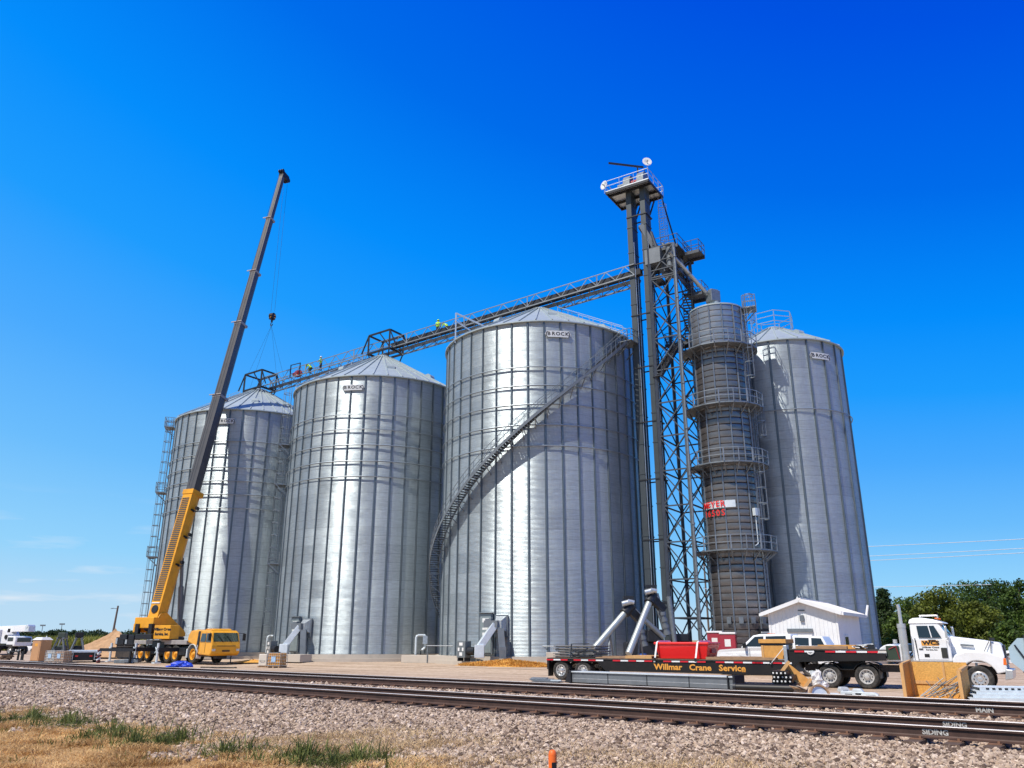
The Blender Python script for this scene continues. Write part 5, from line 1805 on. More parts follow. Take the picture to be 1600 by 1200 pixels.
M_DECK = mat('worn_deck_planks', (0.30, 0.19, 0.12), rough=0.9, var=0.35, vs=4, stretch=(1, 9, 1), bump=.3)
M_TAPE_W = mat('white_reflective_tape', (0.80, 0.80, 0.80), rough=0.4, var=0.05)
M_TAPE_R = mat('red_reflective_tape', (0.62, 0.015, 0.03), rough=0.4, var=0.05)
TX = 21.25
def trailer():
    root = thing('lowboy_trailer', 'long black lowboy trailer with red and white tape and amber lettering on its side', 'trailer', TRUCK0 - TF * TX, TA)
    S = 1.22
    X = lambda x: x + TX
    fr = MB()
    for s in (-1, 1):
        y0, y1 = s * (S - .02), s * (S - .16)
        fr.prism([(X(-18.1), .98), (X(-17.6), .52), (X(-8.35), .50), (X(-7.9), .62), (X(-7.9), 1.10), (X(-21.2), 1.10), (X(-21.2), .98)], y0, y1)
        fr.prism([(X(-7.95), .62), (X(-7.35), 1.12), (X(-3.55), 1.22), (X(-3.55), 1.52), (X(-7.95), 1.66)], y0, y1)
        for i in range(12):
            x = X(-17.2 + i * .82)
            fr.bb(x - .05, x + .05, s * (S - .35), s * (S - .15), .6, 1.05)
    for i in range(17):
        x = X(-21 + i * .8)
        fr.bb(x - .05, x + .05, -S + .1, S - .1, .92, 1.08)
    fr.bb(X(-7.95), X(-7.80), -S + .02, S - .02, .62, 1.66)
    fr.bb(X(-4.6), X(-3.6), -.6, .6, 1.18, 1.5)
    fr.bb(X(-21.25), X(-21.12), -S, S, .55, 1.10)
    fr.tube((X(-20.4), -1, .5), (X(-20.4), 1, .5), .1, 8).tube((X(-19.02), -1, .5), (X(-19.02), 1, .5), .1, 8)
    fr.build('frame', BLACK, root)
    dk = MB()
    for i in range(9):
        y = -S + .14 + i * (2 * S - .28) / 9
        dk.bb(X(-21.1), X(-8.0), y + .01, y + (2 * S - .28) / 9 - .01, 1.10, 1.165)
        dk.bb(X(-7.75), X(-4.6), y + .01, y + (2 * S - .28) / 9 - .01, 1.64, 1.70)
    dk.build('deck', M_DECK, root)
    ed = MB()
    for s in (-1, 1):
        ed.bb(X(-21.22), X(-7.97), s * (S - .14), s * (S + .03), 1.10, 1.155)
        ed.bb(X(-7.75), X(-3.5), s * (S - .14), s * (S + .03), 1.64, 1.69)
    ed.build('side_rail', M_GREASE, root)
    tp = MB()
    def tape(x0, n, z, step=.46, first=1):
        for i in range(n):
            m = (i + first) % 2
            tp.box((X(x0 + i * step), -S - .004 if z < 1.4 else -S - .004, z), (step - .02, .03, .075), None, m)
    for x0, n in ((-21.05, 3), (-19.3, 4), (-16.9, 5), (-14.0, 5), (-11.2, 5), (-9.3, 4)): tape(x0, n, 1.055)
    tape(-7.3, 2, 1.585); tape(-5.9, 5, 1.585)
    tp.build('reflective_tape', [M_TAPE_W, M_TAPE_R], root)
    MB().bb(X(-8.02), X(-7.86), -S - .06, -S + .35, .95, 1.86).bb(X(-8.02), X(-7.86), S - .35, S + .06, .95, 1.86).build('neck_post', GALV, root, bevel=.02)
    lettering('Willmar   Crane   Service', .275, INK_Y, root, (X(-12.35), -S + .012, .77), (1, 0, 0), (0, 0, 1), fat=.012, depth=.004, sx=1.18)
    lettering('Inc.', .10, INK_Y, root, (X(-10.05), -S + .012, .66), (1, 0, 0), (0, 0, 1), fat=.006, depth=.004)
    for s in (-1, 1):
        for x in (-20.4, -19.02):
            wheel(root, X(x), s * 1.02, .50, .28, CHROME, s, .10, CHROME)
            wheel(root, X(x), s * .72, .50, .28, M_RIM, -s, .02)
    MB().bb(X(-21.27), X(-21.25), -S + .1, -S + .5, .72, .85).bb(X(-21.27), X(-21.25), S - .5, S - .1, .72, .85).build('tail_lamp', LAMP_R, root)
    MB().bb(X(-21.2), X(-21.16), -S + .02, -S + .55, .18, .55).bb(X(-21.2), X(-21.16), S - .55, S - .02, .18, .55).build('mud_flap', RUBBER, root)
    hs_ = MB()
    hs_.path([Vector((X(-3.6), -.5, 1.3)), Vector((X(-3.2), -.6, 1.1)), Vector((X(-2.9), -.5, 1.3))], .03, 6).bb(X(-4.5), X(-3.7), -.9, .9, 1.5, 1.62)
    hs_.build('coupling_plate', M_GREASE, root)
    lp = MB()
    pts = [Vector((X(-6.85) + .22 * sin(q), -S - .03, 1.55 - .22 * (1 - abs(cos(q))) - .12 * cos(q))) for q in np.linspace(-1.5, 1.5, 8)]
    lp.path([Vector((X(-6.95), -S - .02, 1.58)), Vector((X(-6.88), -S - .02, 1.48)), Vector((X(-6.78), -S - .02, 1.46)), Vector((X(-6.68), -S - .02, 1.50)), Vector((X(-6.62), -S - .02, 1.58))], .03, 6)
    lp.build('webbing_loop', INK_W, root)
    return root
trailer()
def on_trailer(x, y, z): return TRUCK0 + TF * x + TL * y + Vector((0, 0, z))
# red tub strapped to the deck
def red_tub():
    t = thing('steel_tub', 'bright red tapered steel tub strapped to the middle of the trailer deck', 'tub', on_trailer(-13.3, -.15, 1.17), TA)
    vs = []
    for z, a, b in ((0, 1.28, .72), (.72, 1.45, .86)):
        for sx, sy in ((-1, -1), (1, -1), (1, 1), (-1, 1)): vs.append((sx * a, sy * b, z))
    MB().add(vs, [(3, 2, 1, 0), (4, 5, 6, 7), (0, 1, 5, 4), (1, 2, 6, 5), (2, 3, 7, 6), (3, 0, 4, 7)]).build('body', RED, t, bevel=.04)
    MB().bb(-1.50, 1.50, -.91, .91, .70, .83).build('lid', RED, t, bevel=.05)
    MB().bb(1.30, 1.44, -.3, .3, .3, .5).build('end_handle', RED_D, t)
    for x in (-1.30, .92):
        s = thing('tie_down_strap', 'pale webbing strap over the %s end of the red tub' % ('left' if x < 0 else 'right'), 'strap', on_trailer(-13.3 + x, 0, 1.17), TA, 'webbing straps on the trailer')
        sb = MB()
        pts = [Vector((-.10, -1.27, -.16)), Vector((.02, -1.09, .82)), Vector((.02, -.95, .86)), Vector((.02, .65, .86)), Vector((.0, 1.2, -.1))]
        for p, q in zip(pts[:-1], pts[1:]): sb.bar(p, q, .09, .012, up=(0, -1, .3))
        sb.build('webbing', INK_W, s)
        MB().box((-.08, -1.27, -.02), (.10, .05, .16)).build('ratchet', STEEL_D, s)
red_tub()
# mats stacked at the tail
M_MAT = mat('grey_weathered_mat', (0.20, 0.19, 0.18), rough=0.85, var=0.35, vs=5, stretch=(1, 6, 6))
mp_ = None
for k in range(5):
    z = 1.17 + k * .135
    loc = on_trailer(-19.55 + random.uniform(-.10, .10), -.1 + random.uniform(-.06, .06), z)
    lb = ['lowest grey mat of the stack on the trailer tail', 'second grey mat from the bottom of the stack on the trailer tail', 'middle grey mat of the stack on the trailer tail', 'fourth grey mat from the bottom, next below the topmost on the trailer tail', 'topmost grey mat of the stack on the trailer tail'][k]
    if mp_ is None:
        mp_ = thing('ground_mat', lb, 'mat', loc, TA, 'mats stacked on the trailer tail')
        mb = MB()
        for i in range(7): mb.bb(-1.35, 1.35, -.9 + i * .26, -.9 + i * .26 + .22, 0.045, .095)
        mb.build('slat', M_MAT, mp_)
        MB().bb(-1.2, -1.0, -.92, .9, 0, .045).bb(-.1, .1, -.92, .9, 0, .045).bb(1.0, 1.2, -.92, .9, 0, .045).build('crossbar', STEEL_D, mp_)
    else:
        dup(mp_, loc, TA + random.uniform(-.06, .06), lb)
s = thing('tie_down_strap', 'dark chain binding the stack of grey mats on the trailer tail', 'strap', on_trailer(-19.75, 0, 1.17), TA, 'webbing straps on the trailer')
MB().bar((0, -1.2, -.1), (0, -1.03, .70), .07, .03).bar((0, -1.03, .72), (0, 1.0, .72), .07, .03).bar((.0, -1.2, -.05), (1.1, -1.15, .5), .05).build('webbing', STEEL_D, s)
t = thing('plank_bundle', 'flat brown planks lying on the trailer deck behind the grey mats', 'planks', on_trailer(-17.2, 0, 1.17), TA)
for i in range(5):
    MB().bb(-1.1, 1.2, -1.0 + i * .4, -.64 + i * .4, 0, .09 if i % 2 else .05).build('plank', WOOD, t)
t = thing('pallet', 'low pale timber pallet on the trailer deck left of the red tub', 'pallet', on_trailer(-15.7, -.1, 1.17), TA)
MB().bb(-.75, .75, -.95, .9, .10, .14).build('top_boards', PINE, t)
MB().bb(-.75, .75, -.95, -.85, 0, .1).bb(-.75, .75, .8, .9, 0, .1).bb(-.75, .75, -.05, .05, 0, .1).build('runner', PINE, t)
t = thing('dunnage_timbers', 'loose brown timbers on the trailer deck in front of the wooden crate', 'timbers', on_trailer(-10.2, -.2, 1.17), TA)
for i in range(4):
    o = MB().box((-.1 * i, -.8 + i * .45, .06 + .015 * i), (3.6 - .4 * i, .16, .12 - .02 * i), (0, 0, .03 * (i - 1))).build('timber', WOOD, t)
# crate on the trailer
def deck_crate():
    t = thing('wooden_crate', 'orange brown plywood crate with a lid standing on the trailer by its neck', 'crate', on_trailer(-8.62, -.25, 1.17), TA)
    MB().bb(-.58, .58, -.65, .65, 0.05, .68).build('body', PLY, t, bevel=.015)
    MB().bb(-.66, .66, -.72, .72, .78, .97).build('lid', PLY, t, bevel=.015)
    MB().bb(-.60, .60, -.66, .66, .68, .78).build('gap_strip', STEEL_D, t)
    for x in (-.5, .5): MB().bb(x - .05, x + .05, -.675, -.655, .05, .68).build('batten', PINE, t)
deck_crate()
s = thing('tie_down_strap', 'pale strap slanting down beside the wooden crate at the trailer neck', 'strap', on_trailer(-8.35, 0, 1.17), TA, 'webbing straps on the trailer')
MB().bar((-.35, -1.27, -.16), (.30, -1.10, .58), .09, .03).build('webbing', INK_W, s)
MB().box((-.33, -1.28, -.10), (.1, .05, .14)).build('ratchet', STEEL_D, s)
# timber on the gooseneck
nk = None
for i, (x0, x1, y, h, lb) in enumerate(((-7.5, -5.2, -.85, .13, 'longest brown timber lying along the near edge of the trailer neck'), (-6.6, -4.4, -.35, .18, 'thick brown timber lying along the middle of the trailer neck'), (-7.1, -5.9, .2, .10, 'thin short timber lying towards the back of the trailer neck'))):
    t = thing('timber', lb, 'timber', on_trailer((x0 + x1) / 2, y, 1.702), TA + .02 * i, 'timbers on the trailer neck')
    MB().bb(-(x1 - x0) / 2, (x1 - x0) / 2, -.12, .12, 0, h).build('beam', PLY if i == 1 else WOOD, t, bevel=.01)
    MB().bb(-(x1 - x0) / 2 - .004, -(x1 - x0) / 2 + .02, -.123, .123, -.001, h + .003).build('end_grain', PINE, t)
t = thing('ratchet_strap_heap', 'heap of loose straps and chain lying on the front of the trailer neck', 'straps', on_trailer(-4.5, -.6, 1.705), TA)
mb = MB()
for i in range(9):
    a = random.uniform(0, 6.28)
    mb.bar((random.uniform(-.5, .5), random.uniform(-.3, .3), .04 + .02 * i), (random.uniform(-.5, .5), random.uniform(-.3, .3), .06 + .02 * i), .07, .04)
mb.build('webbing', INK_W, t)
MB().box((.3, 0, .1), (.3, .2, .2)).box((-.3, .1, .08), (.2, .25, .16), (0, 0, .5)).build('binder', STEEL_D, t)

# ------------------------------------------------------------------ cars
def pickup():
    p = Vector((14.95, 47.4, YARD))
    root = thing('pickup_truck', 'white crew cab pickup with a topper, parked behind the trailer', 'pickup', p, radians(180 - 33))
    root.scale = (1.06, 1.06, 1.10)
    body = [(-2.95, .55), (-2.95, 1.22), (-2.90, 1.30), (.95, 1.33), (1.35, 1.30), (2.75, 1.20), (2.98, 1.08), (3.02, .55), (2.45, .5)] + arch(1.95, .45, .52, 0, 180, 9) + [(-1.35, .46)] + arch(-1.85, .45, .52, 0, 180, 9)
    MB().prism(body, -.98, .98, inset=lambda x, z: max(0, z - 1.0) * .10 + max(0, abs(x) - 2.5) * .10).build('body', WHITE, root, bevel=.05)
    cab = [(-1.05, 1.30), (1.62, 1.30), (.95, 1.90), (.6, 1.97), (-.95, 1.98), (-1.05, 1.95)]
    cb = MB().prism(cab, -.93, .93, inset=lambda x, z: (z - 1.30) * .28).build('cab', WHITE, root, bevel=.05)
    tp = [(-2.92, 1.30), (-1.12, 1.30), (-1.12, 1.90), (-2.62, 1.86)]
    tpo = MB().prism(tp, -.93, .93, inset=lambda x, z: (z - 1.30) * .22).build('topper', WHITE, root, bevel=.05)
    def pane(poly, par, nm, k=.28):
        for s in (-1, 1):
            vs = [(a, s * (.936 - (b - 1.30) * k), b) for a, b in poly] + [(a, s * (.916 - (b - 1.30) * k), b) for a, b in poly]
            n = len(poly)
            MB().add(vs, [tuple(range(n)), tuple(range(n, 2 * n))] + [(i, n + i, n + (i + 1) % n, (i + 1) % n) for i in range(n)]).build(nm, GLASS, par)
    pane([(.38, 1.36), (1.38, 1.36), (.84, 1.84), (.38, 1.86)], cb, 'side_window')
    pane([(-.85, 1.36), (.26, 1.36), (.26, 1.86), (-.78, 1.88)], cb, 'side_window')
    pane([(-1.95, 1.42), (-1.25, 1.42), (-1.25, 1.80), (-1.95, 1.78)], tpo, 'topper_window', .22)
    pane([(-2.72, 1.42), (-2.08, 1.42), (-2.08, 1.78), (-2.55, 1.76)], tpo, 'topper_window', .22)
    vs = []
    for o in (.008, -.012):
        for y, a, b in ((-.80, 1.585, 1.335), (.80, 1.585, 1.335), (.68, 1.0, 1.86), (-.68, 1.0, 1.86)): vs.append((a + o * .62, y, b + o * .78))
    MB().add(vs, [(0, 1, 2, 3), (4, 5, 6, 7), (0, 1, 5, 4), (1, 2, 6, 5), (2, 3, 7, 6), (3, 0, 4, 7)]).build('windscreen', GLASS, cb)
    for s in (-1, 1):
        MB().box((1.34, s * 1.10, 1.42), (.14, .24, .26)).bar((1.34, s * .92, 1.36), (1.34, s * 1.05, 1.38), .06).build('mirror', BLACK, root, bevel=.03)
        MB().box((.05, s * .985, 1.10), (.20, .03, .05)).box((-.95, s * .985, 1.10), (.20, .03, .05)).build('door_handle', STEEL_D, root)
        MB().bb(2.72, 3.0, s * .62, s * .93, .86, 1.06).build('headlight', CHROME, root, bevel=.03)
        MB().bb(-2.97, -2.86, s * .80, s * .965, .85, 1.22).build('tail_light', LAMP_R, root, bevel=.02)
        for x in (1.95, -1.85): wheel(root, x, s * .84, .41, .27, CHROME, s, .06)
        for x0, x1 in ((1.12, 1.13), (.11, .12), (-1.0, -.99)): MB().bb(x0, x1 + .005, s * .976, s * .986, .55, 1.25).build('door_seam', STEEL_D, root)
    MB().bb(2.98, 3.08, -.9, .9, .5, .72).bb(-3.1, -2.94, -.9, .9, .48, .70).build('bumper', CHROME, root, bevel=.03)
    MB().bb(2.95, 3.01, -.6, .6, .75, 1.05).build('grille', BLACK, root)
    mb = MB()
    for y in (-.5, -.25, 0, .25, .5): mb.box((.15, y, 1.985), (.10, .08, .04))
    mb.build('marker_lamp', LAMP_A, root)
    return root
pickup()

# ------------------------------------------------------------------ stuff between the main track and the trailer
def trough():
    a, b = gp(900, 1067), gp(1155, 1078.5)
    d = (b - a); L = d.length; rz = atan2(d.y, d.x)
    t = thing('steel_trough', 'long galvanised steel trough lying on the ground in front of the trailer', 'trough', (a + b) / 2, rz)
    h = .56
    MB().bb(-L / 2, L / 2, -.33, .33, 0.04, h - .03).build('side_walls', STEEL_G, t, bevel=.02)
    MB().bb(-L / 2 - .05, L / 2 + .05, -.40, .40, h - .03, h + .02).build('top_plate', GALV_L, t)
    mb = MB()
    for x in (-L / 2 - .03, L / 2 + .01): mb.bb(x - .05, x + .05, -.45, .45, 0, h + .06)
    for i in range(1, 4): mb.bb(-L / 2 + i * L / 4 - .02, -L / 2 + i * L / 4 + .02, -.345, .345, .03, h - .01)
    mb.bb(L / 2 - .32, L / 2 - .27, -.44, .44, 0.0, h + .05)
    mb.build('flange', STEEL_D, t)
    MB().prism([(-L / 2 - .5, .02), (-L / 2 - .06, .02), (-L / 2 - .06, .50), (-L / 2 - .30, .46)], -.3, .3).build('end_plate', STEEL_D, t)
    MB().bb(-L / 2, L / 2, -.335, -.331, .22, .25).build('seam', GALV, t)
trough()
t = thing('black_pipe_run', 'black pipe lying on the ground right of the long steel trough', 'pipe', gp(1195, 1081), -.52)
MB().tube((-1.3, 0, .16), (1.4, 0, .16), .15, 12).build('tube', BLACK, t, sm=40)
MB().tube((-1.32, 0, .16), (-1.2, 0, .16), .18, 12).build('collar', STEEL_D, t, sm=40)
t = thing('folded_tarpaulin', 'flat grey folded sheet lying behind the trailer wheels by the rail', 'sheet', gp(858, 1065.5), -.5)
mb = MB()
for i in range(4): mb.box((-.25 * i, .1 * i, .04 + .035 * i), (1.5 - .2 * i, .9, .03), (.02 * i, .01, .1 * i))
mb.build('fold', STEEL_G, t)
MB().box((.5, -.2, .10), (.6, .1, .05)).build('strap_end', GALV_L, t)
# stack of square tubes, ends to the camera: every tube a thing
M_TUBE = mat('black_square_tube', (0.02, 0.02, 0.022), rough=0.5, metal=0.3, var=0.2)
def tube_stack():
    o = gp(1229, 1081)
    proto = None
    rz = radians(-25)
    R = Matrix.Rotation(rz, 3, 'Z')
    rows = [6, 6, 5, 5, 4]
    words_ = ['bottom', 'second', 'third', 'fourth', 'top']
    col_ = ['first', 'second', 'third', 'fourth', 'fifth', 'sixth']
    for r, n in enumerate(rows):
        for c in range(n):
            p = o + R @ Vector((-.48 + c * .165 + .04 * (r % 2) + random.uniform(-.008, .008), random.uniform(-.12, .05), 0.085 + r * .165))
            lb = 'black square tube, %s row of the stack, %s from the tipped crate' % (words_[r], col_[n - 1 - c])
            if proto is None:
                proto = thing('square_tube', lb, 'steel tube', p, rz, 'black square tubes stacked by the truck wheels')
                w_ = .075
                mb = MB()
                for sx, sz, a, b in ((-1, 0, .012, .15), (1, 0, .012, .15), (0, -1, .126, .012), (0, 1, .126, .012)):
                    mb.box((sx * w_ - sx * .006, 1.5, sz * w_ - sz * .006), (a, 3.0, b))
                mb.build('tube_wall', M_TUBE, proto)
                MB().box((0, .02, 0), (.07, .03, .07)).build('end_cap', INK_W, proto, bevel=.008)
            else: dup(proto, p, rz + random.uniform(-.02, .02), lb)
tube_stack()
def tilted_crate():
    p = gp(1247, 1079)
    t = thing('plywood_crate', 'open plywood crate tipped on one corner against the truck', 'crate', p + Vector((0.0, 0.1, .62)), 0)
    t.rotation_euler = (radians(-12), radians(40), radians(-16))
    t.scale = (.92, .8, .72)
    mb = MB()
    mb.bb(-.62, .62, .22, .25, -.36, .36).bb(-.62, .62, -.25, .25, -.39, -.36).bb(-.65, -.62, -.25, .25, -.39, .36).bb(.62, .65, -.25, .25, -.39, .36)
    mb.build('panel', PLY, t)
    MB().bb(-.66, -.52, -.27, -.25, -.4, .37).build('batten', PINE, t)
    MB().bb(.52, .66, -.27, -.25, -.4, .37).build('batten', PINE, t)
    MB().bb(-.515, .515, -.27, -.25, -.4, -.3).build('batten', PINE, t)
tilted_crate()
# rubbish by the rear truck wheel
M_PAPER = mat('crumpled_white_paper', (0.74, 0.72, 0.70), rough=0.8, var=0.08)
M_CARD = mat('torn_cardboard', (0.55, 0.40, 0.27), rough=0.9, var=0.15)
def crumple(mb, c, size, n=10, k=6, seed=0):
    r = random.Random(seed)
    s = len(mb.v)
    mb.ball(c, 1.0, n, k, sc=size)
    for i in range(s, len(mb.v)):
        v = Vector(mb.v[i]) - Vector(c)
        mb.v[i] = tuple(Vector(c) + v * r.uniform(.65, 1.2))
    return mb
t = thing('waste_bag', 'crumpled white bag leaning on the rear drive wheel', 'bag', gp(1278, 1076), .3)
crumple(MB(), (0, 0, .38), (.28, .22, .40), 12, 8, 3).build('bag', M_PAPER, t)
crumple(MB(), (.12, -.1, .16), (.42, .22, .18), 12, 6, 5).build('sheet', M_PAPER, t)
t = thing('steel_elbow', 'grey blue sheet metal elbow standing among the rubbish by the rear drive wheel', 'duct', gp(1276, 1068), .2)
MB().box((-.02, 0, .62), (.34, .3, .5), (0, .25, 0)).box((.05, 0, .2), (.36, .3, .45)).build('duct', GALV_L, t, bevel=.02)
MB().box((-.08, 0, .88), (.40, .36, .04), (0, .25, 0)).build('flange', GALV, t)
t = thing('cardboard_scrap', 'torn beige cardboard lying in front of the tipped crate', 'cardboard', gp(1260, 1085), 0)
for i in range(5):
    MB().box((random.uniform(-.4, .3), random.uniform(-.15, .2), .06 + .05 * i), (.55, .4, .012), (random.uniform(-.4, .4), random.uniform(-.4, .4), random.uniform(0, 3))).build('flap', M_CARD, t)
t = thing('hoop', 'half buried brown hoop with a pale inside beside the rear drive wheel', 'hoop', gp(1281, 1089, .0), radians(10))
rr = Matrix.Rotation(radians(75), 3, 'X')
MB().lathe([(.36, -.08), (.42, -.09), (.42, .09), (.36, .08), (.36, -.08)], 30, R=rr, c=(0, 0, .03)).build('rim', WOOD, t, sm=40)
MB().lathe([(0, .0), (.35, .02)], 30, R=rr, c=(0, 0, .03)).build('liner', GALV_L, t)
names = ['flat grey galvanised fitting, nearest the hoop', 'broad pale galvanised bracket between the drive wheels', 'blue grey box section piece beside the front drive wheel', 'pale flanged plate, rightmost of the galvanised pieces by the drive wheels', 'small tilted galvanised angle behind the broad bracket']
for i, (u, v, sz) in enumerate(((1303, 1087, (.5, .35, .10)), (1325, 1086, (.55, .4, .16)), (1342, 1087, (.42, .4, .26)), (1360, 1088, (.62, .4, .14)), (1318, 1081, (.4, .3, .2)))):
    t = thing('sheet_metal_part', names[i], 'metal part', gp(u, v), random.uniform(-.6, .2), 'galvanised parts lying by the drive wheels')
    MB().bb(-sz[0] / 2, sz[0] / 2, -sz[1] / 2, sz[1] / 2, 0, sz[2] * .55).prism([(-sz[0] / 2, sz[2] * .55), (sz[0] / 2, sz[2] * .55), (sz[0] * .3, sz[2]), (-sz[0] * .4, sz[2])], -sz[1] / 2, sz[1] / 3).build('body', GALV_L, t, bevel=.01)
    MB().bb(-sz[0] * .2, sz[0] * .35, -sz[1] / 2 - .012, -sz[1] / 2 - .002, sz[2] * .15, sz[2] * .4).build('slot', STEEL_D, t)
# open OSB box with steel rods
M_OSB = mat('strand_board', (0.66, 0.36, 0.09), rough=0.8, var=0.28, vs=16, stretch=(1, 1, 1.6), dirt=(0.40, 0.19, 0.05), damt=0.5, ds=20)
def osb_box():
    a, b = gp(1414, 1092), gp(1508, 1096)
    d = b - a; L = d.length; rz = atan2(d.y, d.x)
    t = thing('strand_board_box', 'open fronted strand board box holding loose steel rods, in front of the truck cab', 'crate', a, rz)
    D = 1.15
    MB().bb(0.05, L, D, D + .02, .0, 1.30).build('back_panel', M_OSB, t)
    MB().prism([(0, 0), (D, 0), (D, 1.32), (0, 1.22)], 0, .025, plane='yz').build('end_panel', PLY, t)
    MB().prism([(0, 0), (D, 0), (D, 1.15), (0, 1.02)], L - .03, L, plane='yz').build('end_panel', PLY, t)
    MB().bb(0, L, 0, D, 0.0, .04).build('floor', M_OSB, t)
    fr = MB()
    for x in (.0, L - .10): fr.bb(x - .02, x + .10, -.05, .04, 0, 1.22 if x < 1 else 1.04)
    fr.bb(.02, .12, D - .1, D, 0, 1.3).bb(L - .14, L - .03, D - .1, D, 0, 1.16).bb(.03, L - .03, D - .04, D - .005, .50, .62)
    fr.bar((L - .02, 0, 1.04), (L - .02, D, 1.16), .12, .10).bar((.05, 0, 1.24), (.05, D, 1.34), .10, .06).bb(L * .58, L * .62, D - .03, D - .003, .62, 1.3)
    fr.build('framing', PINE, t)
    # rods rest in the box: each its own thing
    proto = None
    O = a
    R = Matrix.Rotation(rz, 3, 'Z')
    spec = []
    for i in range(17):
        x0 = random.uniform(.35, L * .74)
        spec.append((Vector((x0, random.uniform(.1, .8), .06 + .012 * (i % 4))), Vector((min(L - .12, x0 + random.uniform(.55, 1.15)), random.uniform(.45, 1.05), random.uniform(.35, .95)))))
    spec += [(Vector((L * .55, .5, .05)), Vector((L * .30, .9, .62))), (Vector((L * .75, .5, .05)), Vector((L * .5, .95, .75)))]
    for i, (p, q) in enumerate(spec):
        e = (q - p)
        n = thing('steel_rod', 'thin grey steel rod leaning among the loose rods in the open strand board box', 'rod', O + R @ p, rz, 'steel rods in the strand board box')
        MB().tube((0, 0, 0), e, .014, 6).build('shaft', STEEL_G if i % 3 else GALV_D, n)
osb_box()
# panels stacked flat at the right edge
def panel_stack():
    a, b = gp(1516, 1097), gp(1640, 1100)
    d = b - a; L = d.length; rz = atan2(d.y, d.x)
    proto = None
    lbs = ['bottom galvanised panel of the flat stack at the right', 'second galvanised panel from the bottom of the flat stack at the right', 'third galvanised panel from the bottom of the flat stack at the right', 'perforated galvanised panel on top of the flat stack at the right']
    R = Matrix.Rotation(rz, 3, 'Z')
    for k in range(4):
        z = .06 + k * .115
        n = thing('galvanised_sheet', lbs[k], 'panel', a + R @ Vector((L / 2 + .12 * k, .55 + .16 * k, z)), rz + .03 * k, 'galvanised panels stacked at the right')
        mb = MB().bb(-L / 2, L / 2, -.55, .55, .05, .07).bb(-L / 2, L / 2, -.56, -.53, -.03, .09).bb(-L / 2, L / 2, .53, .56, -.03, .09)
        mb.build('sheet', GALV_L, n)
        if k == 3:
            hb = MB()
            for i in range(int((L - .3) / .2)): hb.bb(-L / 2 + .2 + i * .2, -L / 2 + .3 + i * .2, -.57, -.55, .0, .06)
            hb.build('slot', STEEL_D, n)
        else:
            MB().bb(-L / 2 + .4, -L / 2 + .5, -.5, .5, -.05, .05).build('batten', PINE, n)
            MB().bb(L / 2 - .5, L / 2 - .4, -.5, .5, -.05, .05).build('batten', PINE, n)
panel_stack()
# stop sign seen from behind
def stop_sign():
    Y = 21.5
    c = at(1606, 1023, Y)
    t = thing('road_sign', 'pale octagonal sign back on a dark post, cut by the right edge of the view', 'sign', (c.x, c.y, 0), radians(-25))
    pts = [(.44 * cos(radians(22.5 + 45 * i)), .44 * sin(radians(22.5 + 45 * i)) + c.z) for i in range(8)]
    MB().prism(pts, -.004, .0).build('plate', mat('pale_blue_sign_back', (0.50, 0.64, 0.70), rough=0.45, metal=0.2, var=0.05), t)
    MB().bar((0, -.03, 0), (0, -.03, c.z + .48), .06).build('post', STEEL_D, t)
    MB().bar((-.26, -.03, c.z + .24), (-.08, -.03, c.z - .10), .07, .03).build('bracket', STEEL_D, t)
stop_sign()
# orange marker in the foreground
p = trk(0, 0); q = gp(864, 1225, .42)
t = thing('marker_post', 'short orange plastic marker post in the foreground verge', 'marker post', (q.x, q.y, gz(q.x, q.y) - .05), .3)
M_ORANGE = mat('orange_plastic', (0.85, 0.15, 0.015), rough=0.5, var=0.08)
hh = 2.1 - 173 * q.y / 1440 - (gz(q.x, q.y) - .05)
MB().lathe([(0.052, 0), (.052, hh - .06), (.045, hh - .025), (.028, hh - .006), (0, hh)], 14).build('tube', M_ORANGE, t, sm=40)
MB().bb(-.03, .03, -.056, -.050, hh - .24, hh - .14).build('decal', INK, t)
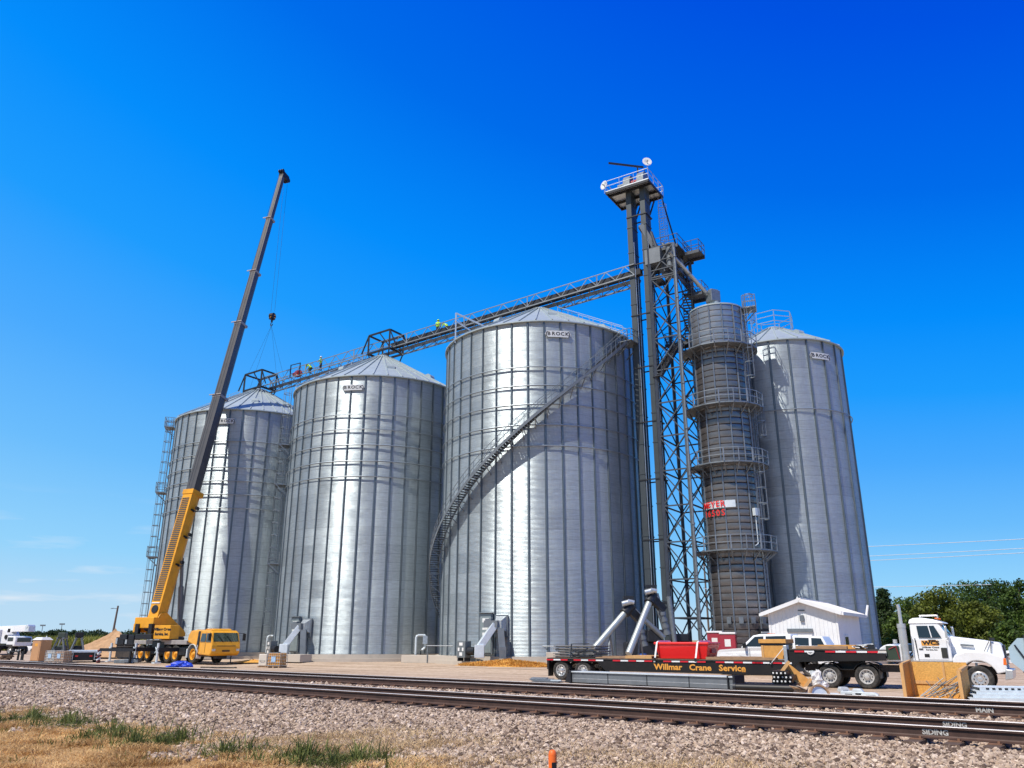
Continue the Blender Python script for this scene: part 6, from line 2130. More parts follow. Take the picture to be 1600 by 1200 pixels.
# ================================================================== YELLOW CRANE
CR_F, CR_R = Vector((-28.7, 75.6, 0)), Vector((-37.0, 83.2, 0))
cd_ = (CR_F - CR_R).normalized()
CA = atan2(cd_.y, cd_.x)
CL = Vector((-cd_.y, cd_.x, 0))
M_CRG = mat('crane_grey_paint', (0.33, 0.30, 0.29), rough=0.5, var=0.15, vs=2, dirt=(0.16, 0.13, 0.11), damt=0.4)
M_BOOMD = mat('grey_boom_steel', (0.095, 0.093, 0.095), rough=0.42, metal=0.3, var=0.15, vs=.6)
M_STRIPE_R = mat('warning_stripe_dark', (0.16, 0.03, 0.03), rough=0.5, var=0.05)
def crane():
    L = (CR_F - CR_R).length
    base = CR_F + CL * 1.15
    base.z = 0.08
    root = thing('mobile_crane', 'yellow mobile crane with its long telescopic boom raised in front of the bins', 'crane', base, CA)
    # x forward, front axle at 0, near (right hand) side is -y
    W = 1.37
    ax = [0, -3.4, -4.95, -9.1, -10.7]
    c = MB()
    c.bb(-12.2, 1.0, -.55, .55, .75, 1.45)
    c.bb(-12.3, -8.2, -W, W, 1.62, 1.95).bb(-6.4, -1.2, -W, W, 1.62, 2.0)
    for x in ax: c.tube((x, -1.1, .72), (x, 1.1, .72), .16, 8)
    c.build('chassis', M_CRG, root, bevel=.03)
    d = MB().bb(-12.3, -.9, -W + .02, W - .02, 1.95, 2.02)
    d.build('deck', mat('pale_deck_plate', (0.42, 0.38, 0.34), rough=0.6, var=0.2), root)
    # dark lockers and outrigger boxes along the side
    lk = MB()
    for s in (-1, 1):
        lk.bb(-8.2, -5.6, s * W, s * .6, .75, 1.9)
        lk.bb(-2.7, -1.3, s * W, s * .6, .7, 1.35)
    lk.build('side_locker', STEEL_D, root, bevel=.03)
    for s in (-1, 1):
        for x in ax: wheel(root, x, s * 1.10, .79, .44, M_RIMY, s, .14, M_RIMY)
        # pale mudguards with striped flap at the front
        m = MB()
        a = arch(0, .74, .92, 150, 25, 8)
        for (xa, za), (xb, zb) in zip(a[:-1], a[1:]): m.bar((xa, s * 1.15, za), (xb, s * 1.15, zb), .52, .05)
        m.bb(-1.0, -.80, s * 1.4, s * .9, .5, 1.25)
        m.build('mudguard', GALV_L, root)
        fl = MB()
        for i in range(5): fl.box((.98, s * 1.18, .55 + i * .22), (.05, .42, .12), (radians(28) * s, 0, 0), i % 2)
        fl.bb(.94, .97, s * 1.4, s * .95, .45, 1.6, 0)
        fl.build('striped_flap', [WHITE, M_STRIPE_R], root)
    # carrier cab: rounded yellow shell with big windscreen, bonnet behind it
    ins = lambda x, z: max(0, z - 1.95) * .10
    cab = [(1.05, .80), (3.2, .70), (3.5, .9), (3.55, 1.45), (3.45, 1.85), (3.2, 2.65), (2.85, 2.83), (1.4, 2.87), (1.05, 2.82)]
    cb = MB().prism(cab, -W, W, inset=ins).build('carrier_cab', YELLOW, root, bevel=.10)
    MB().prism([(1.0, 2.87), (2.7, 2.85), (2.4, 2.99), (1.3, 2.99)], -.9, .9).build('roof_fairing', YELLOW, cb, bevel=.05)
    bon = [(-1.2, 1.85), (.95, 1.4), (.95, 2.82), (.2, 2.92), (-.85, 2.84), (-1.2, 2.45)]
    MB().prism(bon, -W + .02, W - .02, inset=ins).build('engine_cover', YELLOW, root, bevel=.14)
    MB().prism([(.72, 1.45), (1.04, 1.35), (1.04, 2.77), (.72, 2.78)], -W + .0, W - .0, inset=ins).build('cab_gap', STEEL_D, root)
    vs = []
    for o in (.012, -.02):
        for y, x, z in ((-W + .16, 3.44, 1.88), (W - .16, 3.44, 1.88), (W - .24, 3.215, 2.63), (-W + .24, 3.215, 2.63)): vs.append((x + o, y, z + o * .25))
    MB().add(vs, [(0, 1, 2, 3), (4, 5, 6, 7), (0, 1, 5, 4), (1, 2, 6, 5), (2, 3, 7, 6), (3, 0, 4, 7)]).build('windscreen', mat('green_tinted_glass', (0.012, 0.035, 0.02), rough=0.07, var=0.4, coat=.4), cb)
    MB().bar((3.49, -.3, 1.85), (3.38, -.75, 2.45), .04).bar((3.49, .5, 1.85), (3.38, .1, 2.4), .04).build('wiper', STEEL_D, cb)
    MB().bb(3.52, 3.57, -.9, .9, 1.50, 1.54).bb(3.5, 3.56, -.35, .35, 1.04, 1.16).build('front_trim', STEEL_D, cb)
    MB().bb(3.38, 3.56, -W + .06, -W + .38, 1.08, 1.28).bb(3.38, 3.56, W - .38, W - .06, 1.08, 1.28).build('headlight', CHROME, cb, bevel=.03)
    for s in (-1, 1):
        poly = [(1.35, 1.88), (2.25, 1.88), (2.25, 2.58), (1.45, 2.58)]
        y = lambda z, o: s * (W - max(0, z - 1.95) * .10 + o)
        vs = [(a, y(b, .008), b) for a, b in poly] + [(a, y(b, -.015), b) for a, b in poly]
        MB().add(vs, [(0, 1, 2, 3), (4, 5, 6, 7), (0, 1, 5, 4), (1, 2, 6, 5), (2, 3, 7, 6), (3, 0, 4, 7)]).build('side_window', GLASS, cb)
        q = [(2.38, 1.86), (3.34, 1.86), (3.14, 2.60), (2.38, 2.60)]
        vs = [(a, y(b, .008), b) for a, b in q] + [(a, y(b, -.015), b) for a, b in q]
        MB().add(vs, [(0, 1, 2, 3), (4, 5, 6, 7), (0, 1, 5, 4), (1, 2, 6, 5), (2, 3, 7, 6), (3, 0, 4, 7)]).build('side_window', GLASS, cb)
        MB().bar((3.0, s * (W - .05), 2.62), (3.55, s * (W + .28), 2.58), .05).box((3.55, s * (W + .28), 2.26), (.14, .26, .6)).build('mirror', BLACK, cb, bevel=.03)
        MB().bb(1.25, 1.27, s * (W - .01), s * (W + .004), 1.0, 2.8).bb(2.30, 2.32, s * (W - .01), s * (W + .004), .9, 1.8).build('door_seam', STEEL_D, cb)
    MB().bb(2.4, 2.9, -.5, .5, .45, .85).tube((2.9, .9, .1), (2.9, .9, .7), .05, 8).bb(2.7, 3.1, .7, 1.1, .02, .1).build('tow_gear', STEEL_D, root)
    # outriggers: beams pushed out to the near side and far side with jacks and floats
    for x in (-7.3, -11.9, 0.55 - 3.2):
        for s in (-1, 1):
            if x > -4 and s > 0: continue
            e = s * (W + (1.9 if x > -11 else 2.3))
            o = MB()
            o.bb(x - .16, x + .16, s * .4, e, 1.0, 1.35)
            ou = o.build('outrigger_beam', STEEL_D, root)
            j = MB().tube((x, e, .12), (x, e, 1.75), .11, 10).bb(x - .3, x + .3, e - .3, e + .3, .0, .12)
            j.bar((x - .25, e - .12, .9), (x + .25, e - .12, 1.4), .07, .05).bar((x + .25, e - .12, .9), (x - .25, e - .12, 1.4), .07, .05)
            j.build('outrigger_jack', GALV_L, ou)
    # ------------------------------------------------ slewing upper works (turned towards the bins)
    sl_ = MB().lathe([(1.05, 2.0), (1.05, 2.2), (.95, 2.34), (0, 2.34)], 24, c=(-6.9, 0, 0))
    sl_.build('slew_ring', STEEL_D, root, sm=30)
    inv = Matrix.Rotation(-CA, 3, 'Z')
    def LW(p): return inv @ (Vector(p) - base)           # world -> crane coordinates
    piv_w = at(247, 966, 80.6)
    tip_w = at(441.5, 276, 91.5)
    bd = (tip_w - piv_w)
    BL = bd.length
    bu = bd / BL
    hd = Vector((bu.x, bu.y, 0)).normalized()            # slew direction
    hs_ = Vector((hd.y, -hd.x, 0))                       # to its right
    def U(f, r, z):                                       # upper-works frame: forward, right, up (z above ground)
        q = Vector((base.x, base.y, 0)) + cd_ * -6.9 + hd * f + hs_ * r
        return LW(Vector((q.x, q.y, z + base.z)))
    Ru = inv @ Matrix((hd, hs_ * -1, Vector((0, 0, 1)))).transposed()
    up = MB()
    def ub(f0, f1, r0, r1, z0, z1, mb, m=0):
        mb.box(U((f0 + f1) / 2, (r0 + r1) / 2, (z0 + z1) / 2), (f1 - f0, r1 - r0, z1 - z0), Ru, m)
    piv_l = LW(piv_w)
    # side plates that carry the boom foot
    pf = (Vector((piv_w.x, piv_w.y, 0)) - (Vector((base.x, base.y, 0)) + cd_ * -6.9)).dot(hd)
    pr = (Vector((piv_w.x, piv_w.y, 0)) - (Vector((base.x, base.y, 0)) + cd_ * -6.9)).dot(hs_)
    PZ = piv_w.z - base.z
    for r in (pr - .62, pr + .62):
        vs = []
        for q in (r - .09, r + .09):
            for f, z in ((pf - .6, 2.35), (pf + 3.2, 2.35), (pf + 3.0, 2.9), (pf + 1.0, PZ + .1), (pf + .35, PZ + .55), (pf - .4, PZ + .5), (pf - .75, PZ)): vs.append(U(f, q, z))
        up.add(vs, [tuple(range(7)), tuple(range(7, 14))] + [(i, 7 + i, 7 + (i + 1) % 7, (i + 1) % 7) for i in range(7)])
    ub(pf - .6, pf + 3.3, pr - .6, pr + .6, 2.34, 2.75, up)
    up.build('slewing_frame', YELLOW, root, bevel=.03)
    # counterweight and housings to the right of the boom, lettered panel facing the camera
    cw = MB()
    ub(pf - 1.5, pf - .3, pr + 1.15, pr + 3.1, 2.1, 3.35, cw)
    cwo = cw.build('engine_housing', YELLOW, root, bevel=.05)
    for i, (tx, z) in enumerate((('Willmar Crane', 2.98), ('Service, Inc.', 2.55))):
        lettering(tx, .24, INK, root, U(pf - 1.51, pr + 2.12, z), LW(base + hs_) , (0, 0, 1), fat=.02, depth=.004)
    c2 = MB()
    ub(pf - .2, pf + .7, pr + .7, pr + 2.2, 2.4, 3.2, c2)
    ub(pf - 1.3, pf - .4, pr - 1.6, pr + .75, 3.1, 4.1, c2)
    c2.build('winch_housing', YELLOW, root, bevel=.06)
    bl = MB()
    ub(pf - 1.7, pf - .7, pr - .9, pr + 1.1, 2.1, 2.55, bl)
    ub(pf - 1.5, pf - .7, pr - 3.0, pr - 2.1, 2.05, 2.55, bl)
    ub(pf - 1.5, pf - .7, pr - 1.9, pr - 1.2, 2.05, 2.5, bl)
    bl.build('counterweight_slab', STEEL_D, root, bevel=.04)
    wn = MB().tube(U(pf - .9, pr - .4, 3.2), U(pf - .9, pr + .5, 3.2), .38, 16)
    for z0 in (-1.3, .35): ub(pf - 1.45, pf - 1.1, pr + z0, pr + z0 + .42, 2.6, 3.5, wn)
    wn.build('winch_drum', STEEL_D, root, sm=40)
    oc = MB()
    ub(pf - .9, pf + .4, pr - 2.1, pr - 1.2, 2.7, 3.55, oc)
    oco = oc.build('slew_motor_cover', YELLOW, root, bevel=.08)
    # ------------------------------------------------ boom
    bz = LW(piv_w + bu) - piv_l                           # boom axis, crane coordinates
    bx = (inv @ hs_)
    by = bz.cross(bx)
    Rb = Matrix((bx, by, bz)).transposed()                # columns: right, normal, along
    def sect(mb, l0, l1, w_, h, m=0, off=0.0, rounded=True):
        """box-section boom with a rounded belly"""
        prof = [(-w_ / 2, h / 2), (w_ / 2, h / 2), (w_ / 2, -h * .12), (w_ * .36, -h * .40), (0, -h * .5), (-w_ * .36, -h * .40), (-w_ / 2, -h * .12)]
        vs = []
        for l in (l0, l1):
            for a, b in prof: vs.append(piv_l + Rb @ Vector((a, -b, l)) )
        n = len(prof)
        mb.add(vs, [tuple(range(n)), tuple(range(n, 2 * n))] + [(i, n + i, n + (i + 1) % n, (i + 1) % n) for i in range(n)], m)
    B0 = 13.7 / 60 * BL
    def frac(v_top):  # length along the boom at the photographed collars
        return v_top
    bb = MB()
    sect(bb, -.8, B0, 1.22, 1.5)
    bs = bb.build('base_boom', YELLOW, root, bevel=.02)
    # ladder-like ribs on the side of the base section and the badge
    rb = MB()
    nr = 52
    for i in range(nr):
        l = 1.6 + (B0 - 2.4) * i / nr
        rb.box(piv_l + Rb @ Vector((-.05, -.772, l)), (.86, .05, .10), Rb)
    rb.build('boom_ribs', M_BOOMD, bs)
    MB().box(piv_l + Rb @ Vector((-.05, -.79, 1.3)), (1.0, .06, .10), Rb).build('white_band', WHITE, bs)
    MB().tube(piv_l + Rb @ Vector((0.05, -.76, .7)), piv_l + Rb @ Vector((0.05, -.84, .7)), .38, 20).build('badge', STEEL_D, bs)
    cl = MB()
    for l in (B0, B0 * .86 - .3, B0 * .62, B0 * .40): 
        w_ = 1.34
        if l == B0:
            cl.box(piv_l + Rb @ Vector((0, 0, l - .25)), (1.36, 1.62, .5), Rb, 0)
        else:
            cl.box(piv_l + Rb @ Vector((.55, -.1, l)), (.35, .5, .16), Rb, 1)
            cl.box(piv_l + Rb @ Vector((.95, 0, l - .1)), (.6, .12, .12), Rb, 1)
            cl.box(piv_l + Rb @ Vector((.9, .2, l + .3)), (.18, .4, .3), Rb, 1)
    cl.build('boom_collar', [YELLOW, STEEL_D], bs)
    bounds = [B0, B0 + (BL - B0) * .255, B0 + (BL - B0) * .475, B0 + (BL - B0) * .645, B0 + (BL - B0) * .835, BL]
    for i in range(5):
        w_ = 1.06 - .125 * i
        mb = MB()
        sect(mb, bounds[i] - 1.0, bounds[i + 1], w_, w_ * 1.2)
        s_ = mb.build('telescopic_section', M_BOOMD, root, bevel=.03)
        if i < 4 and i != 0 or i == 0:
            k = MB()
            l = bounds[i + 1]
            if i < 4:
                k.box(piv_l + Rb @ Vector((0, .02, l - .12)), (w_ + .10, w_ * 1.2 + .10, .28), Rb)
                k.box(piv_l + Rb @ Vector((-.12, -w_ * .6 - .12, l - .02)), (w_ + .55, .08, .10), Rb)
                k.build('section_collar', M_CRG, s_)
    # head sheaves
    h = MB()
    h.box(piv_l + Rb @ Vector((0, .25, BL + .25)), (.7, 1.2, .7), Rb)
    for x in (-.28, 0, .28):
        c_ = piv_l + Rb @ Vector((x, .85, BL + .1))
        h.tube(c_ - bx * .06, c_ + bx * .06, .36, 14)
        c_ = piv_l + Rb @ Vector((x, -.45, BL + .55))
        h.tube(c_ - bx * .06, c_ + bx * .06, .25, 14)
    h.build('boom_head', STEEL_D, root, sm=40)
    # lift cylinder
    cy = MB()
    a = U(pf + 2.9, pr + .15, 2.6)
    b = piv_l + Rb @ Vector((.25, .70, 6.2))
    m_ = a + (b - a) * .62
    cy.tube(a, m_, .26, 14).tube(m_, b, .17, 12)
    cy.path([a + Vector((.5, -.2, .5)), a + Vector((.7, -.2, 2.2)), a + Vector((.45, -.2, 3.6)), a + Vector((.6, -.2, 5))], .05, 6)
    cy.build('lift_cylinder', STEEL_G, root, sm=40)
    # hoist rope and hook block, slings down to the conveyor
    sh = tip_w + Vector((.0, -.2, -.9)) + (hd * .85)
    hk = Vector((sh.x, sh.y, at(424.5, 494, sh.y).z))
    rp = MB()
    for o in (-.28, .28):
        rp.tube(LW(sh + hs_ * o), LW(hk + hs_ * o + Vector((0, 0, .6))), .014, 5)
    rp.tube(LW(piv_w + bu * (B0 + .5) - hd * .9), LW(tip_w - hd * .7), .02, 5)
    rp.build('hoist_rope', STEEL_D, root)
    hb = MB()
    hk_l = LW(hk)
    for o in (-.20, 0, .20):
        hb.tube(hk_l + inv @ hs_ * (o - .06), hk_l + inv @ hs_ * (o + .06), .40, 16, 0)
    hb.box(hk_l - Vector((0, 0, .1)), (.45, .62, .7), None, 0)
    hb.box(hk_l - Vector((0, .0, -.12)), (.47, .64, .14), None, 1).box(hk_l - Vector((0, .0, .22)), (.47, .64, .12), None, 1)
    hb.tube(hk_l - Vector((0, 0, .4)), hk_l - Vector((0, 0, .85)), .12, 8, 0)
    pts = [hk_l + Vector((.22 * sin(q), 0, -1.1 - .22 * cos(q))) for q in np.linspace(-2.6, 1.6, 9)]
    hb.path(pts, .06, 6, 0)
    hb.build('hook_block', [STEEL_D, YELLOW], root, sm=40)
    sg = MB()
    low = hk - Vector((0, 0, 1.3))
    for k, s in ((K1 - 2.6, -.6), (K1 - 2.6, .6), (K1 + 3.6, -.6), (K1 + 3.6, .6)):
        sg.tube(LW(low), LW(conv_pt(k, s, 1.0)), .011, 5)
    sg.build('sling', STEEL_D, root)
    return root
crane()

# ================================================================== PEOPLE
def skin_body(name, joints, edges, radii, mats, paint, parent):
    me = bpy.data.meshes.new(name)
    me.from_pydata(joints, edges, [])
    o = link(bpy.data.objects.new(name, me))
    sk = o.modifiers.new('skin', 'SKIN')
    for i, r in enumerate(radii):
        me.skin_vertices[0].data[i].radius = (r, r) if not isinstance(r, tuple) else r
    me.skin_vertices[0].data[0].use_root = True
    sb = o.modifiers.new('sub', 'SUBSURF')
    sb.levels = sb.render_levels = 1
    bpy.context.view_layer.update()
    dg = bpy.context.evaluated_depsgraph_get()
    m2 = bpy.data.meshes.new_from_object(o.evaluated_get(dg))
    bpy.data.objects.remove(o)
    m2.name = name
    m2.materials.clear()
    for m in mats: m2.materials.append(m)
    for p in m2.polygons:
        p.use_smooth = True
        p.material_index = paint(p.center)
    n = link(bpy.data.objects.new(name, m2))
    n.parent = parent
    return n
def worker(label, p, rz, pose, hat=WHITE):
    root = thing('person', label, 'person', p, rz, 'workers in hi-vis on the conveyor')
    # facing +x; joints
    if pose == 'stand':
        J = dict(pel=(0, 0, .95), sp=(.02, 0, 1.2), ch=(.03, 0, 1.40), nk=(.04, 0, 1.53), hd=(.06, 0, 1.66),
                 sl=(.02, .19, 1.43), el=(.12, .27, 1.17), wl=(.32, .22, 1.05), hl=(.41, .20, 1.04), sr=(.02, -.19, 1.43), er=(.10, -.28, 1.17), wr=(.30, -.24, 1.04), hr=(.39, -.22, 1.03),
                 hpl=(0, .10, .90), kl=(.04, .13, .50), al=(0, .14, .10), tl=(.17, .15, .05), hpr=(0, -.10, .90), kr=(.02, -.14, .50), ar=(-.04, -.15, .10), tr=(.13, -.16, .05))
    else:
        J = dict(pel=(-.12, 0, .78), sp=(.08, 0, .98), ch=(.25, 0, 1.10), nk=(.38, 0, 1.15), hd=(.50, 0, 1.19),
                 sl=(.25, .19, 1.10), el=(.42, .26, .86), wl=(.58, .18, .70), hl=(.66, .15, .66), sr=(.25, -.19, 1.10), er=(.40, -.26, .88), wr=(.56, -.20, .70), hr=(.64, -.17, .65),
                 hpl=(-.12, .10, .74), kl=(.14, .15, .46), al=(-.04, .16, .10), tl=(.13, .17, .05), hpr=(-.12, -.10, .74), kr=(.18, -.15, .44), ar=(.06, -.17, .10), tr=(.23, -.18, .05))
    R = dict(pel=.155, sp=.15, ch=.17, nk=.065, hd=.10, sl=.085, el=.062, wl=.045, hl=.045, sr=.085, er=.062, wr=.045, hr=.045, hpl=.11, kl=.075, al=.055, tl=.05, hpr=.11, kr=.075, ar=.055, tr=.05)
    K = list(J)
    E_ = [('pel', 'sp'), ('sp', 'ch'), ('ch', 'nk'), ('nk', 'hd'), ('ch', 'sl'), ('sl', 'el'), ('el', 'wl'), ('wl', 'hl'), ('ch', 'sr'), ('sr', 'er'), ('er', 'wr'), ('wr', 'hr'), ('pel', 'hpl'), ('hpl', 'kl'), ('kl', 'al'), ('al', 'tl'), ('pel', 'hpr'), ('hpr', 'kr'), ('kr', 'ar'), ('ar', 'tr')]
    pe, nk = Vector(J['pel']), Vector(J['nk'])
    ax = (nk - pe).normalized()
    def paint(c):
        h = (Vector(c) - pe).dot(ax)
        d = min((Vector(c) - Vector(J[k])).length for k in ('hl', 'hr', 'wl', 'wr'))
        if d < .13: return 0
        if c.z < .14: return 2
        if h > .57 and abs(c.y) < .15 and (Vector(c) - Vector(J['hd'])).length < .24: return 0
        if h > .02: return 1
        return 2
    b = skin_body('body', [J[k] for k in K], [(K.index(a), K.index(c)) for a, c in E_], [R[k] for k in K], [SKIN, HIVIS, CLOTH], paint, root)
    hq = Vector(J['hd']) + ax * .05
    Rh = ax.to_track_quat('Z', 'Y').to_matrix()
    MB().lathe([(.17, -.01), (.175, .0), (.125, .015), (.12, .07), (.08, .12), (0, .135)], 16, c=hq, R=Rh).build('hard_hat', hat, b, sm=40)
    mid = (pe + nk) * .5
    st = MB()
    Rt = Rh
    st.lathe([(.185, -.045), (.195, -.04), (.195, .0), (.185, .005)], 16, c=pe + ax * .30, R=Rt)
    st.build('reflective_band', GALV_L, b, sm=40)
    # face: nose and eyes
    f = Vector((1, 0, 0)) if pose == 'stand' else Vector((.3, 0, -.95))
    c = Vector(J['hd'])
    fc = MB().ball(c + f * .105, .022, 6, 4)
    fc.build('nose', SKIN, b)
    MB().ball(c + f * .10 + Vector((0, .035, .02)), .012, 6, 4).ball(c + f * .10 + Vector((0, -.035, .02)), .012, 6, 4).build('eye', INK, b)
    return root
def conv_at(u):
    """metres along the row of the point of the catwalk at this bearing"""
    q = (u - 800) / (FPX / CP * 1.0)
    lo, hi = -60.0, 20.0
    for _ in range(50):
        m = (lo + hi) / 2
        p = conv_pt(m)
        depth = p.y * CP + (p.z - EYE) * SP
        x = 800 + FPX * p.x / depth
        if x < u: lo = m
        else: hi = m
    return (lo + hi) / 2
RW = atan2(ROWE.y, ROWE.x)
kq = conv_at(503)
worker('worker in a lime shirt and white hard hat standing upright at the catwalk rail', conv_pt(kq, .25, 0), RW + radians(200), 'stand')
kq = conv_at(487)
worker('worker in a yellow shirt bending over beside red gear on the catwalk', conv_pt(kq, .25, 0), RW + radians(190), 'bend', STEEL_D)
kq = conv_at(687)
worker('worker in a lime shirt and dark trousers on the catwalk over the gap between bins', conv_pt(kq, .35, .05), RW + radians(120), 'stand', HIVIS)
kq = conv_at(700)
worker('worker stooping low in a white hard hat beside a lime shirted mate on the catwalk', conv_pt(kq, .25, 0), RW + radians(175), 'bend')
kq = conv_at(468)
t = thing('tool_bundle', 'dark red bundle of gear tied to the catwalk railing', 'gear', conv_pt(kq, .3, 0.0), RW)
crumple(MB(), (0, 0, .45), (.9, .4, .42), 12, 7, 9).build('tarp_cover', RED_D, t)
MB().bar((-.8, -.5, 0), (-.8, -.5, 1.6), .09).bar((.8, -.5, 0), (.8, -.5, 1.6), .09).bar((-.8, -.5, 1.55), (.8, -.5, 1.55), .08).build('stand', STEEL_D, t)
# ================================================================== THINGS AT THE LEFT AND ALONG THE TRACK
def gpos2(u, Y, dz=0.0):
    x = at(u, 1000, Y).x
    return Vector((x, Y, gz(x, Y) + dz))
# portable toilet
M_TAN = mat('tan_plastic', (0.50, 0.27, 0.13), rough=0.55, var=0.06, vs=1)
def toilet():
    root = thing('portable_toilet', 'tan portable toilet with a white roof beside the track', 'portable toilet', gpos2(67, 84), radians(-24))
    MB().prism([(-.62, -.6), (.62, -.6), (.62, .6), (-.62, .6)], .05, 2.1, plane='xy').build('cabin', M_TAN, root, bevel=.03)
    MB().bb(-.66, .66, -.64, .64, 0, .12).build('skid', STEEL_G, root)
    MB().add([(-.70, -.68, 2.1), (.70, -.68, 2.1), (.70, .68, 2.1), (-.70, .68, 2.1), (-.45, -.4, 2.36), (.45, -.4, 2.36), (.45, .4, 2.36), (-.45, .4, 2.36)], [(3, 2, 1, 0), (4, 5, 6, 7), (0, 1, 5, 4), (1, 2, 6, 5), (2, 3, 7, 6), (3, 0, 4, 7)]).tube((.2, .2, 2.3), (.2, .2, 2.5), .05, 8).build('roof', WHITE, root, bevel=.03)
    d = MB().bb(-.50, .50, -.625, -.60, .15, 2.0).build('door', M_TAN, root, bevel=.01)
    MB().bb(-.18, .22, -.632, -.626, 1.5, 1.78).build('notice', INK_Y, d)
    MB().bb(-.645, -.62, -.4, .4, 1.75, 1.95).bb(-.635, -.62, -.55, .55, 1.42, 1.50).build('vent_grille', M_TAN, root)
toilet()

def ibc(label, p, rz, tint, full=.9):
    root = thing('caged_tank', label, 'liquid tank', p, rz, 'caged liquid tanks on pallets')
    MB().bb(-.56, .56, -.46, .46, .16, 1.10).build('bottle', tint, root, bevel=.06)
    cg = MB()
    for z in (.18, .42, .66, .90, 1.12):
        for a, b in (((-.6, -.5), (.6, -.5)), ((.6, -.5), (.6, .5)), ((.6, .5), (-.6, .5)), ((-.6, .5), (-.6, -.5))): cg.bar((*a, z), (*b, z), .03)
    for i in range(7):
        x = -.6 + i * .2
        for y in (-.5, .5): cg.bar((x, y, .14), (x, y, 1.12), .025)
    for i in range(1, 5):
        y = -.5 + i * .2
        for x in (-.6, .6): cg.bar((x, y, .14), (x, y, 1.12), .025)
    cg.build('cage', GALV, root)
    pl = MB().bb(-.6, .6, -.5, .5, .11, .14)
    for x in (-.52, 0, .52): pl.bb(x - .06, x + .06, -.5, .5, 0, .11)
    pl.build('pallet_base', WOOD, root)
    MB().bb(-.22, .18, -.525, -.508, .45, .85).build('label', mat('blue_white_label', (0.35, 0.50, 0.68), rough=.5, var=.25, vs=9), root)
    MB().tube((.1, 0, 1.1), (.1, 0, 1.2), .12, 12).build('cap', STEEL_D, root, sm=40)
    return root
M_AMBER = mat('amber_liquid_plastic', (0.62, 0.28, 0.04), rough=0.35, var=0.12, vs=2)
M_MILK = mat('milky_plastic', (0.62, 0.56, 0.48), rough=0.4, var=0.1, vs=2)
M_MILK2 = mat('brownish_plastic', (0.48, 0.30, 0.18), rough=0.4, var=0.15, vs=2)
ibc('amber caged liquid tank standing alone behind the rail, blue label on its side', gpos2(436, 67), radians(-20), M_AMBER)
MB_white = None
t = thing('pallet_box', 'white wrapped load beside the amber caged tank', 'pallet load', gpos2(418, 68), radians(-20))
MB().bb(-.38, .38, -.42, .42, .12, 1.02).build('wrapped_load', M_MILK, t, bevel=.05)
MB().bb(-.42, .42, -.45, .45, 0, .05).bb(-.42, .42, -.45, .45, .09, .12).bb(-.4, -.3, -.45, .45, .05, .09).bb(.3, .4, -.45, .45, .05, .09).build('pallet_base', WOOD, t)
MB().ring(.5, .5, .015, 24, k=4).build('strap', STEEL_D, t)
ibc('pale caged liquid tank right beside the portable toilet', gpos2(89, 81), radians(-20), M_MILK)
ibc('brownish caged liquid tank, right one of the pair beside the portable toilet', gpos2(103, 80.5), radians(-20), M_MILK2)

# small wooden crate by the foundation of the second bin
t = thing('slatted_crate', 'slatted timber crate on a pallet at the foot of the bin second from the left', 'crate', gpos2(633, 79), radians(-28))
mb = MB()
for i in range(8):
    x = -.62 + i * .177
    mb.bb(x - .06, x + .06, -.52, -.49, .14, .92).bb(x - .06, x + .06, .49, .52, .14, .92)
for i in range(6):
    y = -.42 + i * .17
    mb.bb(-.70, -.67, y - .06, y + .06, .14, .92).bb(.67, .70, y - .06, y + .06, .14, .92)
mb.build('slats', WOOD, t)
MB().bb(-.74, .74, -.55, .55, .92, .98).build('top', PINE, t)
MB().bb(-.7, .7, -.5, .5, .10, .14).bb(-.65, -.5, -.5, .5, 0, .1).bb(.5, .65, -.5, .5, 0, .1).bb(-.07, .07, -.5, .5, 0, .1).build('pallet_base', STEEL_D, t)
MB().bb(-.64, .64, -.46, .46, .14, .9).build('content', M_GREASE, t)

# blue tarpaulin heap on the ground in front of the crane
M_TARP = mat('blue_tarpaulin', (0.012, 0.06, 0.55), rough=0.45, var=0.2, vs=4)
p = gp(283, 1042.5)
t = thing('tarpaulin', 'crumpled bright blue tarpaulin lying in front of the yellow crane', 'tarpaulin', p, 0)
crumple(MB(), (0, 0, .16), (.8, .5, .30), 16, 8, 11).build('heap', M_TARP, t)
crumple(MB(), (.45, -.1, .10), (.6, .4, .16), 14, 7, 12).build('fold', M_TARP, t)
crumple(MB(), (-.6, -.1, .06), (.6, .4, .10), 14, 7, 13).build('fold', M_TARP, t)
t = thing('hose', 'dark hose lying on the ground right of the blue tarpaulin', 'hose', gp(335, 1044), -.4)
MB().path([Vector((-1.4, 0, .05)), Vector((-.6, .12, .05)), Vector((.2, -.05, .05)), Vector((1.2, .1, .05)), Vector((2.0, 0, .05))], .05, 8).build('tube', RUBBER, t, sm=40)
MB().tube((2.0, 0, .05), (2.15, 0, .05), .07, 8).build('coupling', STEEL_D, t)

# spoil heap and spilled grain
def heap(name, label, cat, m, c, rx, ry, h, rz, rough=.12, seed=1, kind=None, n=40):
    r = np.random.default_rng(seed)
    vs, fs = [], []
    k = 16
    for j in range(k + 1):
        f = j / k
        for i in range(n):
            a = 2 * pi * i / n
            w_ = 1 + .16 * sin(3 * a + seed) + .10 * sin(5 * a + 2 * seed)
            x, y = rx * f * w_ * cos(a), ry * f * w_ * sin(a)
            z = h * (1 - f) ** 1.0 * (1 + .2 * sin(2 * a + seed)) + r.uniform(-rough, rough) * h * (1 - f) - .04 * f
            vs.append((x, y, z))
    for j in range(k):
        for i in range(n): fs.append((j * n + i, j * n + (i + 1) % n, (j + 1) * n + (i + 1) % n, (j + 1) * n + i))
    o = MB().add(vs, fs).build(name, m)
    o.location = c
    o.rotation_euler = (0, 0, rz)
    tag(o, label, cat, None, kind)
    return o
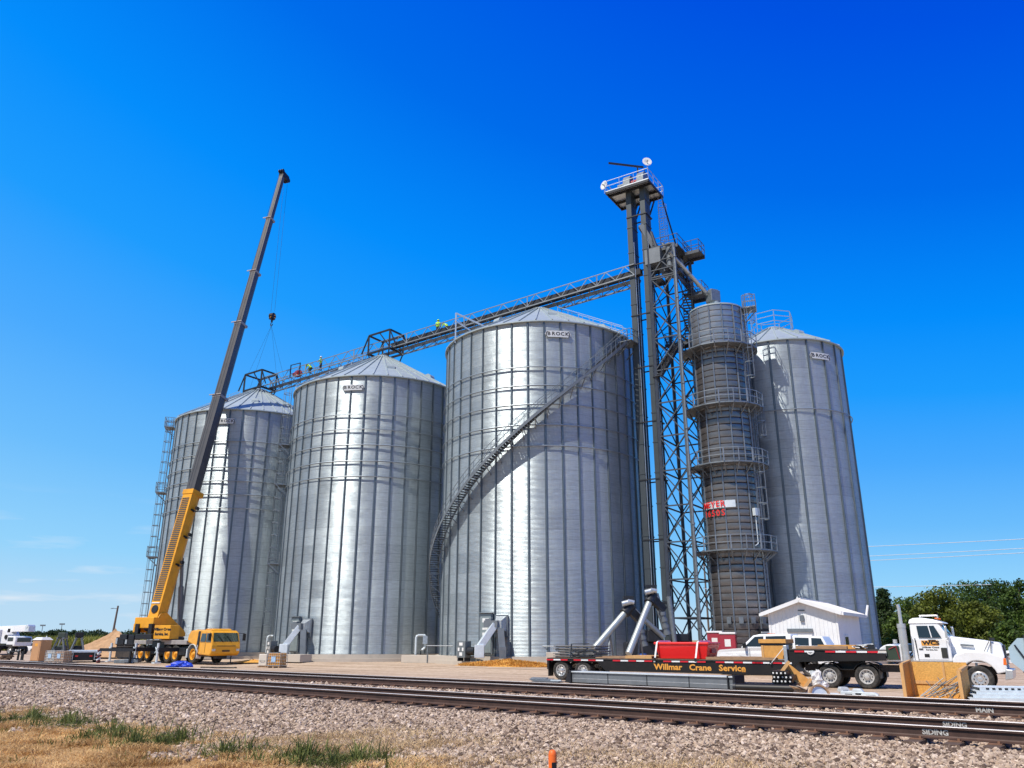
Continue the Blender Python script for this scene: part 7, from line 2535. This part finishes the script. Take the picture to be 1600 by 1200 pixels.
M_SAND = mat('sandy_spoil', (0.46, 0.28, 0.15), rough=0.95, var=0.22, vs=2.5, bump=.6, bs=6, dirt=(0.25, 0.15, 0.08), damt=.5, ds=.6)
heap('sand_pile', 'large heap of sandy soil behind the yellow crane', 'soil heap', M_SAND, Vector((at(178, 1000, 98).x, 98, .3)), 7.5, 4.5, 2.6, -.3, .05, 3)
M_GRAIN = mat('orange_straw_spill', (0.62, 0.31, 0.06), rough=0.95, var=0.35, vs=6, bump=.8, bs=14, dirt=(0.32, 0.14, 0.03), damt=.6, ds=3)
heap('spilled_grain', 'orange heap of spilled grain and husks in front of the middle bin', 'spilled grain', M_GRAIN, Vector((at(795, 1000, 62.5).x, 62.5, .24)), 4.4, 1.6, .42, -.5, .25, 5, None, 60)
gr = []
for i in range(5200):
    a, f = random.uniform(0, 2 * pi), sqrt(random.random())
    x, y = 4.3 * f * cos(a), 1.5 * f * sin(a)
    gr.append((at(795, 1000, 62.5).x + x * cos(-.5) - y * sin(-.5), 62.5 + x * sin(-.5) + y * cos(-.5), .24 + .40 * (1 - f)))
V = blades(np.array(gr), .20, .045, 1.4)
tag(blade_mesh('husks', V, leaf_mat('orange_husk', (0.45, 0.20, 0.035), (0.85, 0.50, 0.13), 1.0, .8)), 'loose orange husks strewn over the spilled grain', 'husks', kind='stuff')
heap('soil_strip', 'low orange soil strip beside the concrete below the leftmost bins', 'soil', M_GRAIN, Vector((at(398, 1000, 76).x, 76, .22)), 2.6, .9, .18, -.5, .2, 8)

# ------------------------------------------------------------------ vehicles at the far left
def small_car():
    root = thing('parked_car', 'white hatchback parked far off behind the portable toilet', 'car', gpos2(49, 128), radians(180 - 12))
    bd = [(-2.05, .35), (-2.1, .75), (-1.95, 1.0), (.95, .95), (1.9, .72), (2.1, .55), (2.1, .3)] + arch(1.3, .3, .36, 0, 180, 8) + arch(-1.25, .3, .36, 0, 180, 8)
    MB().prism(bd, -.85, .85, inset=lambda x, z: max(0, z - .7) * .2).build('body', WHITE, root, bevel=.05)
    g = [(-1.85, .98), (.95, .95), (.25, 1.40), (-.6, 1.47), (-1.4, 1.38)]
    MB().prism(g, -.78, .78, inset=lambda x, z: (z - .95) * .3).build('window', GLASS, root, bevel=.03)
    MB().prism([(-1.45, 1.39), (.22, 1.40), (-.1, 1.47), (-.6, 1.50), (-1.2, 1.46)], -.66, .66).build('roof', WHITE, root, bevel=.03)
    for s in (-1, 1):
        MB().prism([(-.35, .97), (-.28, .97), (-.33, 1.42), (-.40, 1.42)], s * .72, s * .79).build('pillar', WHITE, root)
        for x in (1.3, -1.25): wheel(root, x, s * .74, .31, .2, CHROME, s, .05)
        MB().bb(1.9, 2.08, s * .5, s * .78, .58, .70).build('headlight', CHROME, root)
small_car()
def white_crane_truck():
    root = thing('crane_carrier', 'white crane carrier truck with a dark chassis at the left edge of the view', 'truck', gpos2(12, 116), radians(-24))
    MB().bb(-6, 3.2, -.5, .5, .7, 1.15).bb(-6, 3.0, -1.25, 1.25, 1.15, 1.32).build('chassis', STEEL_D, root)
    MB().prism([(1.6, 1.1), (3.3, 1.1), (3.4, 1.9), (3.2, 2.35), (1.6, 2.45)], -1.25, 1.25).build('carrier_cab', WHITE, root, bevel=.1)
    MB().bb(3.36, 3.42, -1.0, 1.0, 1.65, 2.2).bb(1.8, 2.9, -1.27, -1.24, 1.75, 2.25).build('window', GLASS, root)
    MB().bb(-3.6, -.2, -1.2, 1.2, 1.4, 3.3).prism([(-.2, 1.4), (1.2, 1.4), (1.1, 2.6), (.5, 3.2), (-.2, 3.3)], -.9, .9).build('upper_body', WHITE, root, bevel=.08)
    MB().bb(-2.4, -1.2, -1.215, -1.19, 2.5, 3.0).bb(-.9, -.3, -1.215, -1.19, 2.5, 3.0).build('window', GLASS, root)
    MB().bar((-3, .2, 3.3), (3.6, .2, 3.45), .9, .85).build('boom', WHITE, root, bevel=.06)
    MB().bb(3.5, 4.3, -.3, .7, 3.0, 3.75).tube((3.9, -.35, 3.7), (3.9, .75, 3.7), .25, 10).build('boom_head', GALV_L, root, bevel=.04)
    MB().tube((.9, -1.0, 2.3), (.9, -.8, 2.3), .3, 14).bb(1.2, 1.5, -1.1, -.9, 2.9, 3.4).build('mirror', BLACK, root)
    for s in (-1, 1):
        for x in (2.4, -.2, -3.6, -5.0): wheel(root, x, s * 1.0, .56, .36, CHROME, s, .08)
        for x in (1.1, -2.0): MB().bb(x - .15, x + .15, s * .5, s * 2.0, .85, 1.1).tube((x, s * 1.95, 0.1), (x, s * 1.95, 1.2), .09, 8).build('outrigger', STEEL_D, root)
white_crane_truck()
def machine(label, p, rz, col, w_=1.0):
    root = thing('winch_frame', label, 'machine', p, rz, 'dark machines behind the flatbed')
    mb = MB()
    for s in (-1, 1):
        mb.bar((-.9, s * .7 * w_, 0), (-.25, s * .45 * w_, 2.3), .16).bar((.9, s * .7 * w_, 0), (.25, s * .45 * w_, 2.3), .16).bar((-.5, s * .6 * w_, 1.1), (.5, s * .6 * w_, 1.1), .12)
    mb.bar((-.3, -.6 * w_, 2.3), (-.3, .6 * w_, 2.3), .16).bar((.3, -.6 * w_, 2.3), (.3, .6 * w_, 2.3), .16)
    mb.build('frame', STEEL_G, root)
    MB().prism([(-.7, .4), (.7, .4), (.4, 1.5), (-.4, 1.5)], -.5 * w_, .5 * w_).bb(-.4, .4, -.4, .4, 2.3, 2.9).build('housing', col, root, bevel=.06)
    MB().tube((0, -.7 * w_, 1.0), (0, .7 * w_, 1.0), .35, 14).build('drum', STEEL_D, root, sm=40)
M_DKGR = mat('dark_green_machine', (0.05, 0.065, 0.05), rough=0.5, var=0.2)
machine('dark A-frame machine above the pale caged tank', gpos2(97, 94), radians(10), M_DKGR, 1.2)
machine('black A-frame machine standing behind the flatbed, left of the sand heap', gpos2(123, 92), radians(30), BLACK)
def flatbed():
    root = thing('flatbed_trailer', 'black flatbed trailer end on with pale corner posts, right of the caged tanks', 'trailer', gpos2(134, 84), radians(118))
    MB().bb(-2.5, 3, -1.35, 1.35, .95, 1.12).build('deck', GALV_L, root)
    MB().bb(-2.4, 3, -1.2, 1.2, .45, .95).bb(-2.5, -2.4, -1.3, 1.3, .2, .95).build('frame', BLACK, root)
    f = MB()
    for s in (-1, 1):
        for z in (.28, .58, .9): f.bar((-2.54, s * .95, z), (-2.54, s * 1.33, z), .06)
        for y in (.95, 1.33): f.bar((-2.54, s * y, .25), (-2.54, s * y, .93), .06)
    f.build('ladder_frame', GALV, root)
    for s in (-1, 1):
        for x in (-1.4, .2): wheel(root, x, s * 1.05, .42, .3, M_RIM, s, .08)
        MB().bb(-2.56, -2.52, s * .5, s * .75, .55, .68).build('tail_lamp', LAMP_R, root)
flatbed()
t = thing('steel_trestle', 'low dark trestle between the white carrier truck and the portable toilet', 'trestle', gpos2(28, 92), radians(-30))
for x in (-.8, .8):
    MB().bar((x, -.1, 0), (x, -.1, .95), .16).build('leg', STEEL_D, t)
MB().bar((-.9, -.1, .9), (.9, -.1, .9), .12).build('crossbeam', STEEL_D, t)
t = thing('steel_post', 'single thin dark post just left of the portable toilet', 'post', gpos2(39.5, 91), 0)
MB().bar((0, 0, 0), (0, 0, .95), .22).build('shaft', STEEL_D, t)
MB().bb(-.2, .2, -.2, .2, 0, .05).build('base_plate', STEEL_G, t)
t = thing('timber_pile', 'small dark pile of timber by the track at the far left', 'timber', gpos2(14, 92), radians(-20))
for i in range(5): MB().box((.1 * i - .2, .15 * (i % 2), .12 + .09 * i), (1.9 - .2 * i, .25, .16), (0, 0, .2 * i - .3)).build('timber', M_TIE, t)
t = thing('outrigger_pad_stack', 'stacked pale outrigger floats on the ground left of the crane wheels', 'steel floats', gpos2(203, 79), radians(-20))
for i in range(3): MB().box((.5 * i - .5, .1 * i, .18 + .03 * i), (1.3, .9, .3), (0, 0, .2 * i)).build('float', GALV_D, t, bevel=.03)
MB().bar((-1.2, 0, .5), (1.6, .2, .42), .10).build('bar', STEEL_D, t)
t = thing('steel_beam', 'long dark steel beam with a striped end left of the crane wheels', 'beam', gpos2(176, 79.5), radians(-24))
MB().bb(-1.4, 3.0, -.12, .12, 1.08, 1.36).build('web', STEEL_D, t)
st = MB()
for i in range(4): st.box((-1.5, 0, .35 + i * .28), (.16, .42, .15), (.5, 0, 0), i % 2)
st.bb(-1.55, -1.42, -.16, .16, 0, .3, 1)
st.build('striped_leg', [WHITE, M_STRIPE_R], t)
MB().bar((2.6, 0, 0), (2.6, 0, 1.1), .16).bb(2.3, 2.9, -.3, .3, 0, .08).build('leg', STEEL_D, t)
t = thing('dark_crate', 'dark crates stacked on the sand behind the rear of the crane', 'crate', Vector((at(200, 1000, 92).x, 92, .3)), radians(-20))
MB().bb(-1.2, -.1, -.5, .5, 1.3, 2.1).bb(.05, 1.2, -.5, .5, 1.3, 2.1).build('box', STEEL_D, t, bevel=.03)
MB().bb(-1.2, -.95, -.55, -.5, 1.4, 2.0).bb(.15, .4, -.55, -.5, 1.4, 2.0).build('panel', GALV, t)
MB().bb(-1.1, 1.1, -.4, .4, 0, 1.3).build('stand', M_GREASE, t)

# ------------------------------------------------------------------ poles and wires
M_POLE = mat('weathered_pole', (0.13, 0.095, 0.075), rough=0.9, var=0.25, vs=3, stretch=(6, 6, 1))
p = gpos2(173.5, 140)
t = thing('utility_pole', 'lone dark utility pole behind the sand heap', 'utility pole', p, 0)
MB().tube((0, 0, 0), (.35, 0, 7.4), .20, 10, r1=.14).build('pole', M_POLE, t, sm=40)
MB().bar((.35, 0, 6.9), (-.5, 0, 7.0), .09).box((-.62, 0, 6.95), (.35, .2, .12)).build('lamp_arm', GALV_D, t)
for u, v, n in ((63, 977, 'floodlight mast far behind the tree line, left of the pair'), (93, 975, 'floodlight mast far behind the tree line, right of the pair')):
    Y = 420
    x = at(u, 1000, Y).x
    h = at(u, v, Y).z
    t = thing('floodlight_mast', n, 'light mast', (x, Y, 0), 0, 'floodlight masts on the horizon')
    MB().tube((0, 0, 0), (0, 0, h), .22, 8, r1=.14).build('mast', GALV_D, t)
    MB().bb(-1.3, 1.3, -.2, .2, h - .4, h + .3).build('lamp_bank', STEEL_G, t)
def wire(label, a, b, sag, r=.03):
    c = (a + b) / 2
    t = thing('power_line', label, 'power line', c, 0, 'power lines crossing at the right')
    n = 16
    pts = []
    for i in range(n + 1):
        f = i / n
        p = a + (b - a) * f - c
        p.z -= sag * 4 * f * (1 - f)
        pts.append(p)
    MB().path(pts, r, 5).build('cable', mat('aluminium_cable', (0.75, 0.76, 0.78), rough=.4, metal=.3, var=.05) if 'aluminium_cable' not in bpy.data.materials else bpy.data.materials['aluminium_cable'], t)
    ins_ = MB()
    for p in (pts[0], pts[-1]): ins_.tube(p - Vector((0, 0, .02)), p + Vector((0, 0, .25)), .06, 6)
    ins_.build('insulator', STEEL_G, t)
for v0, v1, n in ((852, 838, 'topmost of the power lines crossing the sky at the right'), (867, 852.5, 'second power line from the top, crossing the sky at the right'), (874, 859.5, 'third power line from the top, close below the second one'), (915, 909, 'lowest power line, passing in front of the tree tops at the right')):
    Ya, Yb = 118.0, 96.0
    a0, b0 = at(1340, v0, Ya), at(1640, v1, Yb)
    d = b0 - a0
    wire(n, a0 - d * 1.2, b0 + d * .5, .25, .035)
for k, u in enumerate((1250,)):
    pass
# poles that carry the lines: one beyond the right edge, one hidden behind the bins
for lb, q in (('utility pole carrying the power lines, beyond the right edge', at(1640, 838, 96.0) + (at(1640, 838, 96.0) - at(1340, 852, 118.0)) * .5), ('utility pole carrying the power lines, behind the dryer and bins', at(1340, 852, 118.0) - (at(1640, 838, 96.0) - at(1340, 852, 118.0)) * 1.2)):
    t = thing('utility_pole', lb, 'utility pole', (q.x, q.y + .25, 0), 0)
    MB().tube((0, 0, 0), (0, 0, q.z + .4), .19, 10, r1=.13).build('pole', M_POLE, t, sm=40)
    MB().bar((0, -.25, q.z - .05), (0, -.05, q.z - .05), .1).bar((0, -.25, q.z - 5.2), (0, -.05, q.z - 5.2), .1).build('bracket', STEEL_G, t)

# ================================================================== TREES
M_BARK = mat('bark', (0.10, 0.07, 0.05), rough=0.95, var=0.3, vs=4, stretch=(4, 4, 1))
def leaves(blobs, n, size, rr):
    """leaf quads over and inside a set of ellipsoid clumps"""
    vol = np.array([b[1][0] * b[1][1] * b[1][2] for b in blobs]) ** (2 / 3)
    cnt = np.maximum(6, (n * vol / vol.sum()).astype(int))
    out = []
    for (c, s), k in zip(blobs, cnt):
        d = rr.normal(size=(k, 3))
        d /= np.linalg.norm(d, axis=1)[:, None]
        q = 1 - 0.55 * rr.uniform(0, 1, k) ** 2.2
        q *= 1 + 0.16 * np.sin(d[:, 0] * 7 + c[0]) * np.sin(d[:, 1] * 6) + .12 * rr.normal(size=k)
        p = np.array(c) + d * q[:, None] * np.array(s)
        # leaf plane: roughly facing outwards with a lot of scatter
        nrm = d + rr.normal(size=(k, 3)) * .65
        nrm /= np.linalg.norm(nrm, axis=1)[:, None]
        a = np.cross(nrm, rr.normal(size=(k, 3)))
        a /= np.linalg.norm(a, axis=1)[:, None]
        b = np.cross(nrm, a)
        w_ = size * rr.uniform(.55, 1.3, k)[:, None]
        out.append(np.stack([p - a * w_ * .5, p + b * w_ * .36 + a * w_ * .05, p + a * w_ * .62, p - b * w_ * .36 + a * w_ * .05], 1))
    return np.concatenate(out)
def tree(name, label, p, h, w_, m, seed, n=5200, size=.34, trunk=.24, shape='round', group=None):
    rr = np.random.default_rng(seed)
    root = thing(name, label, 'tree', p, 0, group)
    blobs = []
    limbs = MB()
    limbs.tube((0, 0, -.2), (0.05, 0, h * .45), .16 + h * .012, 8, r1=.10 + h * .008).tube((.05, 0, h * .45), (0, .05, h * .85), .10 + h * .008, 7, r1=.04)
    k = 24 if shape != 'cone' else 26
    for i in range(k):
        f = (i + .5) / k
        z = h * (trunk + (1 - trunk) * f * .93)
        if shape == 'round': e = sqrt(max(.05, 1 - ((f - .42) / .62) ** 2))
        elif shape == 'cone': e = (1 - f) ** .8 + .10
        else: e = sqrt(max(.08, 1 - ((f - .55) / .60) ** 2))
        a = i * 2.4 + rr.uniform(-.5, .5)
        r = w_ / 2 * e * rr.uniform(.35, .80)
        s = w_ * (.19 if shape != 'cone' else .15) * rr.uniform(.7, 1.25) * (.6 + .5 * e)
        c = (r * cos(a), r * sin(a), z)
        blobs.append((c, (s, s, s * .72)))
        limbs.tube((0, 0, max(h * .16, z - .25 * h)), c, .055 + .006 * h, 5, r1=.02)
    blobs.append(((0, 0, h * (trunk + (1 - trunk) * .45)), (w_ * .30, w_ * .30, h * .25)))
    limbs.build('trunk', M_BARK, root, sm=50)
    V = leaves(blobs, n, size, rr)
    me = bpy.data.meshes.new('crown')
    me.from_pydata(V.reshape(-1, 3).tolist(), [], (np.arange(len(V))[:, None] * 4 + np.arange(4)).tolist())
    me.materials.append(m)
    c = link(bpy.data.objects.new('crown', me))
    c.parent = root
    return root
L_DARK = leaf_mat('dark_leaves', (0.015, 0.034, 0.006), (0.085, 0.145, 0.024), .5)
L_MID = leaf_mat('mid_leaves', (0.022, 0.046, 0.007), (0.135, 0.205, 0.032), .5)
L_OLIVE = leaf_mat('olive_leaves', (0.034, 0.050, 0.007), (0.185, 0.215, 0.028), .5)
L_CONE = leaf_mat('conifer_needles', (0.010, 0.026, 0.008), (0.050, 0.085, 0.022), .6)
def tp(u, Y): return Vector((at(u, 1000, Y).x, Y, .2))
def th_(u, v, Y): return at(u, v, Y).z
G = 'trees beyond the yard at the right'
for i, (u, v, Y, w_, m, sh, n, lb) in enumerate((
    (1390, 915, 104, 7.4, L_CONE, 'cone', 6200, 'dark pointed evergreen next to the right-hand bin'),
    (1430, 930, 100, 6.6, L_MID, 'round', 6200, 'mid green tree above the exhaust stack of the truck'),
    (1470, 921, 92, 7.6, L_OLIVE, 'round', 7000, 'yellowish broad tree behind the truck cab'),
    (1512, 906, 116, 9.5, L_MID, 'round', 6500, 'taller tree with a rounded top behind the truck windscreen'),
    (1556, 902, 104, 8.6, L_DARK, 'round', 7000, 'dense dark tree with a high rounded crown above the truck hood'),
    (1600, 903, 96, 8.0, L_DARK, 'round', 7000, 'dark leafy tree at the right edge above the octagonal sign'),
    (1532, 938, 84, 5.6, L_OLIVE, 'round', 5000, 'low olive bushy tree directly behind the truck hood'),
    (1414, 962, 90, 5.4, L_MID, 'round', 3800, 'low green bushy tree between the narrow bin and the truck stack'),
    (1660, 895, 92, 9.0, L_MID, 'round', 4000, 'tree just outside the right edge'),
    (1580, 968, 78, 4.2, L_MID, 'round', 3600, 'round green bush in front of the dark trees at the right edge'),
    (1364, 935, 112, 6.5, L_MID, 'round', 3500, 'tree half hidden behind the foot of the narrow bin'))):
    tree('evergreen_tree' if sh == 'cone' else 'broadleaf_tree', lb, tp(u, Y), th_(u, v, Y) - .2, w_ * .80, m, 20 + i, int(n * 1.7), .27, .05, sh, G)
# far tree line at the left
G2 = 'far trees along the horizon at the left'
L_FAR = leaf_mat('far_leaves', (0.016, 0.034, 0.012), (0.06, 0.095, 0.03), .15)
r_ = random.Random(4)
hts = [(8, 990), (24, 988), (36, 986.5), (47, 985.5), (57, 987), (66, 989), (77, 986.5), (88, 984), (97, 985.5), (107, 988.5), (118, 985.5), (130, 987), (143, 986.5), (155, 985), (164, 989), (184, 989.5), (197, 986.5), (210, 988), (226, 987), (245, 988), (-10, 988), (-28, 987), (262, 989), (280, 988)]
names_ = ['low', 'bushy', 'rounded', 'broad', 'domed', 'small', 'dense', 'tall', 'leafy', 'flat topped', 'wide', 'lumpy']
marks = {8: 'above the white carrier truck cab', 24: 'right above the boom head of the white carrier truck', 36: 'above the small white hatchback', 47: 'above the left side of the toilet roof', 57: 'below the left floodlight mast', 66: 'directly above the portable toilet', 77: 'between the two floodlight masts', 88: 'just left of the right floodlight mast', 97: 'just right of the right floodlight mast', 107: 'above the pale caged tanks', 118: 'above the black A-frame machine', 130: 'above the black flatbed', 143: 'above the left slope of the sand heap', 155: 'left of the lone utility pole', 164: 'beside the lone utility pole', 184: 'right of the lone utility pole', 197: 'above the top of the sand heap', 210: 'touching the left side of the crane', 226: 'behind the crane boom foot', 245: 'behind the crane housing', -10: 'left outside the view', -28: 'far left outside the view', 262: 'behind the leftmost bin foot', 280: 'behind the leftmost bin'}
for i, (u, v) in enumerate(hts):
    Y = r_.uniform(330, 400)
    h = th_(u, v, Y) - .2
    tree('broadleaf_tree', '%s far tree on the horizon %s' % (names_[i % 12], marks[u]), tp(u, Y), h, r_.uniform(7.5, 10.5) * (.6 + h / 14), L_FAR, 100 + i, 1500, .75, .02, 'round', G2)

# corn field (uncountable)
L_CORN = leaf_mat('corn_leaves', (0.14, 0.14, 0.02), (0.42, 0.40, 0.07), .05)
n = 52000
xs = rng.uniform(-230, -30, n)
ys = 150 + 150 * rng.uniform(0, 1, n) ** 1.6
ok = (xs / ys > -.72) & (xs / ys < -.36)
P_ = np.stack([xs[ok], ys[ok], np.full(ok.sum(), .28)], 1)
V = blades(P_, 2.3, .30, .35)
tag(blade_mesh('corn_field', V, L_CORN), 'field of ripening yellow green corn in front of the far trees', 'corn', kind='stuff')

# ------------------------------------------------------------------ bits far right
M_BLUEV = mat('blue_car_paint', (0.03, 0.12, 0.28), rough=0.35, var=0.06, coat=.4)
def far_car(label, p, rz, paint, cat='car'):
    root = thing('parked_car', label, cat, p, rz, 'cars parked beyond the yard at the right')
    bd = [(-2.2, .35), (-2.25, .80), (-2.05, 1.0), (.95, .98), (2.0, .82), (2.2, .6), (2.2, .3)] + arch(1.35, .32, .38, 0, 180, 8) + arch(-1.35, .32, .38, 0, 180, 8)
    MB().prism(bd, -.88, .88, inset=lambda x, z: max(0, z - .7) * .2).build('body', paint, root, bevel=.05)
    MB().prism([(-1.9, .99), (.95, .97), (.25, 1.48), (-1.3, 1.52)], -.8, .8, inset=lambda x, z: (z - .95) * .3).build('window', GLASS, root, bevel=.03)
    MB().prism([(-1.38, 1.50), (.22, 1.47), (.05, 1.56), (-1.2, 1.58)], -.66, .66).build('roof', paint, root, bevel=.03)
    for s in (-1, 1):
        for x in (1.35, -1.35): wheel(root, x, s * .76, .33, .22, CHROME, s, .05)
far_car('dark blue car parked between the narrow bin and the truck stack', gpos2(1396, 68), radians(150), M_BLUEV)
far_car('white car half hidden under the trees at the right edge', gpos2(1596, 76), radians(160), WHITE)
t = thing('guard_rail', 'low pale rail fence across the lawn at the right edge', 'fence', gpos2(1592, 50), radians(-15))
MB().bb(-3, 6, -.04, .04, .55, .72).build('rail', WHITE, t)
for x in (-2.5, 0, 2.5, 5): MB().bb(x - .06, x + .06, .04, .14, 0, .72).build('post', GALV_D, t)
# thin handrail pipe along the foot of the bins
t = thing('pipe_rail', 'thin horizontal pipe on short posts along the foot of the middle bin', 'pipe', Vector((-4.2, 68.2, .3)), RW)
MB().tube((-3.5, 0, 1.35), (11, .6, 1.35), .03, 8).build('pipe', GALV, t)
for x in (-3.4, 1, 5.5, 10.5): MB().bar((x, .04 * x + .14, 0), (x, .04 * x + .14, 1.35), .07).build('post', GALV_D, t)
